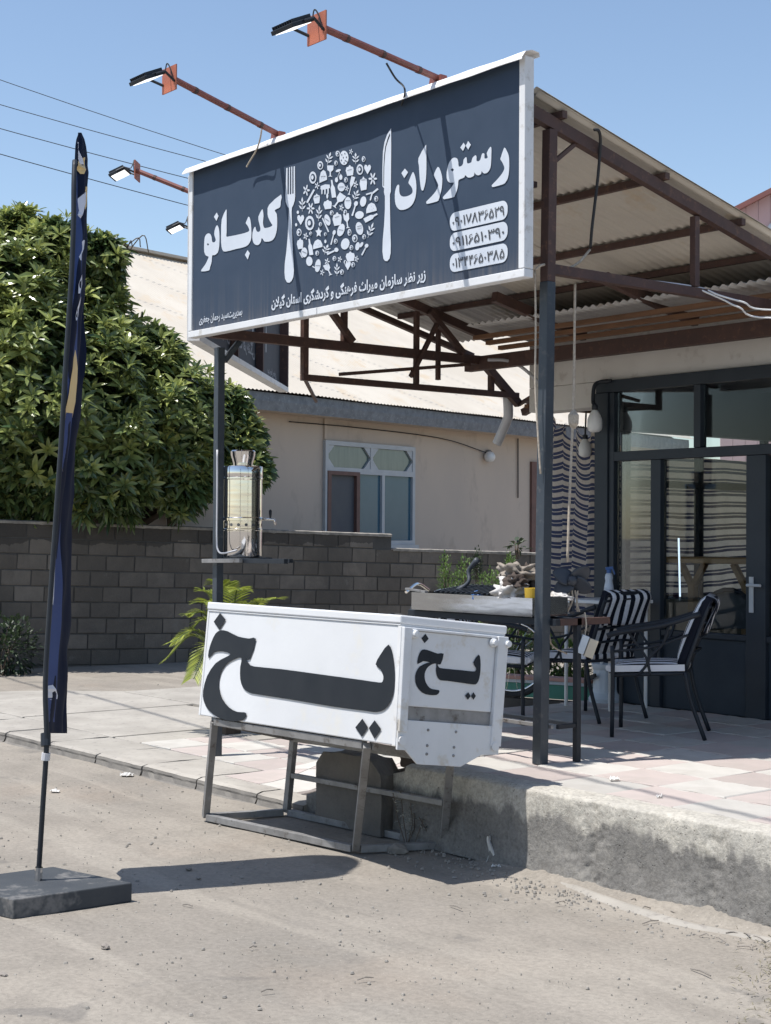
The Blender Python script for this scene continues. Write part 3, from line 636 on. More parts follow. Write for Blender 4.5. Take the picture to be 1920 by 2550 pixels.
# window
def z2(x, y, d=0.0): return HP(780+x*0.19208, 1080+y*0.19208, d)
win = MB()
wl_, wr_ = s_of(z2(125, 90)), s_of(z2(1290, 190)); wt = z2(700, 130).z; wb = z2(1260, 1440).z
zm0 = z2(900, 505).z; smid = s_of(z2(727, 300)); smul = s_of(z2(876, 700)); swood = s_of(z2(552, 600))
def hb(mb, s0, s1, z0, z1, d0, d1): return mb.hexa([H(s0, z0, d1), H(s1, z0, d1), H(s1, z0, d0), H(s0, z0, d0), H(s0, z1, d1), H(s1, z1, d1), H(s1, z1, d0), H(s0, z1, d0)])
w_ = 0.07
wf = thing('window', H(wl_, wb), None, None); wf.parent = house; wf.location = H(wl_, wb)-ORG[house.name]
hb(win, wl_, wr_, wt-w_, wt, 0.002, 0.06); hb(win, wl_, wr_, wb, wb+w_, 0.002, 0.06); hb(win, wl_, wl_+w_, wb+w_, wt-w_, 0.002, 0.06); hb(win, wr_-w_, wr_, wb+w_, wt-w_, 0.002, 0.06)
hb(win, wl_+w_, wr_-w_, zm0-0.05, zm0+0.04, 0.002, 0.058); hb(win, smul-0.035, smul+0.035, wb+w_, zm0-0.05, 0.002, 0.058); hb(win, smid-0.03, smid+0.03, zm0+0.04, wt-w_, 0.002, 0.056)
for (sa, sb) in ((wl_+w_, smid-0.03), (smid+0.03, wr_-w_)):       # corner plates that make the fanlights octagonal
    za2, zb2 = zm0+0.04, wt-w_; c = 0.16
    for (s_, z_, ds, dz) in ((sa, za2, 1, 1), (sb, za2, -1, 1), (sa, zb2, 1, -1), (sb, zb2, -1, -1)):
        win.slab([H(s_, z_, 0.01), H(s_+ds*c, z_, 0.01), H(s_, z_+dz*c, 0.01)], hn*0.035)
win.build('frame', 'alu', wf)
for (sa, sb, z0, z1, m, nm) in ((wl_+w_, smid-0.03, zm0+0.04, wt-w_, 'house_glass_top', 'pane'), (smid+0.03, wr_-w_, zm0+0.04, wt-w_, 'house_glass_top', 'pane'), (swood+0.02, smul-0.035, wb+w_, zm0-0.05, 'house_glass', 'pane'), (smul+0.035, wr_-w_, wb+w_, zm0-0.05, 'house_glass', 'pane'), (wl_+w_+0.06, swood-0.06, wb+w_, zm0-0.08, 'screen', 'insect_screen')):
    b = MB(); hb(b, sa, sb, z0, z1, 0.001, 0.012); b.build(nm, m, wf)
b = MB(); hb(b, wl_+w_-0.02, wl_+w_+0.06, wb+w_, zm0-0.02, 0.013, 0.075); hb(b, swood-0.06, swood+0.02, wb+w_, zm0-0.02, 0.013, 0.075); hb(b, wl_+w_+0.06, swood-0.06, zm0-0.08, zm0-0.02, 0.013, 0.075); b.build('screen_frame', 'woodframe', wf)
b = MB(); hb(b, wl_-0.06, wr_+0.06, wb-0.07, wb-0.002, 0.002, 0.1); b.build('sill', 'alu', wf)
b = MB(); sv = s_of(HP(808, 1030)); zt2 = HP(808, 1012).z
hb(b, sv-0.03, sv+0.03, wt+0.02, zt2, 0.001, 0.035); hb(b, sv+0.03, S1, zt2-0.07, zt2, 0.001, 0.035); b.build('wall_moulding', 'plaster', house)
b = MB(); s2 = s_of(HP(1319, 1250)); hb(b, s2, s2+0.9, 1.0, HP(1325, 1150).z, 0.001, 0.05); b.build('shutter', 'woodframe', house)
g = HP(1220, 1138, 0.12); b = MB(); b.lathe([(0.001, -0.11), (0.06, -0.09), (0.095, -0.04), (0.1, 0.0), (0.085, 0.05), (0.05, 0.085), (0.001, 0.095)], g, 16, hn); b.build('globe_lamp', 'plastic_white', house, smooth=True)
b = MB(); b.lathe([(0.06, 0), (0.06, 0.06), (0.04, 0.08)], HP(1213, 1128, 0.0), 12, hn); b.build('lamp_holder', 'bare_steel', house)

# ================================================================ FAR GABLE ON THE RIGHT
gb = thing('gabled_building', W(9, 32, 0), 'pink clad gable with dark red verge beyond the canopy', 'building')
def GP(x, y, d=0): return P(x, y, 'F', 32-d)
xs_ = np.arange(1796, 2480, 31); apex = 2090
def verge(x): return 532-(x-1811)*0.514 if x < apex else 532-(apex-1811)*0.514+(x-apex)*0.514
for i in range(len(xs_)-1):
    a, c = xs_[i], xs_[i+1]-1.2
    t0, t1 = GP(a, verge(a)+8), GP(c, verge(c)+8); lo0, lo1 = t0.copy(), t1.copy(); lo0.z = lo1.z = 0
    MB().slab([lo0, lo1, t1, t0], fh*0.05+ZZ*0).build('cladding_panel', 'gable', gb)
for (a, c) in ((1770, apex), (apex, 2500)):
    p, q = GP(a, verge(a), 0.12), GP(c, verge(c), 0.12); MB().bar(p, q, 0.35, 0.10).build('verge', 'gable_edge', gb)
for (x, y, r) in ((1893, 590, 21), (1938, 584, 32)):
    lp = [GP(x+r*math.cos(t), y+r*1.1*math.sin(t), 0.03) for t in np.linspace(0, 2*math.pi, 24, endpoint=False)]; MB().flat([lp]).build('painted_emblem', 'ink', gb)
# ================================================================ CANOPY
XR, XL = -6.32, -9.74; YP = 6.26
def zraf(y): return 4.145-0.2457*(y-6.26)
can = thing('canopy', (XR, YP, ZP), 'rusty brown steel canopy with corrugated sheet roof over the terrace', 'canopy')
B = lambda nm, p, q, w, h=None, m='brown', up=ZZ, bev=0.003: MB().bar(p, q, w, h, up).build(nm, m, can, bev=bev)
B('post', (XR, YP, ZP), (XR+0.045, YP, 3.22), 0.066, 0.066, 'postblack', V(0, 1, 0)); B('post', (XR+0.045, YP, 3.221), (XR+0.058, YP, zraf(YP)-0.045), 0.064, 0.064, 'brown', V(0, 1, 0))
B('post', (XL-0.03, YP, ZL), (XL-0.03, YP, 3.16), 0.06, 0.06, 'postblack', V(0, 1, 0)); B('post', (XL-0.03, YP, 3.37), (XL-0.03, YP, zraf(YP)-0.06), 0.06, 0.06, 'brown', V(0, 1, 0))
for x in (XR+0.055, XL-0.02): B('rafter', (x, 6.05, zraf(6.05)), (x, 9.05, zraf(9.05)), 0.05, 0.075)
for x in (-7.45, -8.6): B('rafter', (x, 8.0, zraf(8.0)-0.13), (x, 9.0, zraf(9.0)-0.10), 0.06, 0.08)
B('edge_rafter', (-10.28, 7.2, zraf(7.2)-0.02), (-10.28, 9.3, zraf(9.3)-0.02), 0.05, 0.05)
B('bottom_chord', (XR+0.045, YP+0.036, 3.295), (XR+0.045, 8.86, 3.295), 0.05, 0.06); B('bottom_chord', (XL, YP-0.1, 3.262), (XL, 9.05, 3.262), 0.06, 0.075)
B('front_beam', (XL-0.03, 6.08, zraf(6.1)-0.115), (XR, 6.08, zraf(6.1)-0.115), 0.06, 0.09)
B('back_beam', (-9.9, 8.9, 3.235), (-2.6, 8.9, 3.235), 0.08, 0.12)
for i, y in enumerate((6.33, 7.23, 7.975, 8.5)):
    B('purlin', (-10.36 if i else -9.72, y, zraf(y)+0.075), (XR+0.11, y, zraf(y)+0.066), 0.04, 0.045, 'brown')
B('strut', (XR+0.05, 7.56, 3.33), (XR+0.05, 7.56, zraf(7.56)-0.05), 0.045); B('brace', (XR+0.05, 6.31, 3.93), (XR+0.05, 6.48, 4.06), 0.025)
B('tie_bar', (XR-0.04, 6.24, 3.80), (XL, 6.24, 3.80), 0.035)
# left lattice frame
zlo = 2.985; yA, yB, yC = 7.03, 8.18, 9.03
B('lattice_upright', (XL, yA, zlo+0.026), (XL, yA, 3.56), 0.05); B('lattice_upright', (XL, yB, zlo+0.026), (XL, yB, zraf(yB)-0.055), 0.04); B('lattice_upright', (XL, yC, zlo+0.026), (XL, yC, 3.225), 0.045)
B('lattice_upright', (XL, 8.42, 3.06), (XL, 8.42, zraf(8.42)-0.055), 0.035); B('lattice_upright', (XL, 7.42, 3.30), (XL, 7.42, zraf(7.42)-0.055), 0.045)
B('lattice_chord', (XL, yA-0.025, zlo), (XL, 9.35, zlo), 0.05)
B('lattice_diagonal', (XL+0.036, 7.35, 3.03), (XL+0.036, 8.75, 3.215), 0.028); B('lattice_diagonal', (XL+0.05, 7.12, 3.66), (XL+0.05, 7.47, 3.30), 0.05); B('lattice_diagonal', (XL+0.05, 8.08, 3.06), (XL+0.05, 8.36, 3.52), 0.035)
B('lattice_diagonal', (XL+0.05, 8.28, 3.62), (XL+0.05, 8.66, 3.30), 0.05)
B('corner_gusset', (XL-0.03, 6.3, 3.06), (XL-0.03, 6.44, 3.225), 0.04, 0.04, 'postblack')
B('tie_bar', (-10.9, 8.0, 2.93), (XL, 7.03, 2.98), 0.025)
# corrugated roof sheets, waves run down the slope
def corr(x0, x1, y0, y1, nm, m, dz=0.0, zf=None):
    zf = zf or (lambda y: zraf(y)+0.104); b = MB(); pitch = 0.076; n = int((x1-x0)/pitch*8); rows = 5
    for i in range(n+1):
        x = lerp(x0, x1, i/n); wv = 0.0095*math.sin(2*math.pi*x/pitch)
        for j in range(rows+1):
            y = lerp(y0, y1, j/rows); b.v.append(Vector((x, y, zf(y)+wv+dz+0.006*noise.noise(Vector((x*0.8, y*1.5, dz*50))))))
    for i in range(n):
        for j in range(rows): b.f.append((i*(rows+1)+j, (i+1)*(rows+1)+j, (i+1)*(rows+1)+j+1, i*(rows+1)+j+1))
    o = b.build(nm, m, can, smooth=True); s = o.modifiers.new('thick', 'SOLIDIFY'); s.thickness = 0.0012; return o
xs = [-10.42, -9.62, -8.81, -8.0, -7.19, -6.205]
for i in range(5): corr(xs[i]-0.03, xs[i+1]+0.03 if i < 4 else xs[i+1], 7.15 if i == 0 else 6.12+jit(0.02), 9.25, 'roof_sheet', 'roof_sheet_grey' if i in (0, 1) else 'roof_sheet', 0.004*(i % 2))
corr(-6.5, -6.195, 6.10, 9.15, 'edge_sheet', 'roof_sheet', 0.011)
corr(-9.3, -2.6, 8.34, 9.1, 'old_eave_sheet', 'roof_sheet_grey', 0, lambda y: 3.475-0.10*(y-8.34))
# old eave of the restaurant under the canopy: battens on edge
for k, y in enumerate((8.44, 8.58, 8.72, 8.86)):
    if k < 3: MB().bar((-9.3, y, 3.375-0.03*k), (-3.0, y, 3.375-0.03*k), 0.05, 0.035).build('eave_batten', 'timber', can, bev=0.003)

# ================================================================ RESTAURANT
YF = 9.1
rest = thing('restaurant', (-8.45, YF, ZP), 'restaurant shopfront with dark frames, big panes and white lintel', 'building')
fb = lambda nm, lo, hi, m='frame_black', bev=0.004: MB().box(lo, hi).build(nm, m, rest, bev=bev)
fb('lintel_wall', (-9.35, YF+0.012, 3.006), (-2.4, YF+0.25, 3.52), 'soffit'); fb('lintel_wall', (-9.35, YF+0.012, 2.80), (-8.545, YF+0.25, 3.003), 'soffit')
yf0, yf1 = YF-0.03, YF+0.05
fb('frame_head', (-8.54, yf0, 2.905), (-2.4, yf1, 3.0)); fb('frame_jamb', (-8.54, yf0-0.012, ZP), (-8.40, yf1+0.03, 2.903)); fb('frame_jamb', (-8.395, yf0+0.004, ZP), (-8.345, yf1, 2.903))
fb('transom', (-8.343, yf0, 2.35), (-2.4, yf1, 2.425))
xm = [-8.343, -7.50, -6.52, -5.55, -4.6, -3.6, -2.4]
for x in xm[1:-1]: fb('mullion', (x-0.032, yf0+0.003, 2.427), (x+0.032, yf1, 2.903))
low = [(-7.957, -7.857), (-7.04, -6.865), (-5.9, -5.8), (-4.95, -4.85), (-3.9, -3.8)]
for a, c in low: fb('mullion', (a, yf0+0.003, ZP), (c, yf1, 2.348))
edges = [-8.343]+[v for ac in low for v in ac]+[-2.4]
for i in range(0, len(edges)-1, 2):
    a, c = edges[i]+0.002, edges[i+1]-0.002
    fb('kick_panel', (a, YF+0.005, ZP), (c, YF+0.035, 0.985), 'panel_dark'); fb('glazing_bar', (a, yf0+0.01, 0.987), (c, yf1-0.01, 1.03))
    b = MB().box((a, YF+0.018, 1.032), (c, YF+0.026, 2.348)); b.build('pane', 'glass', rest)
for i in range(len(xm)-1):
    MB().box((xm[i]+(0.034 if i else 0.002), YF+0.018, 2.427), (xm[i+1]-0.034, YF+0.026, 2.903)).build('pane', 'glass', rest)
hx = -6.985
hd = MB(); hd.box((hx-0.018, yf0-0.008, 1.20), (hx+0.018, yf0+0.002, 1.46)); hd.tube([(hx, yf0-0.01, 1.40), (hx, yf0-0.055, 1.40), (hx+0.12, yf0-0.055, 1.40)], 0.011, 8); hd.build('door_handle', 'alu', rest)
# side wall, ceiling, back of the dining room
XS = -8.50
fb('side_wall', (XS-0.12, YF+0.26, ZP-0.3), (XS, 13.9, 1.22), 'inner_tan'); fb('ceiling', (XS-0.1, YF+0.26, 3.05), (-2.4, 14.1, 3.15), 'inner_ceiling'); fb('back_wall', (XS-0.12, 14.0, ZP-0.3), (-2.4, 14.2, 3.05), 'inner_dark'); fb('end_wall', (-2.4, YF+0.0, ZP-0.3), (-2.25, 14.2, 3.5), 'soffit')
fb('flat_roof', (-8.62, YF+0.26, 3.40), (-2.2, 14.3, 3.55), 'brown')
for y in (9.42, 10.35, 11.25, 12.2, 13.1, 13.9): fb('side_mullion', (XS-0.06, y-0.03, 1.222), (XS, y+0.03, 2.618))
for i, (a, c) in enumerate(((9.45, 10.32), (10.38, 11.22), (11.28, 12.17), (12.23, 13.07), (13.13, 13.87))): fb('side_transom', (XS-0.05, a, 2.16), (XS-0.005, c, 2.22)); fb('side_transom', (XS-0.05, a, 1.222), (XS-0.005, c, 1.26))
# lettering on the upper panes
# left eave of the restaurant roof, its scalloped edge runs back along the side
def eave_left():
    b = MB(); n = 150
    for i in range(n+1):
        y = lerp(9.36, 13.6, i/n); wv = 0.018*math.sin(2*math.pi*y/0.16)
        for j in range(5): v = j/4; b.v.append(Vector((lerp(-9.78, -8.52, v), y, lerp(2.915, 3.36, v)+wv)))
    for i in range(n):
        for j in range(4): b.f.append((i*5+j, (i+1)*5+j, (i+1)*5+j+1, i*5+j+1))
    o = b.build('eave_sheet', 'brown', rest, smooth=True); o.modifiers.new('s', 'SOLIDIFY').thickness = 0.004
    for x, z in ((-9.66, 2.89), (-9.3, 3.02), (-8.95, 3.14)): MB().bar((x, 9.38, z), (x, 13.5, z), 0.05, 0.035).build('eave_batten', 'timber', rest)
    for y in (9.42, 10.4, 11.6): MB().bar((-9.74, y, 2.84), (-8.6, y, 3.24), 0.05, 0.06).build('eave_rafter', 'brown', rest)
    MB().bar((-9.75, 9.37, 2.915), (-9.72, 8.95, 3.22), 0.05, 0.07).build('eave_rafter', 'brown', rest)
eave_left()
dp = [P(1264, 985, 'X', -9.83), P(1266, 1030, 'X', -9.83), P(1262, 1048, 'X', -9.86), P(1244, 1090, 'X', -9.94), P(1237, 1105, 'X', -9.97)]
MB().tube(spline(dp, 4), 0.043, 12).build('drain_pipe', 'pipe', rest, smooth=True)

def curtain(name, pts, z0, z1, label, m='curtain', seed=0, sag=0.0, amp=0.03, waves=9, drape=0.0):
    """cloth hung along a plan polyline with folds"""
    pts = [Vector(p) for p in pts]; b = MB(); L = [0]
    for i in range(1, len(pts)): L.append(L[-1]+(pts[i]-pts[i-1]).length)
    nu, nv = 140, 40
    def fn(u, v):
        s = u*L[-1]; i = max(k for k in range(len(L)) if L[k] <= s+1e-9); i = min(i, len(pts)-2); t = (s-L[i])/(L[i+1]-L[i]); p = pts[i].lerp(pts[i+1], t); d = (pts[i+1]-pts[i]).normalized(); nn = Vector((-d.y, d.x, 0))
        f = math.sin(u*waves*2*math.pi+1.7*math.sin(v*2.1+seed)+3*noise.noise(Vector((u*4, v*1.2, seed))))*amp*(0.5+0.5*(1-v)+0.4*abs(noise.noise(Vector((u*3, v*2, seed+5)))))
        ztop = z1 - sag*abs(math.sin(u*math.pi*4))**1.5*0.35 - sag*0.6*math.sin(u*math.pi)
        return p+nn*f+ZZ*(lerp(z0+0.03*noise.noise(Vector((u*5, seed, 0))), ztop, v))
    b.sheet(fn, nu, nv); b.tone = [(z1-z0)*j/nv+drape*(0.16*math.sin(i/nu*9.0+j/nv*2.2)+0.10*math.sin(i/nu*21+3)) *(0.35+0.65*j/nv) for i in range(nu+1) for j in range(nv+1)]; return b.build(name, m, None, label, 'curtain', smooth=True, org=(pts[0].x, pts[0].y, z0), fix=False)
curtain('striped_curtain', [(-9.62, 9.62, 0), (-9.2, 9.5, 0), (-8.62, 9.36, 0)], 1.0, 2.86, 'striped cream and navy cloth hung outside left of the shopfront', seed=1, sag=0.30, amp=0.06, waves=5, drape=0.3)
curtain('striped_curtain', [(XS-0.16, 9.4, 0), (XS-0.16, 13.85, 0)], 0.95, 2.45, 'long striped blind hanging outside the side windows of the dining room', 'inner_curtain', seed=4, sag=0.02, amp=0.014, waves=16, drape=0.10)
# dining room furniture seen through the panes
dt = thing('dining_table', (-7.95, 9.95, ZP), 'tall brown wooden table with yellow splayed legs behind the glass', 'table')
MB().box((-8.40, 9.72, 1.535), (-7.42, 10.2, 1.585)).build('table_top', 'table_wood', dt, bev=0.006)
for x in (-8.27, -7.72):
    MB().bar((x, 9.96, ZP), (x, 9.96, 1.36), 0.06).build('leg', 'table_wood', dt, bev=0.003); MB().bar((x, 9.96, 1.33), (x-0.13, 9.96, 1.533), 0.045).build('brace', 'table_wood', dt); MB().bar((x, 9.96, 1.33), (x+0.13, 9.96, 1.533), 0.045).build('brace', 'table_wood', dt)
def round_chair(x, y, rz, label):
    t = thing('round_back_chair', (x, y, ZP), label, 'chair', 'round back chairs in the dining room'); c, s = math.cos(rz), math.sin(rz); q = lambda a, b_, z: Vector((x+a*c-b_*s, y+a*s+b_*c, ZP+z))
    MB().lathe([(0.2, 0), (0.22, 0.02), (0.21, 0.06), (0.001, 0.075)], q(0, 0, 0.43), 20).build('seat', 'navy_cloth', t, smooth=True)
    arch = [q(-0.22, -0.2, 0.45)]+[q(-0.26, -0.23*math.cos(a), 0.62+0.3*math.sin(a)) for a in np.linspace(0, math.pi, 12)]+[q(-0.22, 0.2, 0.45)]
    MB().tube(arch, 0.018, 8).build('back_frame', 'black', t, smooth=True); MB().slab([p+Vector((0.012*c, 0.012*s, 0)) for p in arch[1:-1]], (0.02*c, 0.02*s, 0)).build('back_pad', 'inner_dark', t)
    for a, b_ in ((-.17, -.17), (-.17, .17), (.17, -.17), (.17, .17)): MB().tube([q(a, b_, 0.44), q(a*1.25, b_*1.25, 0)], 0.014, 6).build('leg', 'black', t)
round_chair(-7.62, 9.50, R(143), 'round back chair just inside the glass, left of the door handle')
round_chair(-6.80, 9.62, R(160), 'round back chair behind the door stile at the right edge')
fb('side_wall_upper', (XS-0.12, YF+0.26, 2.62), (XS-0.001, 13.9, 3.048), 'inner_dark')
tp = P(1690, 1340, 'Y', 9.55); tq = P(1693.5, 1486, 'Y', 9.55)
lt = thing('sunlit_gap_glow', tq, 'thin upright blue white glowing strip added behind the glass for a sunlit gap', 'light'); MB().tube([tq, tp], 0.007, 8).build('tube', 'gapglow', lt); MB().tube([tq-ZZ*0.03, tq-ZZ*0.001], 0.009, 8).build('glow_strip_end', 'alu', lt)  # added glowing strip in place of a sunlit gap, not a lamp

# ================================================================ WRITING
FORMS = {'ا': (0xFE8D, 0xFE8E, None, None), 'ب': (0xFE8F, 0xFE90, 0xFE91, 0xFE92), 'ت': (0xFE95, 0xFE96, 0xFE97, 0xFE98), 'ث': (0xFE99, 0xFE9A, 0xFE9B, 0xFE9C), 'ج': (0xFE9D, 0xFE9E, 0xFE9F, 0xFEA0), 'ح': (0xFEA1, 0xFEA2, 0xFEA3, 0xFEA4), 'د': (0xFEA9, 0xFEAA, None, None), 'ر': (0xFEAD, 0xFEAE, None, None), 'ز': (0xFEAF, 0xFEB0, None, None), 'س': (0xFEB1, 0xFEB2, 0xFEB3, 0xFEB4), 'ش': (0xFEB5, 0xFEB6, 0xFEB7, 0xFEB8), 'ظ': (0xFEC5, 0xFEC6, 0xFEC7, 0xFEC8), 'ع': (0xFEC9, 0xFECA, 0xFECB, 0xFECC), 'ف': (0xFED1, 0xFED2, 0xFED3, 0xFED4), 'ل': (0xFEDD, 0xFEDE, 0xFEDF, 0xFEE0), 'م': (0xFEE1, 0xFEE2, 0xFEE3, 0xFEE4), 'ن': (0xFEE5, 0xFEE6, 0xFEE7, 0xFEE8), 'ه': (0xFEE9, 0xFEEA, 0xFEEB, 0xFEEC), 'و': (0xFEED, 0xFEEE, None, None), 'گ': (0xFB92, 0xFB93, 0xFB94, 0xFB95), 'ی': (0xFBFC, 0xFBFD, 0xFBFE, 0xFBFF)}
def shape(txt):
    out = []; i = 0; prev = False
    while i < len(txt):
        c = txt[i]
        if c == 'ل' and i+1 < len(txt) and txt[i+1] == 'ا': out.append(chr(0xFEFC if prev else 0xFEFB)); prev = False; i += 2; continue
        if c not in FORMS: out.append(c); prev = False; i += 1; continue
        f = FORMS[c]; nxt = i+1 < len(txt) and txt[i+1] in FORMS and f[2] is not None
        k = 3 if (prev and nxt) else 1 if prev else 2 if nxt else 0
        out.append(chr(f[k] or f[1] if k == 1 else f[k])); prev = nxt; i += 1
    return ''.join(out[::-1])
def text_geo(body, bold=0.012, space=1.0):
    c = bpy.data.curves.new('t', 'FONT'); c.body = body; c.offset = bold; c.resolution_u = 2; c.space_character = space; c.fill_mode = 'FRONT'
    o = bpy.data.objects.new('t', c); COL.objects.link(o); bpy.context.view_layer.update()
    me = o.evaluated_get(bpy.context.evaluated_depsgraph_get()).to_mesh(); vs = [v.co.copy() for v in me.vertices]; fs = [tuple(p.vertices) for p in me.polygons]
    bpy.data.objects.remove(o); bpy.data.curves.remove(c)
    x0, x1 = min(v.x for v in vs), max(v.x for v in vs); y0, y1 = min(v.y for v in vs), max(v.y for v in vs)
    return [((v.x-x0)/(x1-x0), (v.y-y0)/(y1-y0)) for v in vs], fs
def write(name, body, m, parent, org, ux, uy, bold=0.012, space=1.0):   # org: lower left of the writing; ux, uy: its width and height vectors
    uv, fs = text_geo(body, bold, space); b = MB(); b.add([org+ux*a+uy*c for a, c in uv], fs); return b.build(name, m, parent, fix=False)

# ================================================================ MAIN SIGN
YS = 6.0; sx0, sx1, sz0, sz1 = -9.785, -6.19, 3.21, 4.465
sg = thing('restaurant_sign', (sx0, YS, sz0), 'big dark restaurant sign board with white lettering, fork and knife', 'sign')
fwid = 0.048
MB().box((sx0+0.01, YS+0.01, sz0+0.01), (sx1-0.01, YS+0.052, sz1-0.01)).build('backing', 'signframe', sg)
MB().box((sx0+fwid, YS+0.0, sz0+fwid), (sx1-fwid, YS+0.009, sz1-0.01)).build('face_sheet', 'flex', sg)
for lo, hi in (((sx0, YS-0.012, sz0), (sx1, YS+0.012, sz0+fwid)), ((sx0, YS-0.012, sz0+fwid), (sx0+fwid, YS+0.012, sz1)), ((sx1-fwid, YS-0.012, sz0+fwid), (sx1, YS+0.012, sz1))):
    pass
MB().box((sx0, YS-0.012, sz0), (sx0+1.62, YS+0.06, sz0+fwid)).build('frame_rail', 'signframe', sg, bev=0.004); MB().box((sx0+1.626, YS-0.012, sz0), (sx1, YS+0.06, sz0+fwid)).build('frame_rail', 'signframe', sg, bev=0.004)
MB().box((sx0, YS-0.012, sz0+fwid+0.002), (sx0+fwid, YS+0.06, sz1)).build('frame_stile', 'signframe', sg, bev=0.004); MB().box((sx1-fwid, YS-0.012, sz0+fwid+0.002), (sx1, YS+0.06, sz1)).build('frame_stile', 'signframe', sg, bev=0.004)
def cap():
    b = MB(); n = 60; prof = [(-0.062, -0.016), (-0.06, -0.004), (-0.03, 0.034), (0.02, 0.05), (0.075, 0.045), (0.08, 0.02)]
    for i in range(n+1):
        x = lerp(sx0-0.02, sx1+0.025, i/n)
        for k, (y, z) in enumerate(prof): b.v.append(Vector((x, YS+y+0.004*noise.noise(Vector((x*5, k, 0))), 4.446+z+0.005*noise.noise(Vector((x*4, k*2, 3))))))
    q = len(prof)
    for i in range(n):
        for k in range(q-1): b.f.append((i*q+k, (i+1)*q+k, (i+1)*q+k+1, i*q+k+1))
    o = b.build('cap_sheet', 'cap', sg); o.modifiers.new('s', 'SOLIDIFY').thickness = 0.003
cap()
yI = YS-0.004
def SP(x, y): return P(x, y, 'Y', yI)
def poly(name, loops, f, m='ink', k=2, parent=sg, y=None):
    lp = [[SP(*f(px, py)) for px, py in l] for l in loops]
    lp = [smooth_loop(l, k) if len(l) > 6 else l for l in lp]
    return MB().flat(lp).build(name, m, parent, fix=False)
fA = lambda x, y: (960+x*.20795, 300+y*.20795)
fB = lambda x, y: (460+x*.25316, 300+y*.25316)
fC = lambda x, y: (680+x*.19208, 300+y*.19208)
# «restaurant»
poly('letter', [[(1422,325),(1450,360),(1475,420),(1482,500),(1480,600),(1465,690),(1440,735),(1412,762),(1290,797),(1275,785),(1275,772),(1330,715),(1385,650),(1420,590),(1420,550),(1395,495),(1375,465),(1385,430)]], fA)
poly('letter', [[(745,560),(765,500),(800,455),(830,445),(860,458),(872,500),(878,552),(915,540),(930,510),(935,470),(960,440),(972,450),(976,500),(985,515),(1010,510),(1030,495),(1040,450),(1078,415),(1090,440),(1090,480),(1110,490),(1135,470),(1150,415),(1165,392),(1185,400),(1185,450),(1205,455),(1225,440),(1212,390),(1255,315),(1268,335),(1268,400),(1265,500),(1255,570),(1225,620),(1190,635),(1165,625),(1150,605),(1145,640),(1110,657),(1080,645),(1065,620),(1060,660),(1020,682),(985,682),(955,655),(945,680),(915,695),(875,715),(870,770),(855,840),(830,900),(815,918),(705,943),(690,930),(690,915),(740,860),(790,800),(820,745),(775,745),(745,725),(732,680),(733,620)], [(780,590),(800,572),(822,590),(800,612)]], fA)
for l in ([(935,265),(958,302),(928,365),(895,325)], [(990,245),(1022,290),(990,350),(962,302)], [(232,575),(270,620),(225,690),(190,630)]): poly('letter_dot', [l], fA)
poly('letter', [[(625,555),(650,580),(670,640),(680,700),(675,800),(655,890),(640,940),(620,968),(505,998),(490,985),(492,968),(550,910),(600,850),(630,790),(628,760),(600,700),(580,660),(590,620)]], fA)
poly('letter', [[(478,300),(487,320),(490,500),(488,640),(478,740),(455,830),(440,838),(425,815),(410,700),(400,540),(395,450)]], fA)
poly('letter', [[(325,620),(345,640),(365,720),(370,820),(362,900),(345,960),(310,1020),(250,1060),(190,1072),(150,1055),(120,1000),(112,930),(115,850),(135,785),(155,768),(165,785),(165,850),(180,895),(215,912),(265,905),(310,880),(325,850),(318,810),(290,770),(275,745),(290,700)]], fA)
# the name
poly('letter', [[(948,728),(830,830),(815,890),(820,950),(850,1010),(862,1030),(845,1045),(800,1058),(778,1050),(770,1000),(775,940),(770,890),(760,875),(725,945),(730,1000),(745,1060),(738,1090),(715,1095),(700,1070),(695,1045),(680,1060),(668,1100),(665,1150),(675,1200),(700,1225),(730,1220),(750,1190),(758,1155),(780,1185),(800,1193),(850,1185),(885,1150),(905,1080),(910,1000),(905,920),(885,888),(905,870),(938,852),(945,800)]], fB)
poly('letter', [[(408,875),(412,920),(412,1100),(410,1140),(440,1140),(560,1115),(628,1092),(633,1066),(615,1030),(600,1010),(610,985),(628,945),(645,975),(655,1060),(655,1150),(640,1200),(600,1240),(500,1265),(400,1290),(370,1270),(358,1200),(358,1100),(365,970)]], fB)
poly('letter', [[(318,1030),(335,1060),(342,1130),(340,1230),(325,1300),(290,1325),(270,1328),(265,1390),(250,1440),(238,1475),(170,1485),(163,1470),(200,1420),(225,1370),(235,1340),(210,1330),(192,1290),(192,1200),(200,1140),(225,1112),(250,1115),(265,1150),(270,1190),(285,1200),(300,1190),(305,1170),(295,1140),(290,1110),(300,1060)], [(218,1215),(230,1207),(240,1220),(228,1232)]], fB)
for l in ([(618,1275),(640,1305),(620,1368),(592,1322)], [(315,905),(332,940),(312,988),(287,948)]): poly('letter_dot', [l], fB)
poly('fork_print', [[(172,618),(188,612),(187,955),(196,960),(205,955),(207,608),(220,604),(219,955),(228,960),(236,950),(236,600),(250,597),(250,948),(258,952),(266,945),(266,596),(283,592),(285,850),(287,980),(280,1040),(265,1090),(245,1130),(240,1180),(243,1300),(248,1500),(256,1700),(267,1850),(270,1950),(262,2030),(240,2080),(210,2105),(180,2098),(155,2050),(148,1970),(152,1850),(172,1700),(190,1500),(200,1300),(205,1180),(205,1140),(185,1110),(165,1060),(160,980),(165,850)]], fC, k=1)
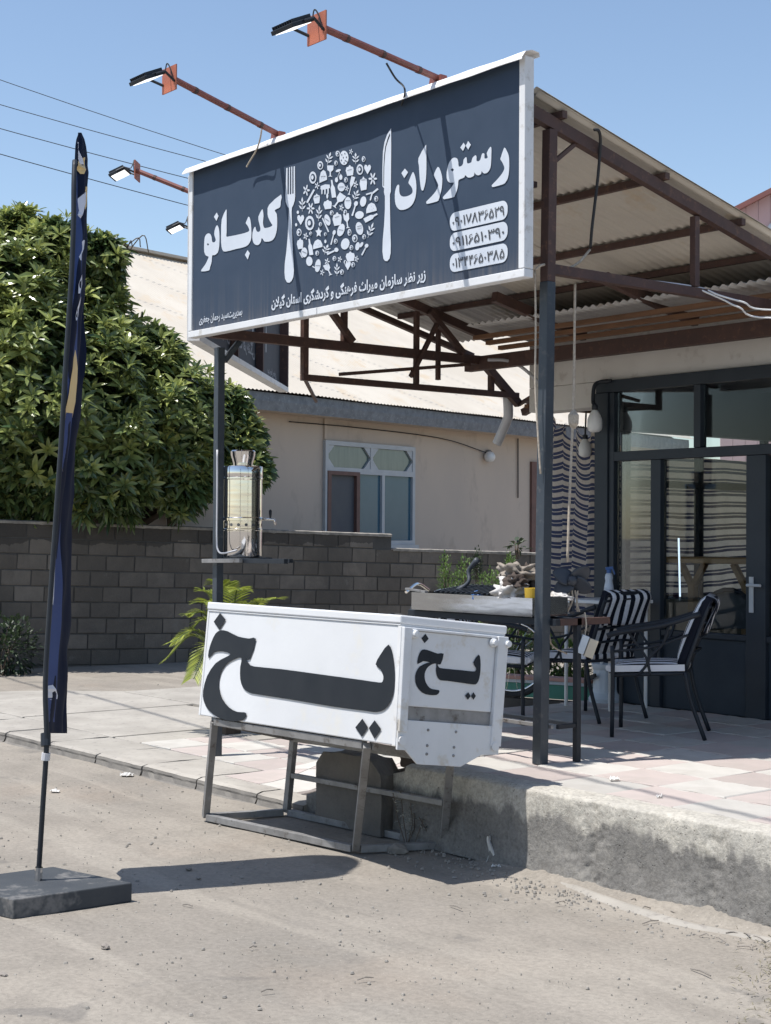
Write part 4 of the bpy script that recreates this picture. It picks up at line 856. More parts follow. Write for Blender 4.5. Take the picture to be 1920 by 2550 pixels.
poly('knife_print', [[(1530,100),(1532,300),(1530,600),(1528,860),(1527,920),(1515,960),(1515,1060),(1517,1200),(1520,1400),(1527,1600),(1524,1720),(1510,1790),(1480,1825),(1450,1820),(1430,1790),(1418,1700),(1422,1550),(1440,1350),(1450,1150),(1450,980),(1437,930),(1440,880),(1418,855),(1418,600),(1425,400),(1445,280),(1480,180)], [(1512,165),(1485,235),(1455,335),(1440,450),(1432,600),(1430,850),(1438,850),(1442,600),(1452,450),(1466,342),(1495,255),(1518,195)]], fC, k=1)
# round emblem of small food pictures
E_ = MB(); ED = MB()
def C_(cx, cy, pts, rot=0, mb=None):
    c, s = math.cos(R(rot)), math.sin(R(rot)); (mb or E_).flat([[P(*fC(cx+x*c-y*s, cy+x*s+y*c), 'Y', yI if (mb or E_) is E_ else yI-0.002) for x, y in pts]])
def ell(w, h, n=14): return [(w/2*math.cos(t), h/2*math.sin(t)) for t in np.linspace(0, 2*math.pi, n, endpoint=False)]
def ring(cx, cy, w, h): C_(cx, cy, ell(w, h)); C_(cx, cy, ell(w*.62, h*.62), 0, ED); C_(cx, cy, ell(w*.36, h*.36, 8), 0, ED if False else E2)
E2 = MB()
def disc(cx, cy, w, h, rot=0): C_(cx, cy, ell(w, h), rot)
def flower(cx, cy, w, h, n=5):
    pts = []
    for i in range(n*6):
        t = 2*math.pi*i/(n*6); k = 0.62+0.38*math.cos(n*t); pts.append((w/2*k*1.05*math.cos(t), h/2*k*1.05*math.sin(t)))
    C_(cx, cy, pts); C_(cx, cy, ell(w*.2, h*.2, 8), 0, ED)
def heart(cx, cy, w, h): C_(cx, cy, [(0, h/2), (-w*.45, -h*.05), (-w/2, -h*.28), (-w*.36, -h/2), (-w*.12, -h*.46), (0, -h*.28), (w*.12, -h*.46), (w*.36, -h/2), (w/2, -h*.28), (w*.45, -h*.05)])
def sprig(cx, cy, w, h, rot=0):
    C_(cx, cy, [(-2, h/2), (2, h/2), (3, -h*.1), (-3, -h*.1)], rot)
    for y in (0.22, -0.08):
        for sgn in (-1, 1): C_(cx, cy, [(0, y*h+h*.12), (sgn*w*.25, y*h+h*.08), (sgn*w*.48, y*h-h*.14), (sgn*w*.2, y*h-h*.08)], rot)
    C_(cx, cy, [(0, -h*.08), (-w*.14, -h*.28), (0, -h/2), (w*.14, -h*.28)], rot)
def bottle(cx, cy, w, h, rot=0): C_(cx, cy, [(-w/2, h/2), (w/2, h/2), (w/2, -h*.05), (w*.2, -h*.22), (w*.18, -h/2), (-w*.18, -h/2), (-w*.2, -h*.22), (-w/2, -h*.05)], rot)
def spoon(x0, y0, x1, y1, w):
    d = Vector((x1-x0, y1-y0)); L = d.length; a = math.degrees(math.atan2(d.y, d.x))-90; disc(x0+d.x*.17, y0+d.y*.17, w, L*.34, a); C_((x0+x1)/2+d.x*.12, (y0+y1)/2+d.y*.12, [(-w*.16, -L*.3), (w*.16, -L*.3), (w*.22, L*.38), (-w*.22, L*.38)], a)
def goblet(cx, cy, w, h, rot=0): C_(cx, cy, [(-w/2, -h/2), (w/2, -h/2), (w*.45, -h*.1), (w*.1, h*.08), (w*.1, h*.42), (w*.35, h/2), (-w*.35, h/2), (-w*.1, h*.42), (-w*.1, h*.08), (-w*.45, -h*.1)], rot)
def pot(cx, cy, w, h): C_(cx, cy, [(-w*.4, -h*.3), (-w*.15, -h*.36), (-w*.05, -h/2), (w*.08, -h*.5), (w*.15, -h*.38), (w*.42, -h*.34), (w*.5, -h*.1), (w*.42, h*.42), (-w*.3, h/2), (-w*.42, h*.2), (-w/2, 0)])
def half(cx, cy, w, h): C_(cx, cy, [(-w/2, h/2), (-w*.48, h*.1), (-w*.3, -h*.32), (0, -h/2), (w*.3, -h*.38), (w*.48, 0), (w/2, h*.25)]); [C_(cx+x*w, cy+y*h, ell(5, 7, 6), 0, ED) for x, y in ((-.2, .1), (0, -.15), (.2, .02), (.05, .15))]
def star(cx, cy, w, h): C_(cx, cy, [(w/2*(1 if i % 2 == 0 else .5)*math.sin(math.pi*i/5), -h/2*(1 if i % 2 == 0 else .5)*math.cos(math.pi*i/5)) for i in range(10)])
def stick(x0, y0, x1, y1, w):
    d = Vector((x1-x0, y1-y0)); n_ = Vector((-d.y, d.x)).normalized()*w/2; C_(0, 0, [(x0+n_.x, y0+n_.y), (x1+n_.x, y1+n_.y), (x1-n_.x, y1-n_.y), (x0-n_.x, y0-n_.y)])
for a in ((612,582,76,112),(815,552,44,66),(1173,500,48,76),(515,740,95,160),(1125,635,88,140),(945,770,46,70),(1337,1015,50,76),(760,1198,48,66),(935,1190,46,68),(475,1330,120,190),(613,1345,40,56),(337,1450,64,100),(487,1465,36,52),(677,1475,34,50),(812,1565,48,68),(1060,1528,70,104),(1180,1508,48,66),(572,1720,48,66),(1015,1648,48,66),(795,1790,48,66),(933,1835,32,52),(1037,1870,48,68),(893,1965,48,70),(990,1450,50,90),(838,430,56,76)): ring(*a)
disc(920,485,118,188); [C_(920+x, 485+y, ell(14, 20, 6), 0, ED) for x, y in ((-30,-40),(10,-55),(30,-10),(-10,-5),(-35,30),(15,35),(0,65),(35,45))]
for a in ((725,490,100,170,15),(1070,490,100,150,0),(1075,965,100,150,25),(378,1085,96,190,0),(595,1200,90,210,5),(1265,1420,96,210,20),(690,1670,110,140,20),(828,1930,80,170,0)): sprig(*a)
for a in ((1010,405,50,76),(570,845,64,96),(430,905,90,150),(1070,830,60,100),(887,1130,60,96),(423,1500,64,96),(700,1830,66,96),(865,1800,56,84),(1082,1795,56,90),(637,1970,56,84),(958,880,50,80)): flower(*a)
for a in ((1293,755,110,170,6),(487,1140,100,160,6)): flower(*a)
for a in ((1225,635,88,124),(358,1290,90,130),(968,1880,80,120)): heart(*a)
for a in ((775,885,56,230,-8),(482,1640,52,210,-8),(1268,1255,60,190,62)): bottle(*a)
spoon(1085,1045,1025,1235,50); spoon(800,1420,750,1610,40); spoon(1225,1600,1150,1745,46); spoon(845,1665,700,1735,56)
for a in ((742,655,84,144,0),(1012,845,52,240,14),(957,1300,76,190,-8),(850,1040,100,200,35),(715,1935,80,150,-25)): goblet(*a)
for a in ((993,650,104,140),(565,1015,84,130),(1170,820,96,180),(830,1280,120,175),(707,1090,110,124),(1000,1765,116,130),(350,1600,84,140)): pot(*a)
for a in ((1275,1135,136,140),(580,1605,124,130),(650,725,100,170)): half(*a)
star(592,1450,90,140); disc(885,862,96,116); disc(970,1070,90,160); disc(1168,1050,80,136,10); disc(705,1290,74,150,-15); disc(1120,1225,116,100,-20); disc(880,1420,90,170,18); disc(1120,1400,96,170,-10); disc(935,1600,110,150,15); disc(1095,1630,56,110,10); disc(1145,1610,38,76,30); disc(405,1710,80,130); disc(470,1825,84,124); disc(580,1882,74,170,8); disc(321,1190,30,44); disc(299,1352,28,44); disc(678,1568,28,48); disc(703,978,26,70); disc(822,770,40,66); disc(878,735,42,72); disc(845,650,70,34,-20); stick(835,745,860,665,5); stick(872,710,860,665,5)
stick(485+48,895,440,1065,24); stick(640,1265,720,1445,16); stick(1205,960,1285,935,18); stick(1360,885,1285,945,24); stick(1285,940,1260,1035,18); stick(510,1890,540,1910,14); stick(380,1780,345,1710,12)
C_(675, 890, [(-58, -40), (0, -62), (60, -58), (62, -15), (48, -8), (46, 60), (30, 60), (28, -2), (8, -2), (5, 68), (-10, 68), (-12, 5), (-32, 8), (-36, 66), (-48, 66), (-50, 10), (-60, 0)])
for cx_, cy_, a in ((650,725,0),(885,862,0),(1120,1400,-10),(1120,1370,-10),(580,1882,6),(880,1420,15),(405,1710,30),(700,1290,40),(830,1250,-15),(565,990,-10),(1170,770,0),(970,1040,0),(993,640,-12)): C_(cx_, cy_, [(-30, -2), (30, -6), (30, -1), (-30, 4)], a, ED)
em = E_.build('food_emblem', 'ink', sg, fix=False, kind='stuff'); ED.build('emblem_gap', 'flex', em, fix=False, kind='stuff')
b2 = MB(); b2.v = [v+V(0, -0.004, 0) for v in E2.v]; b2.f = E2.f; b2.build('emblem_dot', 'ink', em, fix=False, kind='stuff')
def zS(x, y): return P(x, y, 'Y', yI)
def line_on_sign(name, body, xl, ybl, ytl, xr, ybr, ytr, m='ink', bold=0.02, parent=sg, space=1.0, dy=0.0):
    a, c = zS(xl, ybl), zS(xr, ybr); t0, t1 = zS(xl, ytl), zS(xr, ytr); h_ = ((t0-a)+(t1-c))*0.5; write(name, body, m, parent, a+V(0, dy, 0), c-a, ZZ*h_.z, bold, space)
line_on_sign('small_writing', shape('زیر نظر سازمان میراث فرهنگی و گردشگری استان گیلان'), 676, 774, 738, 1060, 704, 664, bold=0.03)
line_on_sign('small_writing', shape('بمدیریت:سید رحمان جعفری'), 496, 811, 788, 603, 790, 765, bold=0.016)
fD = lambda x, y: (1110+x*.10204, 490+y*.10204)
for (tl, tr, br, bl), body in (((( 230,370),(1440,90),(1400,560),(190,835)), '۰۹۰۱۷۸۳۶۵۲۹'), (((215,880),(1420,600),(1390,1075),(195,1325)), '۰۹۱۱۶۵۱۰۳۹۰'), (((200,1400),(1410,1130),(1370,1605),(200,1840)), '۰۱۳۴۴۶۵۰۳۸۵')):
    a, c, d, e = zS(*fD(*bl)), zS(*fD(*br)), zS(*fD(*tr)), zS(*fD(*tl)); zlo = (a.z+c.z)/2; zhi = (d.z+e.z)/2; xa = (zS(*fD(100, (tl[1]+bl[1])/2)).x); xb = zS(*fD(1510, (tr[1]+br[1])/2)).x; r = (zhi-zlo)*0.42
    lp = []
    for (qx, qz, t0) in ((xb-r, zhi-r, 0), (xa+r, zhi-r, 90), (xa+r, zlo+r, 180), (xb-r, zlo+r, 270)):
        lp += [V(qx+r*math.cos(R(t0+k*15)), yI, qz+r*math.sin(R(t0+k*15))) for k in range(7)]
    pl = MB().flat([lp]).build('number_plate', 'ink', sg, fix=False); w = xb-xa; h = zhi-zlo
    write('number', body, 'ink_dark', pl, V(xa+w*0.05, yI-0.003, zlo+h*0.2), V(w*0.9, 0, 0), ZZ*h*0.58, 0.012)

write('back_writing', shape('زیر نظر سازمان میراث فرهنگی و گردشگری استان گیلان'), 'ink_dim', sg, V(-8.35, YS+0.056, sz0+0.14), V(1.75, 0, 0), ZZ*0.13, 0.02)
# second board that runs back from the left end, seen from behind
S2o = V(-9.86, 6.14, 0); S2d = V(-0.716, 0.704, 0).normalized(); S2n = V(0.704, 0.716, 0).normalized(); L2 = 4.17
s2 = thing('side_sign', S2o+ZZ*sz0, 'back of a second dark sign board behind the left end of the big sign', 'sign')
def S2(t, d, z): return S2o+S2d*t+S2n*d+ZZ*z
def b2x(nm, t0, t1, d0, d1, z0, z1, m): MB().hexa([S2(t0, d0, z0), S2(t1, d0, z0), S2(t1, d1, z0), S2(t0, d1, z0), S2(t0, d0, z1), S2(t1, d0, z1), S2(t1, d1, z1), S2(t0, d1, z1)]).build(nm, m, s2, bev=0.003)
b2x('sheet', 0.05, L2-0.05, -0.09, -0.085, sz0+0.05, sz1-0.05, 'flex_back')
b2x('frame_rail', 0, L2, -0.10, 0.0, sz0, sz0+0.05, 'signframe'); b2x('frame_rail', 0, L2, -0.10, 0.0, sz1-0.05, sz1, 'signframe'); b2x('frame_stile', 0, 0.05, -0.10, 0.0, sz0+0.052, sz1-0.052, 'signframe'); b2x('frame_stile', L2-0.05, L2, -0.10, 0.0, sz0+0.052, sz1-0.052, 'brown')
for t in (1.55, 2.75): b2x('frame_post', t, t+0.06, -0.08, -0.01, sz0+0.052, sz1-0.052, 'brown')
wo = S2(2.72, -0.082, sz0+0.16); write('back_writing', shape('زیر نظر سازمان میراث فرهنگی'), 'ink_dim', s2, wo, S2d*-2.3, ZZ*0.17, 0.02)
wo = S2(3.9, -0.082, sz0+0.10); write('back_writing', shape('سید رحمان جعفری'), 'ink_dim', s2, wo, S2d*-0.5, ZZ*0.09, 0.03)
def fork2(t):
    lp = [(0, 0.0), (.03, 0.02), (.035, .14), (.015, .33), (.05, .42), (.055, .7), (-.055, .7), (-.05, .42), (-.015, .33), (-.035, .14), (-.03, 0.02)]; MB().flat([[S2(t+x, -0.082, sz0+0.30+z) for x, z in lp]]).build('back_print', 'ink_dim', s2, fix=False)
fork2(2.6); fork2(3.3)

# ================================================================ FLOODLIGHTS
def floodlight(base, tip, along, out, label, name='sign_floodlight'):
    """arm from base to tip, oxide plate square to it, slim lamp that faces back to the board"""
    base, tip, along, out = Vector(base), Vector(tip), Vector(along).normalized(), Vector(out).normalized()
    t = thing(name, base, label, 'floodlight', 'floodlights on arms above the sign boards')
    MB().tube([base, tip], 0.021, 8).build('arm', 'redarm', t, smooth=False)
    d = (tip-base)
    for k in (0.18, 0.5, 0.8): MB().tube([base+d*k, base+d*(k+0.025)], 0.0235, 8).build('tape_band', 'brown', t)
    MB().hexa([base-along*0.06-out*0.02-ZZ*0.03, base+along*0.06-out*0.02-ZZ*0.03, base+along*0.06+out*0.03-ZZ*0.03, base-along*0.06+out*0.03-ZZ*0.03, base-along*0.05-out*0.02+ZZ*0.012, base+along*0.05-out*0.02+ZZ*0.012, base+along*0.05+out*0.03+ZZ*0.012, base-along*0.05+out*0.03+ZZ*0.012]).build('foot', 'redarm', t)
    up = ZZ; pc = tip+out*0.008-along*0.04
    MB().hexa([pc+along*s*0.085+up*h+out*o for h in (-0.075, 0.085) for s, o in ((-1, -0.004), (1, -0.004), (1, 0.004), (-1, 0.004))]).build('plate', 'redplate', t)
    # lamp body: thin slab tilted back to the board
    ld = (-out*0.42-ZZ*0.91).normalized(); lu = along.cross(ld).normalized(); lu = lu if lu.dot(out) > 0 else -lu
    c = tip+out*0.165-ZZ*0.012-along*0.05
    def q(a, b_, k): return c+(along*a+lu*b_+ld*k)*0.8
    body = MB().hexa([q(a, b_, k) for k in (0.018, -0.012) for a, b_ in ((-.125, -.1), (.125, -.1), (.125, .1), (-.125, .1))]).build('housing', 'black', t, bev=0.004)
    fins = MB()
    for i in range(9): a = -0.11+0.0275*i; fins.hexa([q(a+e, b_, k) for k in (-0.0125, -0.036) for e, b_ in ((-.004, -.085), (.004, -.085), (.004, .085), (-.004, .085))])
    fins.build('cooling_fins', 'black', body)
    MB().hexa([q(a, b_, k) for k in (0.022, 0.0185) for a, b_ in ((-.105, -.08), (.105, -.08), (.105, .08), (-.105, .08))]).build('lens', 'lens', body)
    for s in (-1, 1): MB().tube([q(s*0.132, -0.0, 0), q(s*0.132, -0.09, 0), pc+along*s*0.07+out*0.005-ZZ*0.02], 0.009, 6).build('bracket_arm', 'black', t)
    MB().tube(spline([q(0.06, -0.09, -0.02), pc+out*0.05+up*0.03+along*0.02, pc+out*0.025+up*0.10+along*0.01, pc+out*0.02+up*0.05+along*0.05, pc+out*0.01-up*0.02+along*0.06], 5), 0.0045, 5).build('cable', 'cable', t); return t
# two on the big board (arms lean slightly to the right), two on the second board
ax = V(1, 0, 0)
t1 = P(803, 69, 'X', -6.68); t2 = P(433, 197, 'X', -8.36)
floodlight(V(-6.97, 6.02, 4.515), t1, ax, V(0, -1, 0), 'floodlight on a long arm over the right half of the big sign')
floodlight(V(-8.66, 6.02, 4.515), t2, ax, V(0, -1, 0), 'floodlight on a long arm over the left half of the big sign')
rr2 = lambda r, f, z: W(r, f, z)
for t, px, py, lab in ((1.46, 341, 425, 'floodlight sticking out left of the big sign, upper of two there'), (3.5, 474, 562, 'floodlight half hidden behind the left edge of the big sign, lower of two there')):
    bs = S2(t, -0.05, sz1+0.06); f_ = fh.dot(bs)+0.09; tp_ = P(px, py, 'F', f_); floodlight(bs, tp_, -S2d, -S2n, lab)
# loose cables of the big sign
MB().tube(spline([P(962, 157, 'X', -6.78), P(985, 195, 'X', -6.8), P(1005, 215, 'Y', 5.93), P(1008, 234, 'Y', 5.93), P(1000, 262, 'Y', 5.98)], 5), 0.006, 6).build('sign_cable', 'cable', None, 'thin loose cable hanging from the right floodlight arm to the sign', 'cable', org=P(1005, 215, 'Y', 5.93))
MB().tube(spline([P(653, 310, 'Y', 5.9), P(648, 345, 'Y', 5.9), P(638, 375, 'Y', 5.93), P(622, 402, 'Y', 5.95), P(614, 416, 'Y', 5.95)], 5), 0.006, 6).build('sign_cable', 'rope', None, 'frayed pale cable end dangling over the left part of the sign', 'cable', org=P(648, 345, 'Y', 5.9))
# ================================================================ ICE BOX ON ITS STAND
def solve_box():
    o = np.array([-7.909, 4.946, 0.658]); a, b_, c = -0.062, -0.015, -0.097; sz = np.array([2.01, 0.665, 0.617])
    Rz = np.array([[math.cos(a), -math.sin(a), 0], [math.sin(a), math.cos(a), 0], [0, 0, 1]]); Ry = np.array([[math.cos(b_), 0, math.sin(b_)], [0, 1, 0], [-math.sin(b_), 0, math.cos(b_)]]); Rx = np.array([[1, 0, 0], [0, math.cos(c), -math.sin(c)], [0, math.sin(c), math.cos(c)]])
    Rm = Rz@Ry@Rx; return lambda u, v, w: Vector(o+Rm@(np.array([u, v, w])*sz)), Vector(Rm[:, 1]), Vector(Rm[:, 0]), Vector(Rm[:, 2])
bxf, bY, bX, bZ = solve_box()
def snap(p, x, y):   # nudge a modelled corner onto the measured corner at the same distance
    return P(x, y, 'F', (p-CAM).dot(fh))
c001 = snap(bxf(0, 0, 1), 520, 1521); c101 = snap(bxf(1, 0, 1), 999, 1557); c100 = snap(bxf(1, 0, 0), 983, 1857)
nF = (c101-c001).cross(c100-c101).normalized(); nF = nF if nF.dot(bY) < 0 else -nF
c000 = PP(497, 1781, c001, nF); c111 = snap(bxf(1, 1, 1), 1258, 1583); c110 = snap(bxf(1, 1, 0), 1237, 1873)
c011 = c001+(c111-c101); c010 = c000+(c110-c100)
def BX(u, v, w):
    f = lambda a, b_, c, d: lerp(lerp(a, b_, u), lerp(c, d, u), v)
    return lerp(f(c000, c100, c010, c110), f(c001, c101, c011, c111), w)
bZ = (c001-c000).normalized(); bX = (c101-c001).normalized(); bY = (c111-c101).normalized()
ice = thing('ice_box', BX(0.5, 0.5, 0), 'tilted white ice box with big black Persian lettering beside the kerb', 'ice box')
def bh(nm, u0, u1, v0, v1, w0, w1, m, par=ice, bev=0.004): return MB().hexa([BX(u0, v0, w0), BX(u1, v0, w0), BX(u1, v1, w0), BX(u0, v1, w0), BX(u0, v0, w1), BX(u1, v0, w1), BX(u1, v1, w1), BX(u0, v1, w1)]).build(nm, m, par, bev=bev)
bh('body', 0, 1, 0, 1, 0, 1, 'white', bev=0.006)
lid = bh('lid', -0.004, 1.003, -0.015, 1.01, 1.012, 1.085, 'white', bev=0.008)
bh('lid_trim', -0.002, 1.0, -0.008, 1.0, 0.998, 1.0118, 'white_side', lid, 0.001)
bh('edge_trim', 0.99, 1.004, -0.006, 0.02, 0.0, 0.996, 'signframe', bev=0.002); bh('edge_trim', -0.004, 0.006, -0.006, 0.02, 0.0, 0.996, 'signframe', bev=0.002)
# right end: hatch with lettering, worn opening, slotted lower plate
e0 = 1.0
bh('end_post', e0+.0005, e0+.016, 0.0, 0.075, 0.12, 0.99, 'white_side'); bh('end_post', e0+.0005, e0+.016, 0.90, 1.0, 0.05, 0.99, 'white_side')
bh('hatch_panel', e0+.0003, e0+.006, 0.078, 0.897, 0.335, 0.965, 'white_side'); bh('hatch_rail', e0+.0005, e0+.012, 0.078, 0.897, 0.967, 0.99, 'white_side')
bh('worn_gap', e0+.0001, e0+.003, 0.078, 0.897, 0.215, 0.333, 'bare_steel', bev=0)
MB().flat([[BX(1.0024, v, w) for v, w in ((.54, .22), (.55, .27), (.60, .275), (.62, .318), (.70, .322), (.72, .33), (.89, .33), (.89, .22))]]).build('torn_hole', 'inner_dark', ice, fix=False)
pl = [(0.0, 0.22), (0.0, -0.03), (0.08, -0.03), (0.20, -0.14), (0.62, -0.14), (0.82, -0.03), (0.99, -0.02), (0.99, 0.22)]
MB().slab([BX(e0+0.004, v, w) for v, w in pl], bX*0.014).build('lower_plate', 'white_side', ice, bev=0.002)
for v, w in ((.07, .15), (.28, .15), (.55, .15), (.28, .02), (.54, .02), (.93, .14), (.28, -.05), (.54, -.05)): MB().lathe([(0.008, 0), (0.007, 0.004), (0.001, 0.006)], BX(e0+0.004, v, w)+bX*0.014, 8, bX).build('rivet', 'bare_steel', ice)
for v, w in ((0.10, 0.94), (0.86, 0.93), (0.99, 0.93)): MB().lathe([(0.024, 0), (0.024, 0.014), (0.017, 0.018), (0.016, 0.034), (0.001, 0.036)], BX(e0+0.008, v, w), 12, bX).build('bolt_knob', 'white_side', ice, smooth=False)
for v in (0.035, 0.94):
    for w in (0.05,): MB().lathe([(0.022, 0), (0.024, 0.012), (0.001, 0.013)], BX(e0+0.012, v, w), 10, bX).build('bolt_knob', 'white_side', ice)
fE = lambda x, y: (480+x*.4922, 1440+y*.4922); fG = lambda x, y: (1000+x*.3001, 1360+y*.3001)
ptF = c101+nF*0.006
def boxpoly(nm, loops, f, pt, n, k=3):
    lp = [[PP(*f(px, py), pt, n) for px, py in l] for l in loops]; lp = [smooth_loop(l, k) if len(l) > 6 else l for l in lp]; return MB().flat(lp).build(nm, 'letter_black', ice, fix=False)
boxpoly('letter', [[(80,405),(80,370),(95,320),(115,280),(140,263),(175,268),(230,295),(285,305),(320,307),(288,411),(266,405),(285,432),(310,446),(450,460),(650,487),(850,514),(940,527),(960,522),(964,495),(950,462),(925,435),(950,385),(990,335),(1010,380),(1020,470),(1018,560),(1000,625),(970,663),(930,677),(880,672),(700,648),(500,614),(330,588),(285,578),(255,555),(240,510),(240,450),(246,402),(205,412),(165,440),(138,490),(132,550),(150,610),(185,655),(225,676),(262,678),(272,690),(262,710),(240,722),(190,722),(130,705),(80,668),(55,620),(52,570),(72,495),(115,430),(165,400),(190,383),(150,370),(108,375)]], fE, ptF, nF, 2)
for l in ([(138,175),(167,210),(135,262),(106,220)], [(858,710),(887,754),(855,802),(822,755)], [(920,718),(953,763),(920,812),(890,758)]): boxpoly('letter_dot', [l], fE, ptF, nF)
nE = bX; ptE = BX(1.0, 0.5, 0.6)+bX*0.014
nE2 = (c111-c101).cross(c100-c101).normalized(); nE2 = nE2 if nE2.dot(bX) > 0 else -nE2; ptE = BX(1.006, 0.5, 0.65)+nE2*0.004
boxpoly('letter', [[(132,978),(138,920),(160,870),(190,857),(240,870),(300,892),(350,893),(325,980),(300,978),(310,1005),(345,1015),(500,1030),(590,1040),(615,1035),(618,1010),(595,965),(640,900),(655,945),(655,1030),(645,1100),(625,1140),(595,1148),(500,1135),(380,1118),(320,1112),(295,1080),(285,1030),(288,975),(245,985),(210,1015),(192,1060),(195,1110),(215,1155),(250,1185),(310,1195),(312,1215),(290,1235),(230,1235),(170,1215),(125,1160),(113,1100),(120,1050),(150,1000),(210,970),(235,965),(180,955)]], fG, ptE, nE2, 2)
for l in ([(200,728),(225,768),(192,805),(165,765)], [(555,1212),(574,1245),(550,1275),(528,1240)], [(597,1212),(617,1243),(597,1275),(576,1245)]): boxpoly('letter_dot', [l], fG, ptE, nE2)
# stand
st = thing('metal_stand', P(700, 2070, 'Z', 0), 'worn grey square tube stand carrying the white ice box', 'stand')
FLb, FRb, BLb, BRb = P(512, 2034, 'Z', 0.02), P(886, 2114, 'Z', 0.02), P(714, 2022, 'Z', 0.02), P(1104, 2104, 'Z', 0.02)
def onbottom(x, y, dn): return PP(x, y, c000+bZ*-dn, (c100-c000).cross(c010-c000).normalized())
zb0 = -0.022
nB = (c100-c000).cross(c010-c000).normalized()
FLt, FRt = PP(534, 1797, c000-bY*-0.03, nF), PP(914, 1856, c000-bY*-0.03, nF)
BLt = FLt+(c010-c000)*0.8; BRt = FRt+(c010-c000)*0.8
BLt = P(732, 1838, 'F', (BLt-CAM).dot(fh)); BRt = P(1122, 1893, 'F', (BRt-CAM).dot(fh))
tb_ = lambda nm, p, q, w=0.04: MB().bar(p, q, w, w).build(nm, 'bare_steel', st, bev=0.003)
for p, q in ((FLb, FLt), (FRb, FRt), (BLb, BLt), (BRb, BRt)): tb_('leg', p, q)
e = lambda p, q, k=0.024: (p+(q-p).normalized()*k, q-(q-p).normalized()*k)
for p, q in ((FLb, FRb), (FRb, BRb), (BLb, BRb), (FLb, BLb)): tb_('bottom_rail', *e(p, q))
for p, q in ((FLt, FRt), (FRt, BRt), (BLt, BRt), (FLt, BLt)): tb_('top_rail', *e(p, q))
mb1, mb2 = lerp(BLb, BLt, 0.5), lerp(BRb, BRt, 0.5); tb_('back_rail', *e(mb1, mb2), 0.03)

# ================================================================ FEATHER FLAG
fs_c = [W(-1.675, 6.94), W(-1.195, 7.29), W(-1.644, 7.63), W(-2.12, 7.28)]
fl = thing('feather_flag', W(-1.664, 7.31), 'tall narrow navy black feather flag on a dark square base slab', 'flag')
bsl = MB(); bsl.slab([p+ZZ*-0.004 for p in fs_c], ZZ*0.092); bsl.build('base_slab', 'base', fl, bev=0.006)
pb = P(95, 2192, 'Z', 0.088)
Lz = lambda x, y, f: P(x, y, 'F', f)
rows = [(1826, 113, 168, 7.31, 7.91), (1793, 111, 170, 7.31, 7.91), (1671, 113, 174, 7.31, 7.91), (1541, 121, 175, 7.31, 7.91), (1342, 135, 171, 7.31, 7.92), (1203, 145, 182, 7.32, 7.93), (1122, 149.5, 186, 7.32, 7.93), (1000, 162, 200, 7.33, 7.94), (917, 163, 209, 7.33, 7.94), (743, 175.5, 217, 7.34, 7.94), (585, 182, 219, 7.36, 7.92), (458, 183.5, 217, 7.40, 7.86), (395, 186, 216.5, 7.45, 7.78), (352, 188, 211, 7.52, 7.70), (330, 196, 201, 7.58, 7.64)]
ry = np.array([r[0] for r in rows][::-1], float); cols = [np.array([r[k] for r in rows][::-1], float) for k in range(1, 5)]
def flag_pt(y, u, off=0.0):
    x0, x1, f0, f1 = (float(np.interp(y, ry, c)) for c in cols); yt = y
    p = Lz(x0, y, f0); q = Lz(x1, y, f1); g = p.lerp(q, u); side = Vector((-(q-p).y, (q-p).x, 0)).normalized(); side = side if side.dot(rh) > 0 else -side
    wv = 0.012*math.sin(u*7+y*0.006)+0.009*math.sin(u*15+y*0.013)+0.012*noise.noise(Vector((u*5, y*0.012, 2)))
    return g+side*(wv*min(1, 4*u)*(1 if y > 420 else 0.4)+off)
b = MB(); b.sheet(lambda u, v: flag_pt(lerp(1826, 330, v), u), 16, 90); cl = b.build('flag_cloth', 'flag', fl, smooth=True, fix=False)
sp = [pb+ZZ*0.0, Lz(107, 2000, 7.31), Lz(116, 1850, 7.31)]+[flag_pt(y, 0.012) for y in (1700, 1500, 1300, 1100, 900, 700, 560, 460, 400)]
MB().tube(spline(sp, 4), 0.0125, 8).build('pole', 'black', fl, smooth=True); MB().tube([pb-ZZ*0.002, pb.lerp(sp[1], 0.17)], 0.019, 10).build('spigot', 'chrome', fl)
MB().tube([Lz(113, 1893, 7.31), Lz(115, 1875, 7.31)], 0.021, 10).build('tape_wrap', 'pipe', fl); MB().tube([flag_pt(1826, 0.03)+ZZ*0.0, Lz(114, 1858, 7.31)], 0.024, 10).build('sleeve_end', 'black', fl)
def fstrip(nm, m, rw, off=0.004):   # rows: photo row, left, right -> a strip of print or painted glint lying on the cloth
    b = MB()
    for (y, xa, xb) in rw:
        x0, x1 = float(np.interp(y, ry, cols[0])), float(np.interp(y, ry, cols[1]))
        for x in (xa, xb): b.v.append(flag_pt(y, min(1.0, max(0.0, (x-x0)/(x1-x0))), off))
    for i in range(len(rw)-1): b.f.append((2*i, 2*i+1, 2*i+3, 2*i+2))
    b.build(nm, m, fl, fix=False)
fA2 = lambda x, y: (60+x*.4068, 1000+y*.4068); fB2 = lambda x, y: (60+x*.3166, 300+y*.3166)
def fr(f, l): return [(f(0, y)[1], f(a, 0)[0], f(c, 0)[0]) for y, a, c in l]
fstrip('blue_shape', 'flagblue', [(y, float(np.interp(y, ry, cols[0]))+3, lerp(float(np.interp(y, ry, cols[0])), float(np.interp(y, ry, cols[1])), 0.45+0.06*math.sin(y*.01))) for y in range(430, 1800, 12)], 0.002)
fstrip('gold_shape_and_glint', 'gold', fr(fB2, [(1800, 392, 396), (1870, 372, 396), (1950, 358, 393), (2060, 345, 386), (2140, 338, 381), (2212, 330, 377)])+fr(fA2, [(60, 246, 283), (170, 236, 281), (260, 228, 274), (350, 218, 273), (400, 221, 266), (425, 228, 258), (438, 236, 248)]))
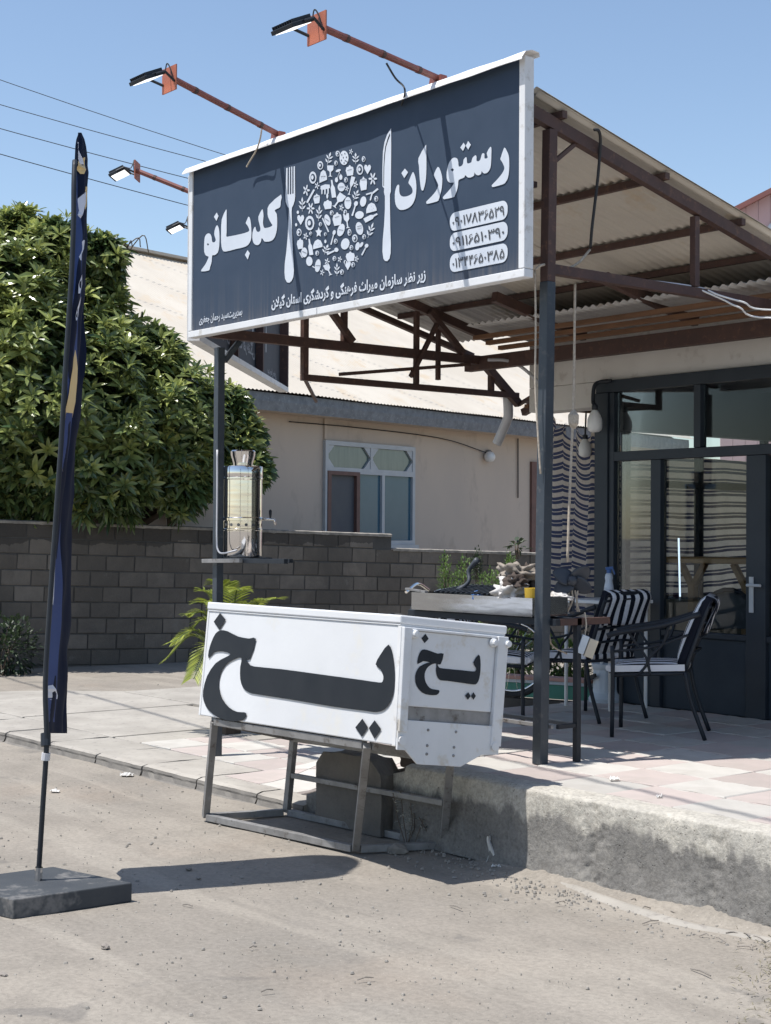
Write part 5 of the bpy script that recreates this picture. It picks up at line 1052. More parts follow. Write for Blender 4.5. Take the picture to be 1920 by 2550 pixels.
fstrip('white_shape_and_glint', 'flagwhite', fr(fB2, [(170, 412, 418), (230, 416, 436), (300, 430, 452), (345, 440, 456)])); fstrip('gold_shape_and_glint', 'gold', fr(fB2, [(290, 462, 474), (320, 432, 466), (350, 428, 468), (385, 432, 456), (420, 440, 448)])); fstrip('gold_shape_and_glint', 'gold', fr(fB2, [(520, 470, 482), (600, 462, 482), (680, 458, 474), (720, 458, 462)]))  # first white and gold strips paint the sun glint at the flag tip
fstrip('white_shape_and_glint', 'flagwhite', fr(fA2, [(840, 187, 190), (1000, 176, 184), (1200, 158, 170), (1330, 152, 167), (1420, 145, 160), (1540, 136, 146), (1640, 131, 137)]))
fstrip('white_shape_and_glint', 'flagwhite', fr(fA2, [(1710, 153, 158), (1760, 132, 175), (1800, 128, 195), (1820, 145, 193), (1826, 149, 160)]))
fstrip('white_shape_and_glint', 'flagwhite', fr(fB2, [(1385, 424, 429), (1440, 402, 428), (1490, 391, 420), (1540, 384, 405), (1572, 383, 386)]))
fstrip('white_shape_and_glint', 'flagwhite', fr(fB2, [(1210, 418, 430), (1290, 405, 425), (1360, 402, 408)])); fstrip('white_shape_and_glint', 'flagwhite', fr(fB2, [(940, 436, 442), (1010, 414, 440), (1050, 415, 430), (1100, 419, 424)])); fstrip('white_shape_and_glint', 'flagwhite', fr(fB2, [(560, 447, 458), (650, 418, 444), (740, 404, 436), (870, 404, 416)]))

# ================================================================ WATER BOILER ON THE LEFT POST
bt = V(XL+0.28, YP+0.16, 0); bt = P(603, 1387, 'Y', YP+0.18); zb1 = bt.z
boil = thing('water_boiler', bt, 'shiny stainless water boiler with a side tap on the post shelf', 'boiler')
hh = P(603, 1162, 'Y', YP+0.18).z-zb1; rd = 0.150
prof = [(rd*.97, 0.0), (rd, .012), (rd, hh*.29), (rd*1.02, hh*.295), (rd*1.02, hh*.31), (rd*.99, hh*.315), (rd*.99, hh*.395), (rd*1.03, hh*.40), (rd*1.03, hh*.43), (rd, hh*.44), (rd, hh*.85), (rd*1.03, hh*.86), (rd*1.03, hh*.875), (rd*1.005, hh*.88), (rd*1.02, hh*.90), (rd*1.02, hh*.985), (rd*.99, hh), (rd*.55, hh*1.015), (rd*.001, hh*1.02)]
MB().lathe(prof, bt, 40).build('tank', 'chrome', boil, smooth=True).modifiers.new('es', 'EDGE_SPLIT').split_angle = R(30)
MB().lathe([(rd*.5, 0), (rd*.52, 0.02), (rd*.62, 0.07), (rd*.64, 0.105), (rd*.58, 0.115), (rd*.001, 0.118)], bt+ZZ*hh*1.012, 28).build('lid', 'chrome', boil, smooth=True).modifiers.new('es', 'EDGE_SPLIT').split_angle = R(30)
for k in range(16):
    t = 2*math.pi*k/16; MB().lathe([(0.012, 0), (0.001, 0.001)], bt+Vector((math.cos(t)*rd*.993, math.sin(t)*rd*.993, hh*.355)), 8, Vector((math.cos(t), math.sin(t), 0))).build('vent_hole', 'inner_dark', boil)
tx = rh*1.0; tp0 = bt+tx*rd*0.98+ZZ*(P(655, 1292, 'Y', YP+.18).z-zb1)
tap = MB().tube([tp0, tp0+tx*0.06, tp0+tx*0.095-ZZ*0.004, tp0+tx*0.105-ZZ*0.045], 0.010, 8).build('tap', 'chrome', boil, smooth=True); MB().lathe([(0.006, 0), (0.011, 0.03), (0.012, 0.055), (0.004, 0.065)], tp0+tx*0.065+ZZ*0.008, 10).build('tap_handle', 'black', tap)
shf = thing('post_shelf', bt-ZZ*0.03, 'dark steel shelf bracket holding the boiler on the left post', 'shelf')
sa_, sb_ = P(506, 1398, 'Y', YP+.05), P(717, 1398, 'Y', YP+.30)
MB().bar(P(556, 1396, 'Y', YP-.02), P(712, 1398, 'Y', YP-.02), 0.035, 0.035).build('shelf_bar', 'black', shf, bev=0.002); MB().bar(P(506, 1397, 'Y', YP-.06), P(600, 1396, 'Y', YP-.06), 0.03, 0.03).build('shelf_bar', 'bare_steel', shf, bev=0.002); MB().bar(P(565, 1396, 'Y', YP+.31), P(725, 1397, 'Y', YP+.31), 0.035, 0.03).build('shelf_bar', 'black', shf, bev=0.002)
MB().box((bt.x-0.17, bt.y-0.16, zb1-0.012), (bt.x+0.17, bt.y+0.16, zb1-0.003)).build('shelf_plate', 'black', shf)
MB().tube(spline([P(541, 1120, 'Y', YP-.045), P(541, 1220, 'Y', YP-.05), P(540, 1340, 'Y', YP-.05), P(543, 1370, 'Y', YP-.06), P(556, 1378, 'Y', YP-.05), P(590, 1370, 'Y', YP-.0)], 5), 0.007, 8).build('water_hose', 'pipe', None, 'pale water hose running down the left post to the boiler', 'hose', smooth=True, org=P(541, 1220, 'Y', YP-.05))

# ================================================================ GRILL TABLE
gt = thing('grill_table', V(-6.9, 6.5, ZP), 'dark steel table frame behind the right post carrying the grill', 'table')
tb2 = lambda nm, p, q, w=0.035, h=None, m='black': MB().bar(p, q, w, h).build(nm, m, gt, bev=0.002)
x0, x1, y0, y1, zt = -7.56, -6.25, 6.31, 6.49, 1.25
for x in (x0, x1):
    for y in (y0, y1):
        if (x, y) != (x1, y0): tb2('leg', V(x, y, ZP if x == x1 else zfloor(x, y)), V(x, y, zt-0.021), 0.035)
for y in (y0, y1): tb2('top_rail', V(x0, y, zt), V(x1+0.02, y, zt), 0.04); tb2('shelf_rail', V(x0+.02, y, 0.645), V(x1-.02, y, 0.645), 0.022, None, 'bare_steel' if y == y0 else 'black')
for x in (x0, x1): tb2('top_rail', V(x, y0+.022, zt), V(x, y1+(0.26 if x == x1 else -.022), zt), 0.04, None, 'brown' if x == x1 else 'black'); tb2('shelf_rail', V(x, y0+.02, 0.645), V(x, y1-.02, 0.645), 0.025)
for i in range(4): tb2('shelf_slat', V(x0+.02, y0+.035+.036*i, zt-0.0), V(x1-.02, y0+.035+.036*i, zt-0.0), 0.02, 0.02)
gr = thing('charcoal_grill', V(-6.95, 6.45, 1.27), 'long shiny stainless charcoal grill trough on the dark table', 'grill')
ga, gb_ = -7.50, -6.40; gz0, gz1 = 1.275, 1.385; g0, g1 = 6.27, 6.56
b = MB(); th = 0.004
for (lo, hi) in (((ga, g0, gz0), (gb_, g0+th, gz1)), ((ga, g1, gz0), (gb_, g1+th, gz1)), ((ga, g0+th, gz0), (ga+th, g1, gz1)), ((gb_-th, g0+th, gz0), (gb_, g1, gz1))): b.box(lo, hi)
b.build('trough', 'grillsteel', gr); MB().box((ga+th, g0+th, gz0), (gb_-th, g1, gz0+0.01)).build('ash_floor', 'inner_dark', gr)
MB().bar(V(ga-0.05, g0+0.0, gz1+0.02), V(ga+0.16, g0-0.012, gz1+0.006), 0.025, 0.012).build('side_handle', 'bare_steel', gr)
for i in range(11):
    x = ga+0.27+0.047*i; MB().bar(V(x, g0-0.03, gz1+0.012), V(x-0.03, g1-0.02, gz1+0.05), 0.016, 0.01).build('grate_bar', 'black', gr)
MB().tube(spline([V(-7.16, 6.36, 1.40), V(-7.10, 6.4, 1.46), V(-7.12, 6.42, 1.53), V(-7.05, 6.43, 1.60)], 5), [0.018, 0.02, 0.017, 0.013, 0.013, 0.012, 0.012, 0.012, 0.012, 0.014, 0.014, 0.015, 0.016, 0.018, 0.02, 0.02][:16], 8).build('blower_neck', 'fan', None, 'curved dark hand blower standing on the grill grate', 'tool', smooth=True, org=V(-7.16, 6.36, 1.40))
def rag(nm, x, y, f, rx, ry_, rz, seed, m, label):
    me = lump(nm, rx, ry_, rz, seed, m, 4, 0.85, 2.6); o = bpy.data.objects.new(nm, me); COL.objects.link(o); o.location = P(x, y, 'F', f); tag(o, label, 'cloth', 'rags piled on the grill'); me.polygons.foreach_set('use_smooth', [True]*len(me.polygons)); return o
rag('rag', 1290, 1432, 9.25, 0.115, 0.10, 0.065, 3, 'rag', 'grey beige rag on top of the pile on the grill'); rag('rag', 1283, 1452, 9.12, 0.07, 0.06, 0.05, 9, 'rag_dark', 'dark brown rag in the middle of the pile on the grill'); rag('rag', 1272, 1475, 9.15, 0.085, 0.09, 0.075, 5, 'rag_white', 'pale rag hanging lowest in the pile on the grill'); rag('rag', 1322, 1450, 9.3, 0.05, 0.06, 0.10, 13, 'rag_dark', 'dark crumpled rag beside the post, right side of the pile')
rag('rag', 1385, 1490, 9.3, 0.09, 0.07, 0.03, 21, 'rag_white', 'white cloth right of the post by the fan')
cpz = P(1325, 1496, 'F', 9.0); MB().lathe([(0.03, 0), (0.042, 0.003), (0.046, 0.075), (0.042, 0.076), (0.036, 0.012), (0.001, 0.011)], cpz, 20).build('yellow_cup', 'yellow', None, 'yellow plastic cup at the right end of the grill', 'cup', smooth=False, org=cpz)
bz = P(1188, 1488, 'F', 9.35); MB().lathe([(0.001, -.04), (0.03, -.03), (0.045, 0), (0.03, .03), (0.001, .035)], bz, 10, V(1, .2, .1)).build('lighter_can', 'blue', None, 'small blue plastic can lying on the grill', 'can', org=bz)
# dark three bladed fan
fc = P(1425, 1446, 'F', 9.35); fn = thing('grill_fan', fc, 'dusty black fan with broad rounded blades behind the post', 'fan'); ndir = (CAM-fc); ndir.z = 0; ndir.normalize(); sd = ZZ.cross(ndir)
for k, a in enumerate((35, 150, 215, 330)):
    a = R(a); d = sd*math.cos(a)+ZZ*math.sin(a); e2 = ndir.cross(d); b = MB(); n = 10
    def fnb(u, v): w = 0.048*math.sin(math.pi*min(1, 0.25+u*0.72))**0.6; return fc+d*(0.015+0.115*u)+e2*(v-0.5)*2*w+ndir*((v-0.5)*0.045*(1-u*.3)+0.004)
    b.sheet(fnb, 10, 6); o = b.build('blade', 'fan', fn, smooth=True, fix=False); o.modifiers.new('s', 'SOLIDIFY').thickness = 0.004
MB().lathe([(0.03, -.03), (0.034, 0.0), (0.028, 0.03), (0.001, 0.035)], fc, 14, ndir).build('hub', 'fan', fn, smooth=True); MB().tube([fc-ndir*0.02, fc-ZZ*0.16-ndir*0.03, V(fc.x, fc.y, 1.28)], 0.016, 8).build('stem', 'fan', fn)
for k in range(4): q = fc+sd*(-0.02+0.018*k)-ZZ*0.06; MB().tube(spline([q, q-ZZ*0.06+sd*jit(.02), q-ZZ*0.13+sd*jit(.03)], 5), 0.006, 5).build('cord_bundle', 'rope', fn)

# ================================================================ CHAIRS
def make_chair():
    t = thing('garden_armchair', (0, 0, 0), 'x', 'chair', 'black metal armchairs with striped cushions'); r = 0.014
    T = lambda nm, pts, rad=r, m='black', k=4: MB().tube(spline(pts, k) if len(pts) > 2 else pts, rad, 8).build(nm, m, t, smooth=True)
    for s in (-1, 1):
        y = 0.27*s
        T('leg', [(-0.27, y, 0), (-0.265, y, 0.42), (-0.27, y, 0.60)]); T('leg', [(0.33, y*0.95, 0), (0.24, y*0.95, 0.25), (0.20, y*0.95, 0.44)])
        T('armrest', [(-0.30, y*1.08, 0.665), (-0.22, y*1.10, 0.69), (0.05, y*1.1, 0.74), (0.30, y*1.02, 0.82)], 0.018)
        T('back_upright', [(0.20, y*.86, 0.44), (0.27, y*.86, 0.65), (0.36, y*.82, 0.90)]); T('side_rail', [(-0.265, y, 0.405), (0.21, y*.95, 0.43)], 0.012)
        T('side_scroll', [(-0.10, y, 0.41), (-0.04, y, 0.50), (-0.10, y, 0.60), (-0.16, y*1.05, 0.69)], 0.009); T('side_scroll', [(-0.02, y, 0.41), (-0.03, y, 0.52), (0.06, y, 0.62), (0.10, y*1.05, 0.745)], 0.009); T('side_scroll', [(-0.27, y, 0.56), (0.0, y, 0.60), (0.22, y*.95, 0.68)], 0.009)
    for x, z in ((-0.265, 0.405), (0.205, 0.43)): T('cross_rail', [(x, -0.265, z), (x, 0.265, z)], 0.012)
    for k in range(4): T('back_slat', [(0.25+.035*k, -0.235, 0.56+.1*k), (0.285+.035*k, 0, 0.575+.1*k), (0.25+.035*k, 0.235, 0.56+.1*k)], 0.009)
    T('top_rail', [(0.36, -0.225, 0.90), (0.385, 0, 0.915), (0.36, 0.225, 0.90)], 0.015)
    def pad(nm, f, nu, nv, th, m):
        b = MB()
        def top(u, v): c, n = f(u, v); e = (math.sin(math.pi*u)*math.sin(math.pi*v))**0.35; return c+n*th*(0.35+0.65*e)
        def bot(u, v): c, n = f(u, v); return c-n*th*0.3
        b.sheet(top, nu, nv); b.sheet(bot, nu, nv); n1 = (nu+1)*(nv+1)
        for i in range(nu):
            for j in (0, nv): b.f.append((i*(nv+1)+j, (i+1)*(nv+1)+j, n1+(i+1)*(nv+1)+j, n1+i*(nv+1)+j))
        for j in range(nv):
            for i in (0, nu): b.f.append((i*(nv+1)+j, i*(nv+1)+j+1, n1+i*(nv+1)+j+1, n1+i*(nv+1)+j))
        return b.build(nm, m, t, smooth=True)
    pad('seat_cushion', lambda u, v: (Vector((-0.29+0.50*u, -0.255+0.51*v, 0.435+0.02*u)), ZZ), 10, 10, 0.055, 'cushion')
    MB().tube([(-0.295, -0.25, 0.45), (-0.295, 0.25, 0.45)], 0.022, 8).build('seat_piping', 'piping', t)
    for s in (-1, 1): MB().bar((-0.29, 0.262*s, 0.447), (0.20, 0.262*s, 0.467), 0.012, 0.042).build('seat_piping', 'piping', t)
    nb_ = Vector((-0.94, 0, 0.34)); pad('back_cushion', lambda u, v: (Vector((0.175+0.185*u, -0.235+0.47*v, 0.47+0.46*u)), nb_), 10, 10, 0.075, 'cushion')
    fl_ = MB(); fl_.sheet(lambda u, v: (0.352+0.055*math.sin(min(1, u*3)*math.pi/2)-0.10*max(0, u-.25)+0.008*math.sin(v*9+u*4), -0.225+0.45*v, 0.925-0.006*v-0.27*max(0, u-.12)**1.0), 14, 12); fo = fl_.build('cushion_flap', 'cushion', t, smooth=True, fix=False); fo.modifiers.new('s', 'SOLIDIFY').thickness = 0.012
    return t
chA = make_chair(); chA['label'] = 'striped cushion armchair on the right, seen from its side'; chA.location = V(-6.83, 7.86, ZP); chA.rotation_euler = (0, 0, math.atan2(0.59, 0.806))
for (x, y, a, lab) in ((-7.76, 8.18, R(2), 'striped cushion armchair beside the white plinth, left of the other one'), (-8.06, 7.50, math.atan2(-0.59, -0.806), 'striped cushion armchair half hidden behind the post and ice box')):
    c = copy_tree(chA); c['label'] = lab; c.location = V(x, y, ZP); c.rotation_euler = (0, 0, a)

# ---- side table, bottle, plinth
wt = thing('side_table', V(-8.12, 8.78, ZP), 'small white side table below the spray bottle', 'table')
MB().box((-8.40, 8.52, 1.235), (-7.86, 9.0, 1.262)).build('table_top', 'plastic_white', wt, bev=0.006)
for x in (-8.36, -7.90):
    for y in (8.56, 8.96): MB().tube([(x, y, ZP), (x, y, 1.234)], 0.014, 8).build('leg', 'plastic_white', wt)
sbp = P(1516, 1492, 'Y', 8.72); sbp.z = 1.262
sb = thing('spray_bottle', sbp, 'milky spray bottle with pink liquid and blue trigger', 'bottle')
MB().lathe([(0.034, 0), (0.039, 0.008), (0.040, 0.045), (0.0405, 0.046)], sbp, 18).build('liquid', 'bottle_pink', sb, smooth=True); MB().lathe([(0.0405, 0.0462), (0.036, 0.10), (0.027, 0.145), (0.031, 0.17), (0.026, 0.195), (0.016, 0.205)], sbp, 18).build('bottle_body', 'bottle_clear', sb, smooth=True)
tr_ = MB(); tr_.lathe([(0.018, 0), (0.018, 0.022), (0.012, 0.026)], sbp+ZZ*0.206, 12); tr_.bar(sbp+ZZ*0.24-rh*0.025, sbp+ZZ*0.245+rh*0.03, 0.022, 0.02); tr_.bar(sbp+ZZ*0.235+rh*0.03, sbp+ZZ*0.195+rh*0.045, 0.012, 0.01); tr_.build('trigger', 'blue', sb)
plp = P(1506, 1748, 'Z', ZP); plz = P(1506, 1652, 'F', (plp-CAM).dot(fh)).z-ZP
pn = thing('fluted_plinth', plp, 'pale blue white fluted plinth standing behind the chairs', 'plinth')
b = MB(); n = 48; prof = [(0.125, 0), (0.13, 0.03), (0.118, 0.05), (0.10, 0.075), (0.094, 0.10), (0.092, plz-0.05), (0.10, plz-0.03), (0.108, plz)]
for (r_, z) in prof:
    for k in range(n): t = 2*math.pi*k/n; f = 1-0.045*(0.5+0.5*math.cos(12*t))*(1 if 0.09 < z < plz-0.04 else 0); b.v.append(plp+Vector((r_*f*math.cos(t), r_*f*math.sin(t), z)))
for i in range(len(prof)-1):
    for k in range(n): b.f.append((i*n+k, i*n+(k+1) % n, (i+1)*n+(k+1) % n, (i+1)*n+k))
b.f.append(tuple((len(prof)-1)*n+k for k in range(n))); b.build('shaft', 'pedestal', pn); MB().bar(plp+V(-.14, -.08, .16), plp+V(.02, -.13, .22), 0.02, 0.03).build('strap', 'cable', pn)

# ================================================================ BULBS, ROPES, CABLES
def bulb(px, py0, py1, w, yv, label):
    a, c = P(px, py1, 'Y', yv), P(px, py0, 'Y', yv); h = c.z-a.z; rb = w*((a-CAM).dot(fh))/FOC/2
    t = thing('hanging_bulb', c, label, 'bulb', 'big white bulbs hung outside the shopfront')
    MB().lathe([(rb*.001, 0), (rb*.55, h*.015), (rb*.85, h*.09), (rb*.97, h*.2), (rb, h*.38), (rb*.95, h*.55), (rb*.72, h*.74), (rb*.45, h*.88), (rb*.38, h*.93)], a, 24).build('globe', 'plastic_white', t, smooth=True)
    MB().lathe([(rb*.40, h*.93), (rb*.42, h*1.12), (rb*.25, h*1.16)], a, 14).build('socket', 'black', t); return t, a, h
tA, pA, hA = bulb(1481, 1017, 1077, 38, 8.95, 'white hanging bulb nearer the corner post, upper and larger looking'); tB, pB, hB = bulb(1457, 1090, 1138, 33, 9.35, 'white hanging bulb in front of the striped cloth, lower one')
MB().tube(spline([P(1522, 948, 'Y', YF-.05), P(1495, 951, 'Y', YF-.07), P(1480, 962, 'Y', YF-.11), P(1477, 1000, 'Y', 8.97), pA+ZZ*hA*1.14], 6), 0.016, 8).build('lamp_conduit', 'black', None, 'black bent conduit from the shopfront corner to the bulb', 'conduit', smooth=True, org=P(1480, 962, 'Y', YF-.11))
MB().tube([pB+ZZ*hB*1.15, P(1460, 1015, 'Y', 9.35)], 0.008, 6).build('lamp_flex', 'cable', None, 'short black flex above the lower bulb', 'cable', org=pB)
def rope(pts, r, label, m='rope', nm='rope', k=6):
    pts = [Vector(p) for p in pts]; sp = spline(pts, k); b = MB(); b.tube(sp, r, 6); o = b.build(nm, m, None, label, 'rope', smooth=True, org=pts[len(pts)//2]); return o
rope([P(1332, 672, 'Y', 6.17), P(1334, 800, 'Y', 6.17), P(1333, 960, 'Y', 6.18), P(1340, 1085, 'Y', 6.19), P(1346, 1180, 'Y', 6.21)], 0.006, 'thin pale rope hanging just left of the right post')
r2 = [P(1432, 705, 'X', XR), P(1431, 800, 'X', XR), P(1428, 1000, 'X', XR), P(1418, 1250, 'X', XR), P(1413, 1400, 'X', XR)]; rope(r2, 0.008, 'thicker pale rope hanging right of the post down to the fan')
MB().lathe([(0.012, 0), (0.03, 0.03), (0.032, 0.08), (0.012, 0.11)], P(1428, 1068, 'X', XR), 10).build('rope_knot', 'rope', None, 'bulky knot on the thicker rope', 'knot', org=P(1428, 1068, 'X', XR))
rope([P(1333, 672, 'Y', 6.16), P(1350, 660, 'Y', 6.20), P(1382, 660, 'X', XR), P(1410, 668, 'X', XR), P(1440, 655, 'X', XR), P(1469, 622, 'X', XR)], 0.008, 'pale rope wound round the right post joint')
rope([P(1480, 322, 'X', -6.19), P(1492, 328, 'X', -6.19), P(1495, 360, 'X', -6.22), P(1488, 450, 'X', -6.25), P(1475, 560, 'X', -6.28), P(1470, 618, 'X', -6.3)], 0.010, 'dark cable looped over the roof edge and down the rafter', 'cable', 'cable')
rope([P(1420, 672, 'X', -6.28), P(1560, 692, 'X', -6.28), P(1731, 714, 'X', -6.28), P(1790, 735, 'X', -6.2), P(1850, 752, 'X', -6.1), P(1935, 772, 'X', -6.0), V(-5.2, 8.83, 3.24)], 0.006, 'upper white cord running along the chord to the right', 'plastic_white', 'cord'); rope([P(1731, 716, 'X', -6.27), P(1800, 746, 'X', -6.2), P(1840, 765, 'X', -6.1), P(1935, 792, 'X', -6.0), V(-5.0, 8.83, 3.2)], 0.006, 'lower white cord leaving the chord to the right', 'plastic_white', 'cord')
MB().tube(spline([P(1215, 896, 'Y', 8.7), P(1262, 898, 'Y', 8.85), P(1300, 915, 'Y', 9.0), P(1345, 955, 'Y', 9.05)], 6), 0.014, 6).build('white_hose', 'pipe', None, 'pale hose bending from the lattice frame to the shop wall', 'hose', smooth=True, org=P(1262, 898, 'Y', 8.85))
rope([P(1368, 1500, 'X', -6.42), P(1368, 1580, 'X', -6.42), P(1378, 1610, 'X', -6.44), P(1412, 1628, 'X', -6.42)], 0.005, 'pale cord drooping from the grill table beside the post', 'rope', 'cord')
swp = P(1460, 1608, 'F', 8.95); sw = thing('switch_box', swp, 'beige switch box hanging by its cord from the grill table', 'switch box')
Rb = Matrix.Rotation(R(20), 3, 'Y')
def qb(nm, lo, hi, m):
    c = [(lo[0], lo[1], lo[2]), (hi[0], lo[1], lo[2]), (hi[0], hi[1], lo[2]), (lo[0], hi[1], lo[2]), (lo[0], lo[1], hi[2]), (hi[0], lo[1], hi[2]), (hi[0], hi[1], hi[2]), (lo[0], hi[1], hi[2])]
    fr_ = Matrix((rh, fh, ZZ)).transposed(); MB().hexa([swp+fr_@(Rb@Vector(v)) for v in c]).build(nm, m, sw, bev=0.003)
qb('box_half', (-0.045, -0.03, -0.055), (-0.002, 0.03, 0.055), 'pedestal'); qb('box_half', (0.002, -0.035, -0.06), (0.055, 0.03, 0.05), 'beige_box')
MB().tube(spline([P(1456, 1525, 'F', 8.95), P(1460, 1555, 'F', 8.95), P(1457, 1580, 'F', 8.95), swp+ZZ*0.05], 5), 0.005, 6).build('cord', 'rope', sw)

# four overhead wires along the road
for i, (y0, y1, yL) in enumerate(((194, 360, 0), (258, 392, 0), (318, 445, 0), (381, 512, 0))):
    fA_, fB_ = 26-1.5*i, 21-1.2*i
    a = P(-40, y0-12, 'F', fA_); c = P(560+40*i, lerp(y0, y1, (560+40*i)/500), 'F', fB_+6)
    pts = []
    aa = a+(a-c)*1.2; cc = c+(c-a)*1.5
    for k in range(15): t = k/14; p = aa.lerp(cc, t); p.z -= 0.25*(4*t*(1-t))-0.2; pts.append(p)
    MB().tube(pts, 0.0065, 5).build('power_line', 'cable', None, ['highest of the four thin overhead wires in the sky', 'second highest of the four thin overhead wires', 'third of the four overhead wires, passing behind the flag tip', 'lowest of the four thin overhead wires'][i], 'wire', 'overhead wires', org=a)
ws = [P(175, 1734, 'Z', 0), P(525, 1798, 'Z', ZL), P(1330, 1918, 'Z', ZP), P(1920, 2043, 'Z', ZP)]     # one more wire passes overhead and throws a thin shadow
kz = 7.5; up = [p-SUN*((kz-p.z)/SUN.z)*1.0 for p in ws]; up = [p+SUN*((kz-p.z)/SUN.z) for p in ws]
d0 = (up[0]-up[-1]).normalized(); MB().tube([up[0]+d0*90, up[0], up[-1], up[-1]-d0*90], 0.018, 6).build('power_line', 'cable', None, 'wire straight overhead that shades a thin line on the paving', 'wire', 'overhead wires', org=up[0])
# ================================================================ PLANTS
def leaf_geo(b, base, d, n, L, w, tone, droop=0.25, seg=3):
    """lanceolate folded leaf growing from base along d, upper side n"""
    d = d.normalized(); s = d.cross(n)
    if s.length < 1e-3: s = d.orthogonal()
    s.normalize(); n = s.cross(d).normalized(); i0 = len(b.v); b.v.append(base)
    for k in range(1, seg+1):
        t = k/(seg+0.6); ww = w*math.sin(math.pi*min(1, 0.12+t*0.86))**0.8; c = base+d*L*t-ZZ*droop*L*t*t
        b.v += [c-s*ww+n*ww*0.35, c, c+s*ww+n*ww*0.35]
    b.v.append(base+d*L-ZZ*droop*L); tip = len(b.v)-1
    b.f += [(i0, i0+1, i0+2), (i0, i0+2, i0+3)]
    for k in range(seg-1): a = i0+1+3*k; b.f += [(a, a+3, a+4, a+1), (a+1, a+4, a+5, a+2)]
    a = i0+1+3*(seg-1); b.f += [(a, tip, a+1), (a+1, tip, a+2)]; b.tone += [tone]*(len(b.v)-len(b.tone))
def rosette(b, c, ax, n, L, w, tone, rs, seg=3):
    ax = ax.normalized(); u = ax.orthogonal().normalized(); v = ax.cross(u)
    for k in range(n):
        t = 2.4*k+rs.uniform(-.3, .3); el = lerp(0.15, 1.25, (k+0.5)/n)+rs.uniform(-.12, .12); h = u*math.cos(t)+v*math.sin(t); d = h*math.cos(el)+ax*math.sin(el); l = L*rs.uniform(0.7, 1.1)*(1-0.25*(k/n))
        leaf_geo(b, c+d*0.01, d, ax*math.cos(el)-h*math.sin(el), l, w*l/L*rs.uniform(.85, 1.1), min(1, max(0, tone+(k/n)*0.35-0.12+rs.uniform(-.12, .12))), rs.uniform(.12, .4), seg)
def limb(b, pts, r0, r1):
    n = len(pts); b.tube(pts, [lerp(r0, r1, i/(n-1)) for i in range(n)], 8)
# ---- big loquat tree that hangs over the block wall
tree = thing('loquat_tree', W(-3.9, 21.0, 0), 'big loquat tree with glossy leaf rosettes hanging over the block wall', 'tree')
blobs = [(40, 790, 225, 20.3), (190, 820, 140, 20.4), (300, 945, 140, 20.6), (130, 1010, 240, 20.0), (400, 1050, 160, 20.5), (460, 1050, 95, 20.8), (560, 1140, 85, 20.9), (250, 1100, 165, 20.0), (-110, 840, 250, 20.5), (-100, 1050, 240, 19.8), (60, 900, 220, 20.0), (80, 690, 120, 20.2), (235, 740, 50, 20.4), (400, 880, 50, 20.5), (600, 1090, 55, 20.9), (430, 1150, 100, 20.5), (20, 1150, 110, 19.8), (110, 1215, 80, 19.75), (300, 1205, 75, 20.05), (450, 1215, 60, 20.35), (-20, 1220, 80, 19.6), (200, 1190, 70, 19.9), (40, 585, 60, 20.2), (250, 640, 55, 20.2), (150, 610, 60, 20.2), (560, 1020, 55, 20.8), (615, 1165, 50, 20.7)]
cen = []
for (x, y, r, f) in blobs: c = P(x, y, 'F', f+0.25); cen.append((c, r*f/FOC, 0.62 if r > 120 else 0.8))
rs = random.Random(11); cand = []
def inside(p, skip=-1, k=0.9):
    for i, (c, r, q) in enumerate(cen):
        if i != skip:
            d = p-c; dr = Vector((d.dot(rh), d.dot(fh)/0.95, d.z))
            if dr.length < r*k: return True
    return False
tries = 0
for i, (c, r, q) in enumerate(cen):
    n = int(720*(r/1.2)**2)
    for k in range(n):
        u = Vector((rs.gauss(0, 1), rs.gauss(0, 1), rs.gauss(0, 1))).normalized(); k2 = 1+0.34*noise.noise(u*2.6+c)+rs.uniform(-.12, .08)
        p = c+(rh*u.x+fh*u.y*0.95+ZZ*u.z)*r*k2
        if inside(p, i, 0.84): continue
        if p.z < 1.35: continue
        t_ = (p-BWp(0, 0)).dot((rh*WDn.x+fh*WDn.y)); dw = (p-BWp(0, 0)).dot(rh*WDn.y-fh*WDn.x)
        if p.z < 1.95 and dw < 0.08: continue
        if p.z < 2.0 and dw < 0.1 and t_ > 1.5: continue
        out = (rh*u.x+fh*u.y+ZZ*u.z); out = (out+ZZ*0.55).normalized()
        cand.append((p, out))
front = sorted(range(len(cand)), key=lambda i: (cand[i][0]-CAM).length - 1.2*max(0, cand[i][1].dot((CAM-cand[i][0]).normalized())))
front = [i for i in front if -5.6 < cand[i][0].dot(rh) < -1.4]
chosen = set(front[::max(1, len(front)//560)][:300])
ros = []
for k in range(8):
    b = MB(); rs2 = random.Random(50+k); rosette(b, Vector((0, 0, 0)), ZZ, 9+k % 4, 0.26, 0.038, [0.1, 0.25, 0.5, 0.75, 0.2, 0.4, 0.65, 0.9][k], rs2); me = b.mesh('leaf_rosette'); me.materials.append(M['leaf']); ros.append(me)
crown = MB(); oT = ORG[tree.name]
for i, (p, out) in enumerate(cand):
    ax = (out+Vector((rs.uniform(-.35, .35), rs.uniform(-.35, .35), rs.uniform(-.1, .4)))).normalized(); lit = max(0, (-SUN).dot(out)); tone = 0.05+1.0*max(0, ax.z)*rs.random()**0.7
    if i in chosen:
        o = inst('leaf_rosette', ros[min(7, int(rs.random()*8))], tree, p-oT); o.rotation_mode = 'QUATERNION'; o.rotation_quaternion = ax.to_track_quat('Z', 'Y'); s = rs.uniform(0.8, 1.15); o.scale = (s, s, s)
    else: rosette(crown, p, ax, rs.choice((7, 8, 9)), rs.uniform(.17, .30), rs.uniform(.028, .042), tone, rs, 2)
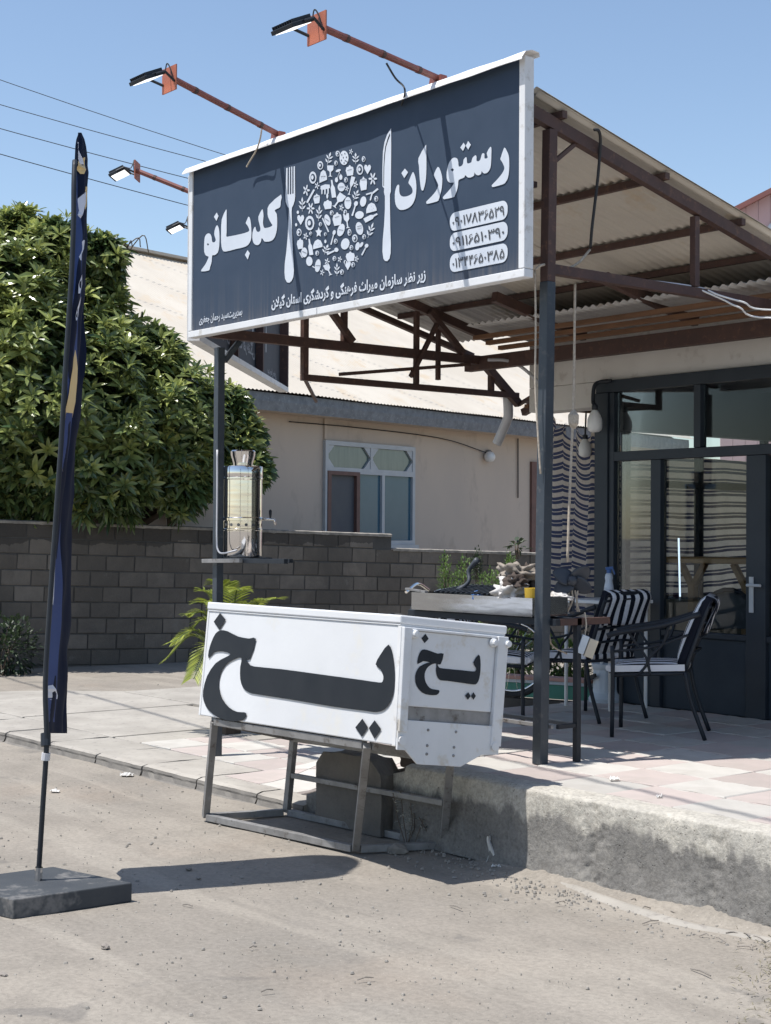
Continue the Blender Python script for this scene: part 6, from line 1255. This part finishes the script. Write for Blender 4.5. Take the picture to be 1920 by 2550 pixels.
for i in range(5200):     # darker leaves inside so that the crown is not hollow
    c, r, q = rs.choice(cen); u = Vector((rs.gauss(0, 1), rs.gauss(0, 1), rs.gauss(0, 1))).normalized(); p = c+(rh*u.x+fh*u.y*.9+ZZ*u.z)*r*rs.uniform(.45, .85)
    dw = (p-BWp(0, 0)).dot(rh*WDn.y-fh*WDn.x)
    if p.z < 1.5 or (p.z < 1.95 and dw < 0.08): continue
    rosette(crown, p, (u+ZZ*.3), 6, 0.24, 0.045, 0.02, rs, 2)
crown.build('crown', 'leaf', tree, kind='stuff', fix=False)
tk = MB(); base = W(-3.9, 21.3, 0); limb(tk, [base, base+V(.05, 0, 1), base+V(0, .1, 1.9)], .14, .10)
for i in range(0, len(cen)):
    c = cen[i][0]; m = lerp(base+V(0, .1, 1.8), c, .5)+V(jit(.2), jit(.2), -.1); limb(tk, spline([base+V(0, .1, 1.7), m, c+fh*0.2], 4), .06, .02)
tk.build('trunk', 'bark', tree, smooth=True)
# twig that sticks up against the sky
tw = MB(); p0 = P(285, 625, 'F', 20.4)
for k in range(5): tw.tube(spline([p0+V(jit(.1), jit(.1), -.2), p0+rh*(0.05+.08*k)+ZZ*(.05+.04*k), p0+rh*(0.02+.11*k)+ZZ*(0.12-.03*k+jit(.03))], 5), 0.008, 5)
tw.build('bare_twig', 'bark', tree)
# hanging dark creeper below the crown on the wall face
def shrub(name, c, rx, ry_, rz, n, L, w, label, cat, m, tone, seed, group=None, stem=None, up=0.5):
    rs = random.Random(seed); t = thing(name, (c.x, c.y, stem if stem is not None else c.z-rz), label, cat, group); b = MB()
    for i in range(n):
        u = Vector((rs.gauss(0, 1), rs.gauss(0, 1), rs.gauss(0, 1))).normalized(); k = rs.random()**0.4*(1+0.35*noise.noise(u*2+c)); p = c+(rh*u.x*rx+fh*u.y*ry_+ZZ*u.z*rz)*k
        d = (rh*u.x+fh*u.y+ZZ*(u.z+up)+Vector((rs.uniform(-.5, .5), rs.uniform(-.5, .5), rs.uniform(-.3, .3)))).normalized(); leaf_geo(b, p, d, ZZ, L*rs.uniform(.6, 1.2), w*rs.uniform(.7, 1.2), min(1, max(0, tone+rs.uniform(-.3, .3)+.25*u.z)), rs.uniform(0, .5), 2)
    b.build('foliage', m, t, kind='stuff', fix=False); s = MB(); z0 = stem if stem is not None else c.z-rz
    for k in range(5): q = V(c.x+jit(rx*.3), c.y+jit(ry_*.3), z0); limb(s, [q, lerp(q, c, .5)+V(jit(rx*.3), jit(ry_*.3), 0), c+V(jit(rx*.6), jit(ry_*.6), rz*rs.uniform(.1, .7))], .012, .004)
    s.build('stem', 'bark', t); return t
shrub('dark_bush', P(20, 1610, 'F', 18.9), 0.42, 0.3, 0.42, 700, 0.09, 0.022, 'dark bush at the foot of the block wall by the flag', 'bush', 'leaf_dark', 0.3, 3, stem=0)
for i, (x, y0, y1, w, s) in enumerate(((1108, 1380, 1492, 0.10, 1), (1155, 1385, 1500, 0.13, 2), (1135, 1430, 1500, 0.20, 3), (1215, 1420, 1500, 0.16, 4), (1243, 1425, 1500, 0.10, 5), (1270, 1375, 1460, 0.09, 6), (1188, 1372, 1450, 0.09, 7))):
    a, c = P(x, y0, 'F', 20.2+.15*i), P(x, y1, 'F', 20.2+.15*i); mid = (a+c)/2
    shrub('young_conifer', mid, w, w, (a.z-c.z)/2*1.05, 420, 0.05, 0.009, ['slender bright green shrub before the wall, leftmost of the row', 'bright green shrub second from left before the wall', 'broad low bright green shrub before the wall', 'broad green shrub right of the dark one', 'narrow green shrub left of the rag pile', 'green shrub tip showing above the rag pile', 'darker tall shrub in the middle of the row'][i], 'shrub', 'leaf_small' if i != 6 else 'leaf_dark', 0.55, 60+s, 'green shrubs along the block wall', stem=0.0, up=1.2)
shrub('wall_sapling', P(1287, 1358, 'F', 22.6), 0.13, 0.1, 0.12, 26, 0.13, 0.035, 'small dark sapling growing above the wall top', 'sapling', 'leaf_dark', 0.6, 31, stem=P(1287, 1375, 'F', 22.6).z-.1)
# planter with pink and green kerb behind the chairs
pk = thing('planter_kerb', V(-9.6, 9.42, ZP), 'low planter kerb painted pink above green behind the chairs', 'planter')
ka, kb_ = P(1120, 1722, 'F', 13.3), P(1482, 1722, 'F', 12.6); ka.z = kb_.z = 0.0
MB().bar(ka+ZZ*(ZP+.02), kb_+ZZ*(ZP+.02), 0.10, 0.12).build('green_band', 'green', pk, bev=.006); MB().bar(ka+ZZ*(ZP+.095), kb_+ZZ*(ZP+.095), 0.13, 0.028).build('white_band', 'pedestal', pk, bev=.004); MB().bar(ka+ZZ*(ZP+.125), kb_+ZZ*(ZP+.125), 0.16, 0.03).build('pink_coping', 'pink', pk, bev=.005); MB().bar(ka+ZZ*.18, kb_+ZZ*.18, 0.1, 0.39).build('base_wall', 'mortar', pk)
shrub('garden_shrub', P(1395, 1650, 'F', 13.6), 0.30, 0.22, 0.22, 900, 0.06, 0.016, 'bright leafy shrub in the planter right of the post', 'shrub', 'leaf_small', 0.75, 41, 'planter shrubs', stem=ZP)
shrub('garden_shrub', P(1290, 1600, 'F', 13.9), 0.36, 0.25, 0.33, 1000, 0.065, 0.016, 'bright leafy shrub in the planter behind the ice box', 'shrub', 'leaf_small', 0.8, 42, 'planter shrubs', stem=ZP)
shrub('garden_shrub', P(1440, 1690, 'F', 13.4), 0.14, 0.12, 0.10, 260, 0.05, 0.014, 'small flowering shrub in the planter beside the plinth', 'shrub', 'leaf_small', 0.7, 43, 'planter shrubs', stem=ZP)
# sago palm hidden behind the ice box
pc = P(570, 1668, 'F', 12.9); palm = thing('sago_palm', (pc.x, pc.y, ZL), 'yellow green sago palm peeking out behind the ice box', 'palm')
tr2 = MB(); limb(tr2, [V(pc.x, pc.y, 0), V(pc.x, pc.y, pc.z-.02)], .11, .09); tr2.build('trunk', 'bark', palm)
rs = random.Random(5)
tips = [(415, 1640), (430, 1600), (470, 1575), (482, 1690), (500, 1500), (470, 1530), (540, 1452), (600, 1470), (640, 1500), (690, 1490), (505, 1470), (560, 1460), (700, 1560)]
for k, (x, y) in enumerate(tips):
    tip = P(x, y, 'F', 12.9+rs.uniform(-.5, .3)); top = lerp(pc, tip, .55)+ZZ*(0.16+rs.uniform(0, .1)); sp = spline([pc, top, tip], 10); b = MB(); rb = MB(); rb.tube(sp, 0.006, 5)
    n = len(sp)
    for i in range(3, n):
        d = (sp[i]-sp[i-1]).normalized(); s = d.cross(ZZ).normalized(); nn = s.cross(d)
        for q in range(2):
            pp = lerp(sp[i-1], sp[i], q/2)
            for sg_ in (-1, 1): leaf_geo(b, pp, (s*sg_+d*0.75+nn*0.25).normalized(), nn, 0.17*(1-0.55*abs(i/n-.45)), 0.008, rs.uniform(.3, .9), .25, 2)
    fo = b.build('frond', 'palm', palm, fix=False); rb.tone = []; rb.build('midrib', 'palm', fo)
# weeds by the kerb
def weed(x, y, h, label, seed, n=5):
    rs = random.Random(seed); p = P(x, y, 'Z', 0); t = thing('weed', p, label, 'weed', 'weeds at the foot of the kerb wall'); b = MB(); s = MB()
    for k in range(n):
        q = p+V(jit(.04), jit(.02), 0); tp = q+rh*rs.uniform(-.1, .1)+ZZ*h*rs.uniform(.5, 1.0); s.tube([q, lerp(q, tp, .5)+V(jit(.02), jit(.02), 0), tp], 0.0025, 4)
        for i in range(14): pp = lerp(q, tp, rs.uniform(.3, 1)); leaf_geo(b, pp, Vector((rs.uniform(-1, 1), rs.uniform(-1, 1), rs.uniform(0, .8))), ZZ, rs.uniform(.018, .04), .009, rs.random(), .2, 1)
    b.build('leaves', 'paleleaf', t, kind='stuff', fix=False); s.build('stem', 'bark', t)
weed(1020, 2104, 0.32, 'dusty pale weed in the box shadow by the wall, left one', 1); weed(1080, 2108, 0.33, 'dusty pale weed in the box shadow by the wall, right one', 2)
gb2 = MB(); rs = random.Random(9)
for k in range(1500):
    x = rs.uniform(1830, 2030); y = rs.uniform(2270, 2560)
    if x < 1905-max(0, (y-2400))*-0.2 and rs.random() < .85: continue
    p = P(x, y, 'Z', 0); leaf_geo(gb2, p, Vector((rs.uniform(-1, 1), rs.uniform(-1, 1), rs.uniform(.1, .8))), ZZ, rs.uniform(.02, .06), .0025, rs.random(), .4, 1)
gb2.build('dry_grass', 'drygrass', kind='stuff', fix=False)

# ================================================================ DEBRIS
peb = MB(); rs = random.Random(3)
for k in range(2200):
    f = rs.uniform(5.2, 12) if rs.random() < .8 else rs.uniform(12, 18); r_ = rs.uniform(-.30, .30)*f; p = W(r_, f, 0.0)
    if p.y > 5.5 and p.x > -11.6 and p.y < 9.5: continue
    s = rs.choice((.002, .002, .0025, .003, .003, .004, .005, .007, .010)) ; n = 5; a0 = rs.random()*6
    if p.y > 5.0 and p.x > -6: s *= 1.3
    ring_ = [p+Vector((s*rs.uniform(.7, 1.3)*math.cos(a0+2*math.pi*i/n), s*rs.uniform(.7, 1.3)*math.sin(a0+2*math.pi*i/n), 0)) for i in range(n)]; i0 = len(peb.v); tp = p+Vector((rs.uniform(-.3, .3)*s, rs.uniform(-.3, .3)*s, s*rs.uniform(.25, .6)))
    peb.v += [q-ZZ*.004 for q in ring_]+[lerp(q, tp, .35)+ZZ*s*.12 for q in ring_]+[tp]
    for i in range(n): j = (i+1) % n; peb.f += [(i0+i, i0+j, i0+n+j, i0+n+i), (i0+n+i, i0+n+j, i0+2*n)]
for k in range(900):      # crumbled cement and roots along the foot of the terrace wall
    x = rs.uniform(-6.7, -3.4); y = YW-0.03-abs(rs.gauss(0, .17)); p = Vector((x, y, 0)); s = rs.choice((.003, .004, .005, .007, .010)); n = 5; a0 = rs.random()*6
    if x < -5.9 and rs.random() < .6: continue
    ring_ = [p+Vector((s*rs.uniform(.6, 1.4)*math.cos(a0+2*math.pi*i/n), s*rs.uniform(.6, 1.4)*math.sin(a0+2*math.pi*i/n), 0)) for i in range(n)]; i0 = len(peb.v); tp = p+Vector((0, 0, s*rs.uniform(.5, .9)))
    peb.v += [q-ZZ*.004 for q in ring_]+[lerp(q, tp, .35)+ZZ*s*.3 for q in ring_]+[tp]
    for i in range(n): j = (i+1) % n; peb.f += [(i0+i, i0+j, i0+n+j, i0+n+i), (i0+n+i, i0+n+j, i0+2*n)]
peb.build('gravel', 'pebble', kind='stuff', fix=True)
twg = MB()
for k in range(22):
    x = rs.uniform(-5.2, -3.4); y = YW-0.05-abs(rs.gauss(0, .16)); p = Vector((x, y, .006)); a = rs.random()*6; L = rs.uniform(.03, .08); q = p+Vector((math.cos(a)*L, math.sin(a)*L, rs.uniform(0, .02))); twg.tube(spline([p, lerp(p, q, .5)+V(jit(.015), jit(.015), .008), q], 3), .0025, 4)
for (x, y, dx, dy) in ((890, 2440, 40, -6), (650, 2470, 30, -6), (620, 2360, 20, -3), (1720, 2412, 50, 18), (1120, 2255, 30, 8), (455, 2253, 24, 3), (1600, 2300, 40, -8), (780, 2170, 22, 3)):
    p, q = P(x, y, 'Z', .006), P(x+dx, y+dy, 'Z', .01); twg.tube([p, lerp(p, q, .5)+ZZ*.006, q], .0028, 5)
twg.build('dry_twigs', 'stone', kind='stuff')
def stone(x, y, rx, ry_, rz, seed, label, z=0.0, m='stone', nm='stone', cat='stone', grp=None, rot=0.0):
    me = lump(nm, rx, ry_, rz, seed, m, 3 if rx > .1 else 2); o = bpy.data.objects.new(nm, me); COL.objects.link(o); p = P(x, y, 'Z', z) if not isinstance(z, Vector) else z; o.location = p+ZZ*rz*.35; o.rotation_euler = (0, 0, rot); tag(o, label, cat, grp); return o
# standing broken kerb stone beside the ramp
def kerb_lump(x0, x1, y0, y1, z1, seed):
    b = MB(); nx, nz = 16, 12
    bm = bmesh.new(); bmesh.ops.create_cube(bm, size=1.0); bmesh.ops.subdivide_edges(bm, edges=bm.edges[:], cuts=7, use_grid_fill=True)
    for v in bm.verts:
        c = v.co.copy(); e = max(abs(c.x), 0)*2; k = 1-0.20*(max(0, c.z)*2)**2*(abs(c.x)*2)**7; q = Vector((lerp(x0, x1, c.x+.5), lerp(y0, y1, c.y+.5), (c.z+.5)*z1*k)); q += Vector((noise.noise(q*5)*.022+noise.noise(q*21)*.010, noise.noise(q*7+V(9, 0, 0))*.014, (noise.noise(q*6+V(0, 9, 0))*.014+noise.noise(q*19)*.012)*(c.z > -.4))); v.co = q
    bm.verts.index_update(); b.add([v.co for v in bm.verts], [tuple(v.index for v in f.verts) for f in bm.faces]); bm.free()
    b.build('broken_kerb_stone', 'stone_dark', None, 'upright broken kerb stone behind the legs of the ice box', 'stone', smooth=False, org=(lerp(x0, x1, .5), y0, 0))
kxa = P(800, 1960, 'Y', YW-.02).x; kxb = P(960, 1910, 'Y', YW-.02).x; kz_ = P(880, 1874, 'Y', YW).z
kerb_lump(kxa, kxb, YW-.06, YW+.10, kz_, 3)
stone(1042, 1905, .13, .1, .09, 4, 'dark broken stump just under the ice box plate', ZP-.02, 'rag_dark', 'broken_stump', 'stump')
stone(988, 2122, .07, .045, .035, 7, 'pale broken stone at the foot of the ice box stand', 0, 'coping')
for i, (x, y, r, l) in enumerate(((1640, 2205, .05, 'flat broken slab at the foot of the wall, right side'), (1855, 2290, .05, 'dark lump near the right end of the wall foot'), (1885, 2265, .035, 'pale broken lump at the right end of the wall foot'), (470, 2165, .022, 'small dark stone by the flag shadow, left one'), (495, 2188, .016, 'small dark stone inside the flag shadow'), (262, 2360, .025, 'small dark stone in the foreground left of centre'), (8, 2430, .02, 'small dark stone at the left edge of the foreground'), (1510, 2170, .03, 'grey lump with dead leaves at the wall foot'))):
    stone(x, y, r, r*.7, r*.5, 30+i, l, 0, 'stone' if i not in (1,) else 'rag_dark', 'rubble_stone', 'stone', 'loose stones on the dusty ground')
def scrap(x, y, s, label, m='paper', seed=0, h=0.03, z=0):
    rs = random.Random(seed); b = MB(); p = P(x, y, 'Z', z)
    b.sheet(lambda u, v: p+rh*(u-.5)*s+fh*(v-.5)*s*.8+ZZ*(.004+h*abs(noise.noise(Vector((u*3, v*3, seed))))+h*.4*abs(noise.noise(Vector((u*7, v*7, seed))))), 7, 7); o = b.build('paper_scrap', m, None, label, 'paper', 'litter on the ground', org=p, fix=False); o.modifiers.new('s', 'SOLIDIFY').thickness = .0015
scrap(316, 1932, .09, 'crumpled white paper scrap at the low kerb', seed=2, h=.05); scrap(137, 1972, .06, 'small white scrap on the road near the flag pole', seed=3); scrap(1235, 2160, .05, 'small white scrap near the wall shadow', seed=4); scrap(1530, 1943, .05, 'white scrap on the sunlit terrace tiles', seed=5, z=ZP); scrap(1642, 1988, .03, 'tiny white scrap near the terrace edge', seed=6, z=ZP)
# upright white plastic bag scrap by the wall
bp = P(1222, 2150, 'Z', 0); b = MB(); b.sheet(lambda u, v: bp+rh*((u-.5)*.055*(1-v*.7)+.012*math.sin(v*5))+fh*(.02*math.sin(u*6+v*3))+ZZ*(v*.145), 6, 9); o = b.build('plastic_bag', 'paper', None, 'white torn plastic bag standing at the foot of the shaded wall', 'bag', 'litter on the ground', org=bp, fix=False); o.modifiers.new('s', 'SOLIDIFY').thickness = .001
# bicycle half hidden behind the ice box
bc = P(1275, 1738, 'Z', ZP); bk = thing('bicycle', bc, 'dark bicycle half hidden behind the ice box and the post', 'bicycle')
bdx = (rh*0.93+fh*-.35).normalized()
def wheel(c, r):
    w = thing('wheel', c, None, None); w.parent = bk; w.location = c-ORG[bk.name]; ax_ = bdx.cross(ZZ)
    pts = [c+(bdx*math.cos(t)+ZZ*math.sin(t))*r for t in np.linspace(0, 2*math.pi, 40, endpoint=False)]; MB().tube(pts, 0.024, 8, True).build('tyre', 'rubber', w, smooth=True); MB().tube([c+(p-c)*.9 for p in pts], 0.011, 6, True).build('rim', 'chrome', w, smooth=True)
    s = MB()
    for k in range(18): t = 2*math.pi*k/18; s.tube([c, c+(bdx*math.cos(t)+ZZ*math.sin(t))*r*.9], .0015, 4)
    s.build('spokes', 'chrome', w)
R_ = .31; c1 = bc+ZZ*(R_+.024); c2 = c1-bdx*1.02; wheel(c1, R_); wheel(c2, R_)
seat = c1-bdx*.25+ZZ*.42; cr_ = c1-bdx*.42+ZZ*.0; hd_ = c2+bdx*.2+ZZ*.42
for p, q in ((c1, cr_), (c1, seat), (cr_, seat), (cr_, hd_), (seat-ZZ*.04, hd_), (hd_+ZZ*.08, c2)): MB().tube([p, q], .015, 8).build('frame_tube', 'black', bk, smooth=True)
MB().tube([seat-bdx*.12+ZZ*.06, seat+bdx*.12+ZZ*.07], [.03, .07], 10).build('saddle', 'rubber', bk); MB().tube(spline([hd_+ZZ*.1-bdx.cross(ZZ)*.28, hd_+ZZ*.16, hd_+ZZ*.1+bdx.cross(ZZ)*.28], 5), .012, 8).build('handlebar', 'chrome', bk)
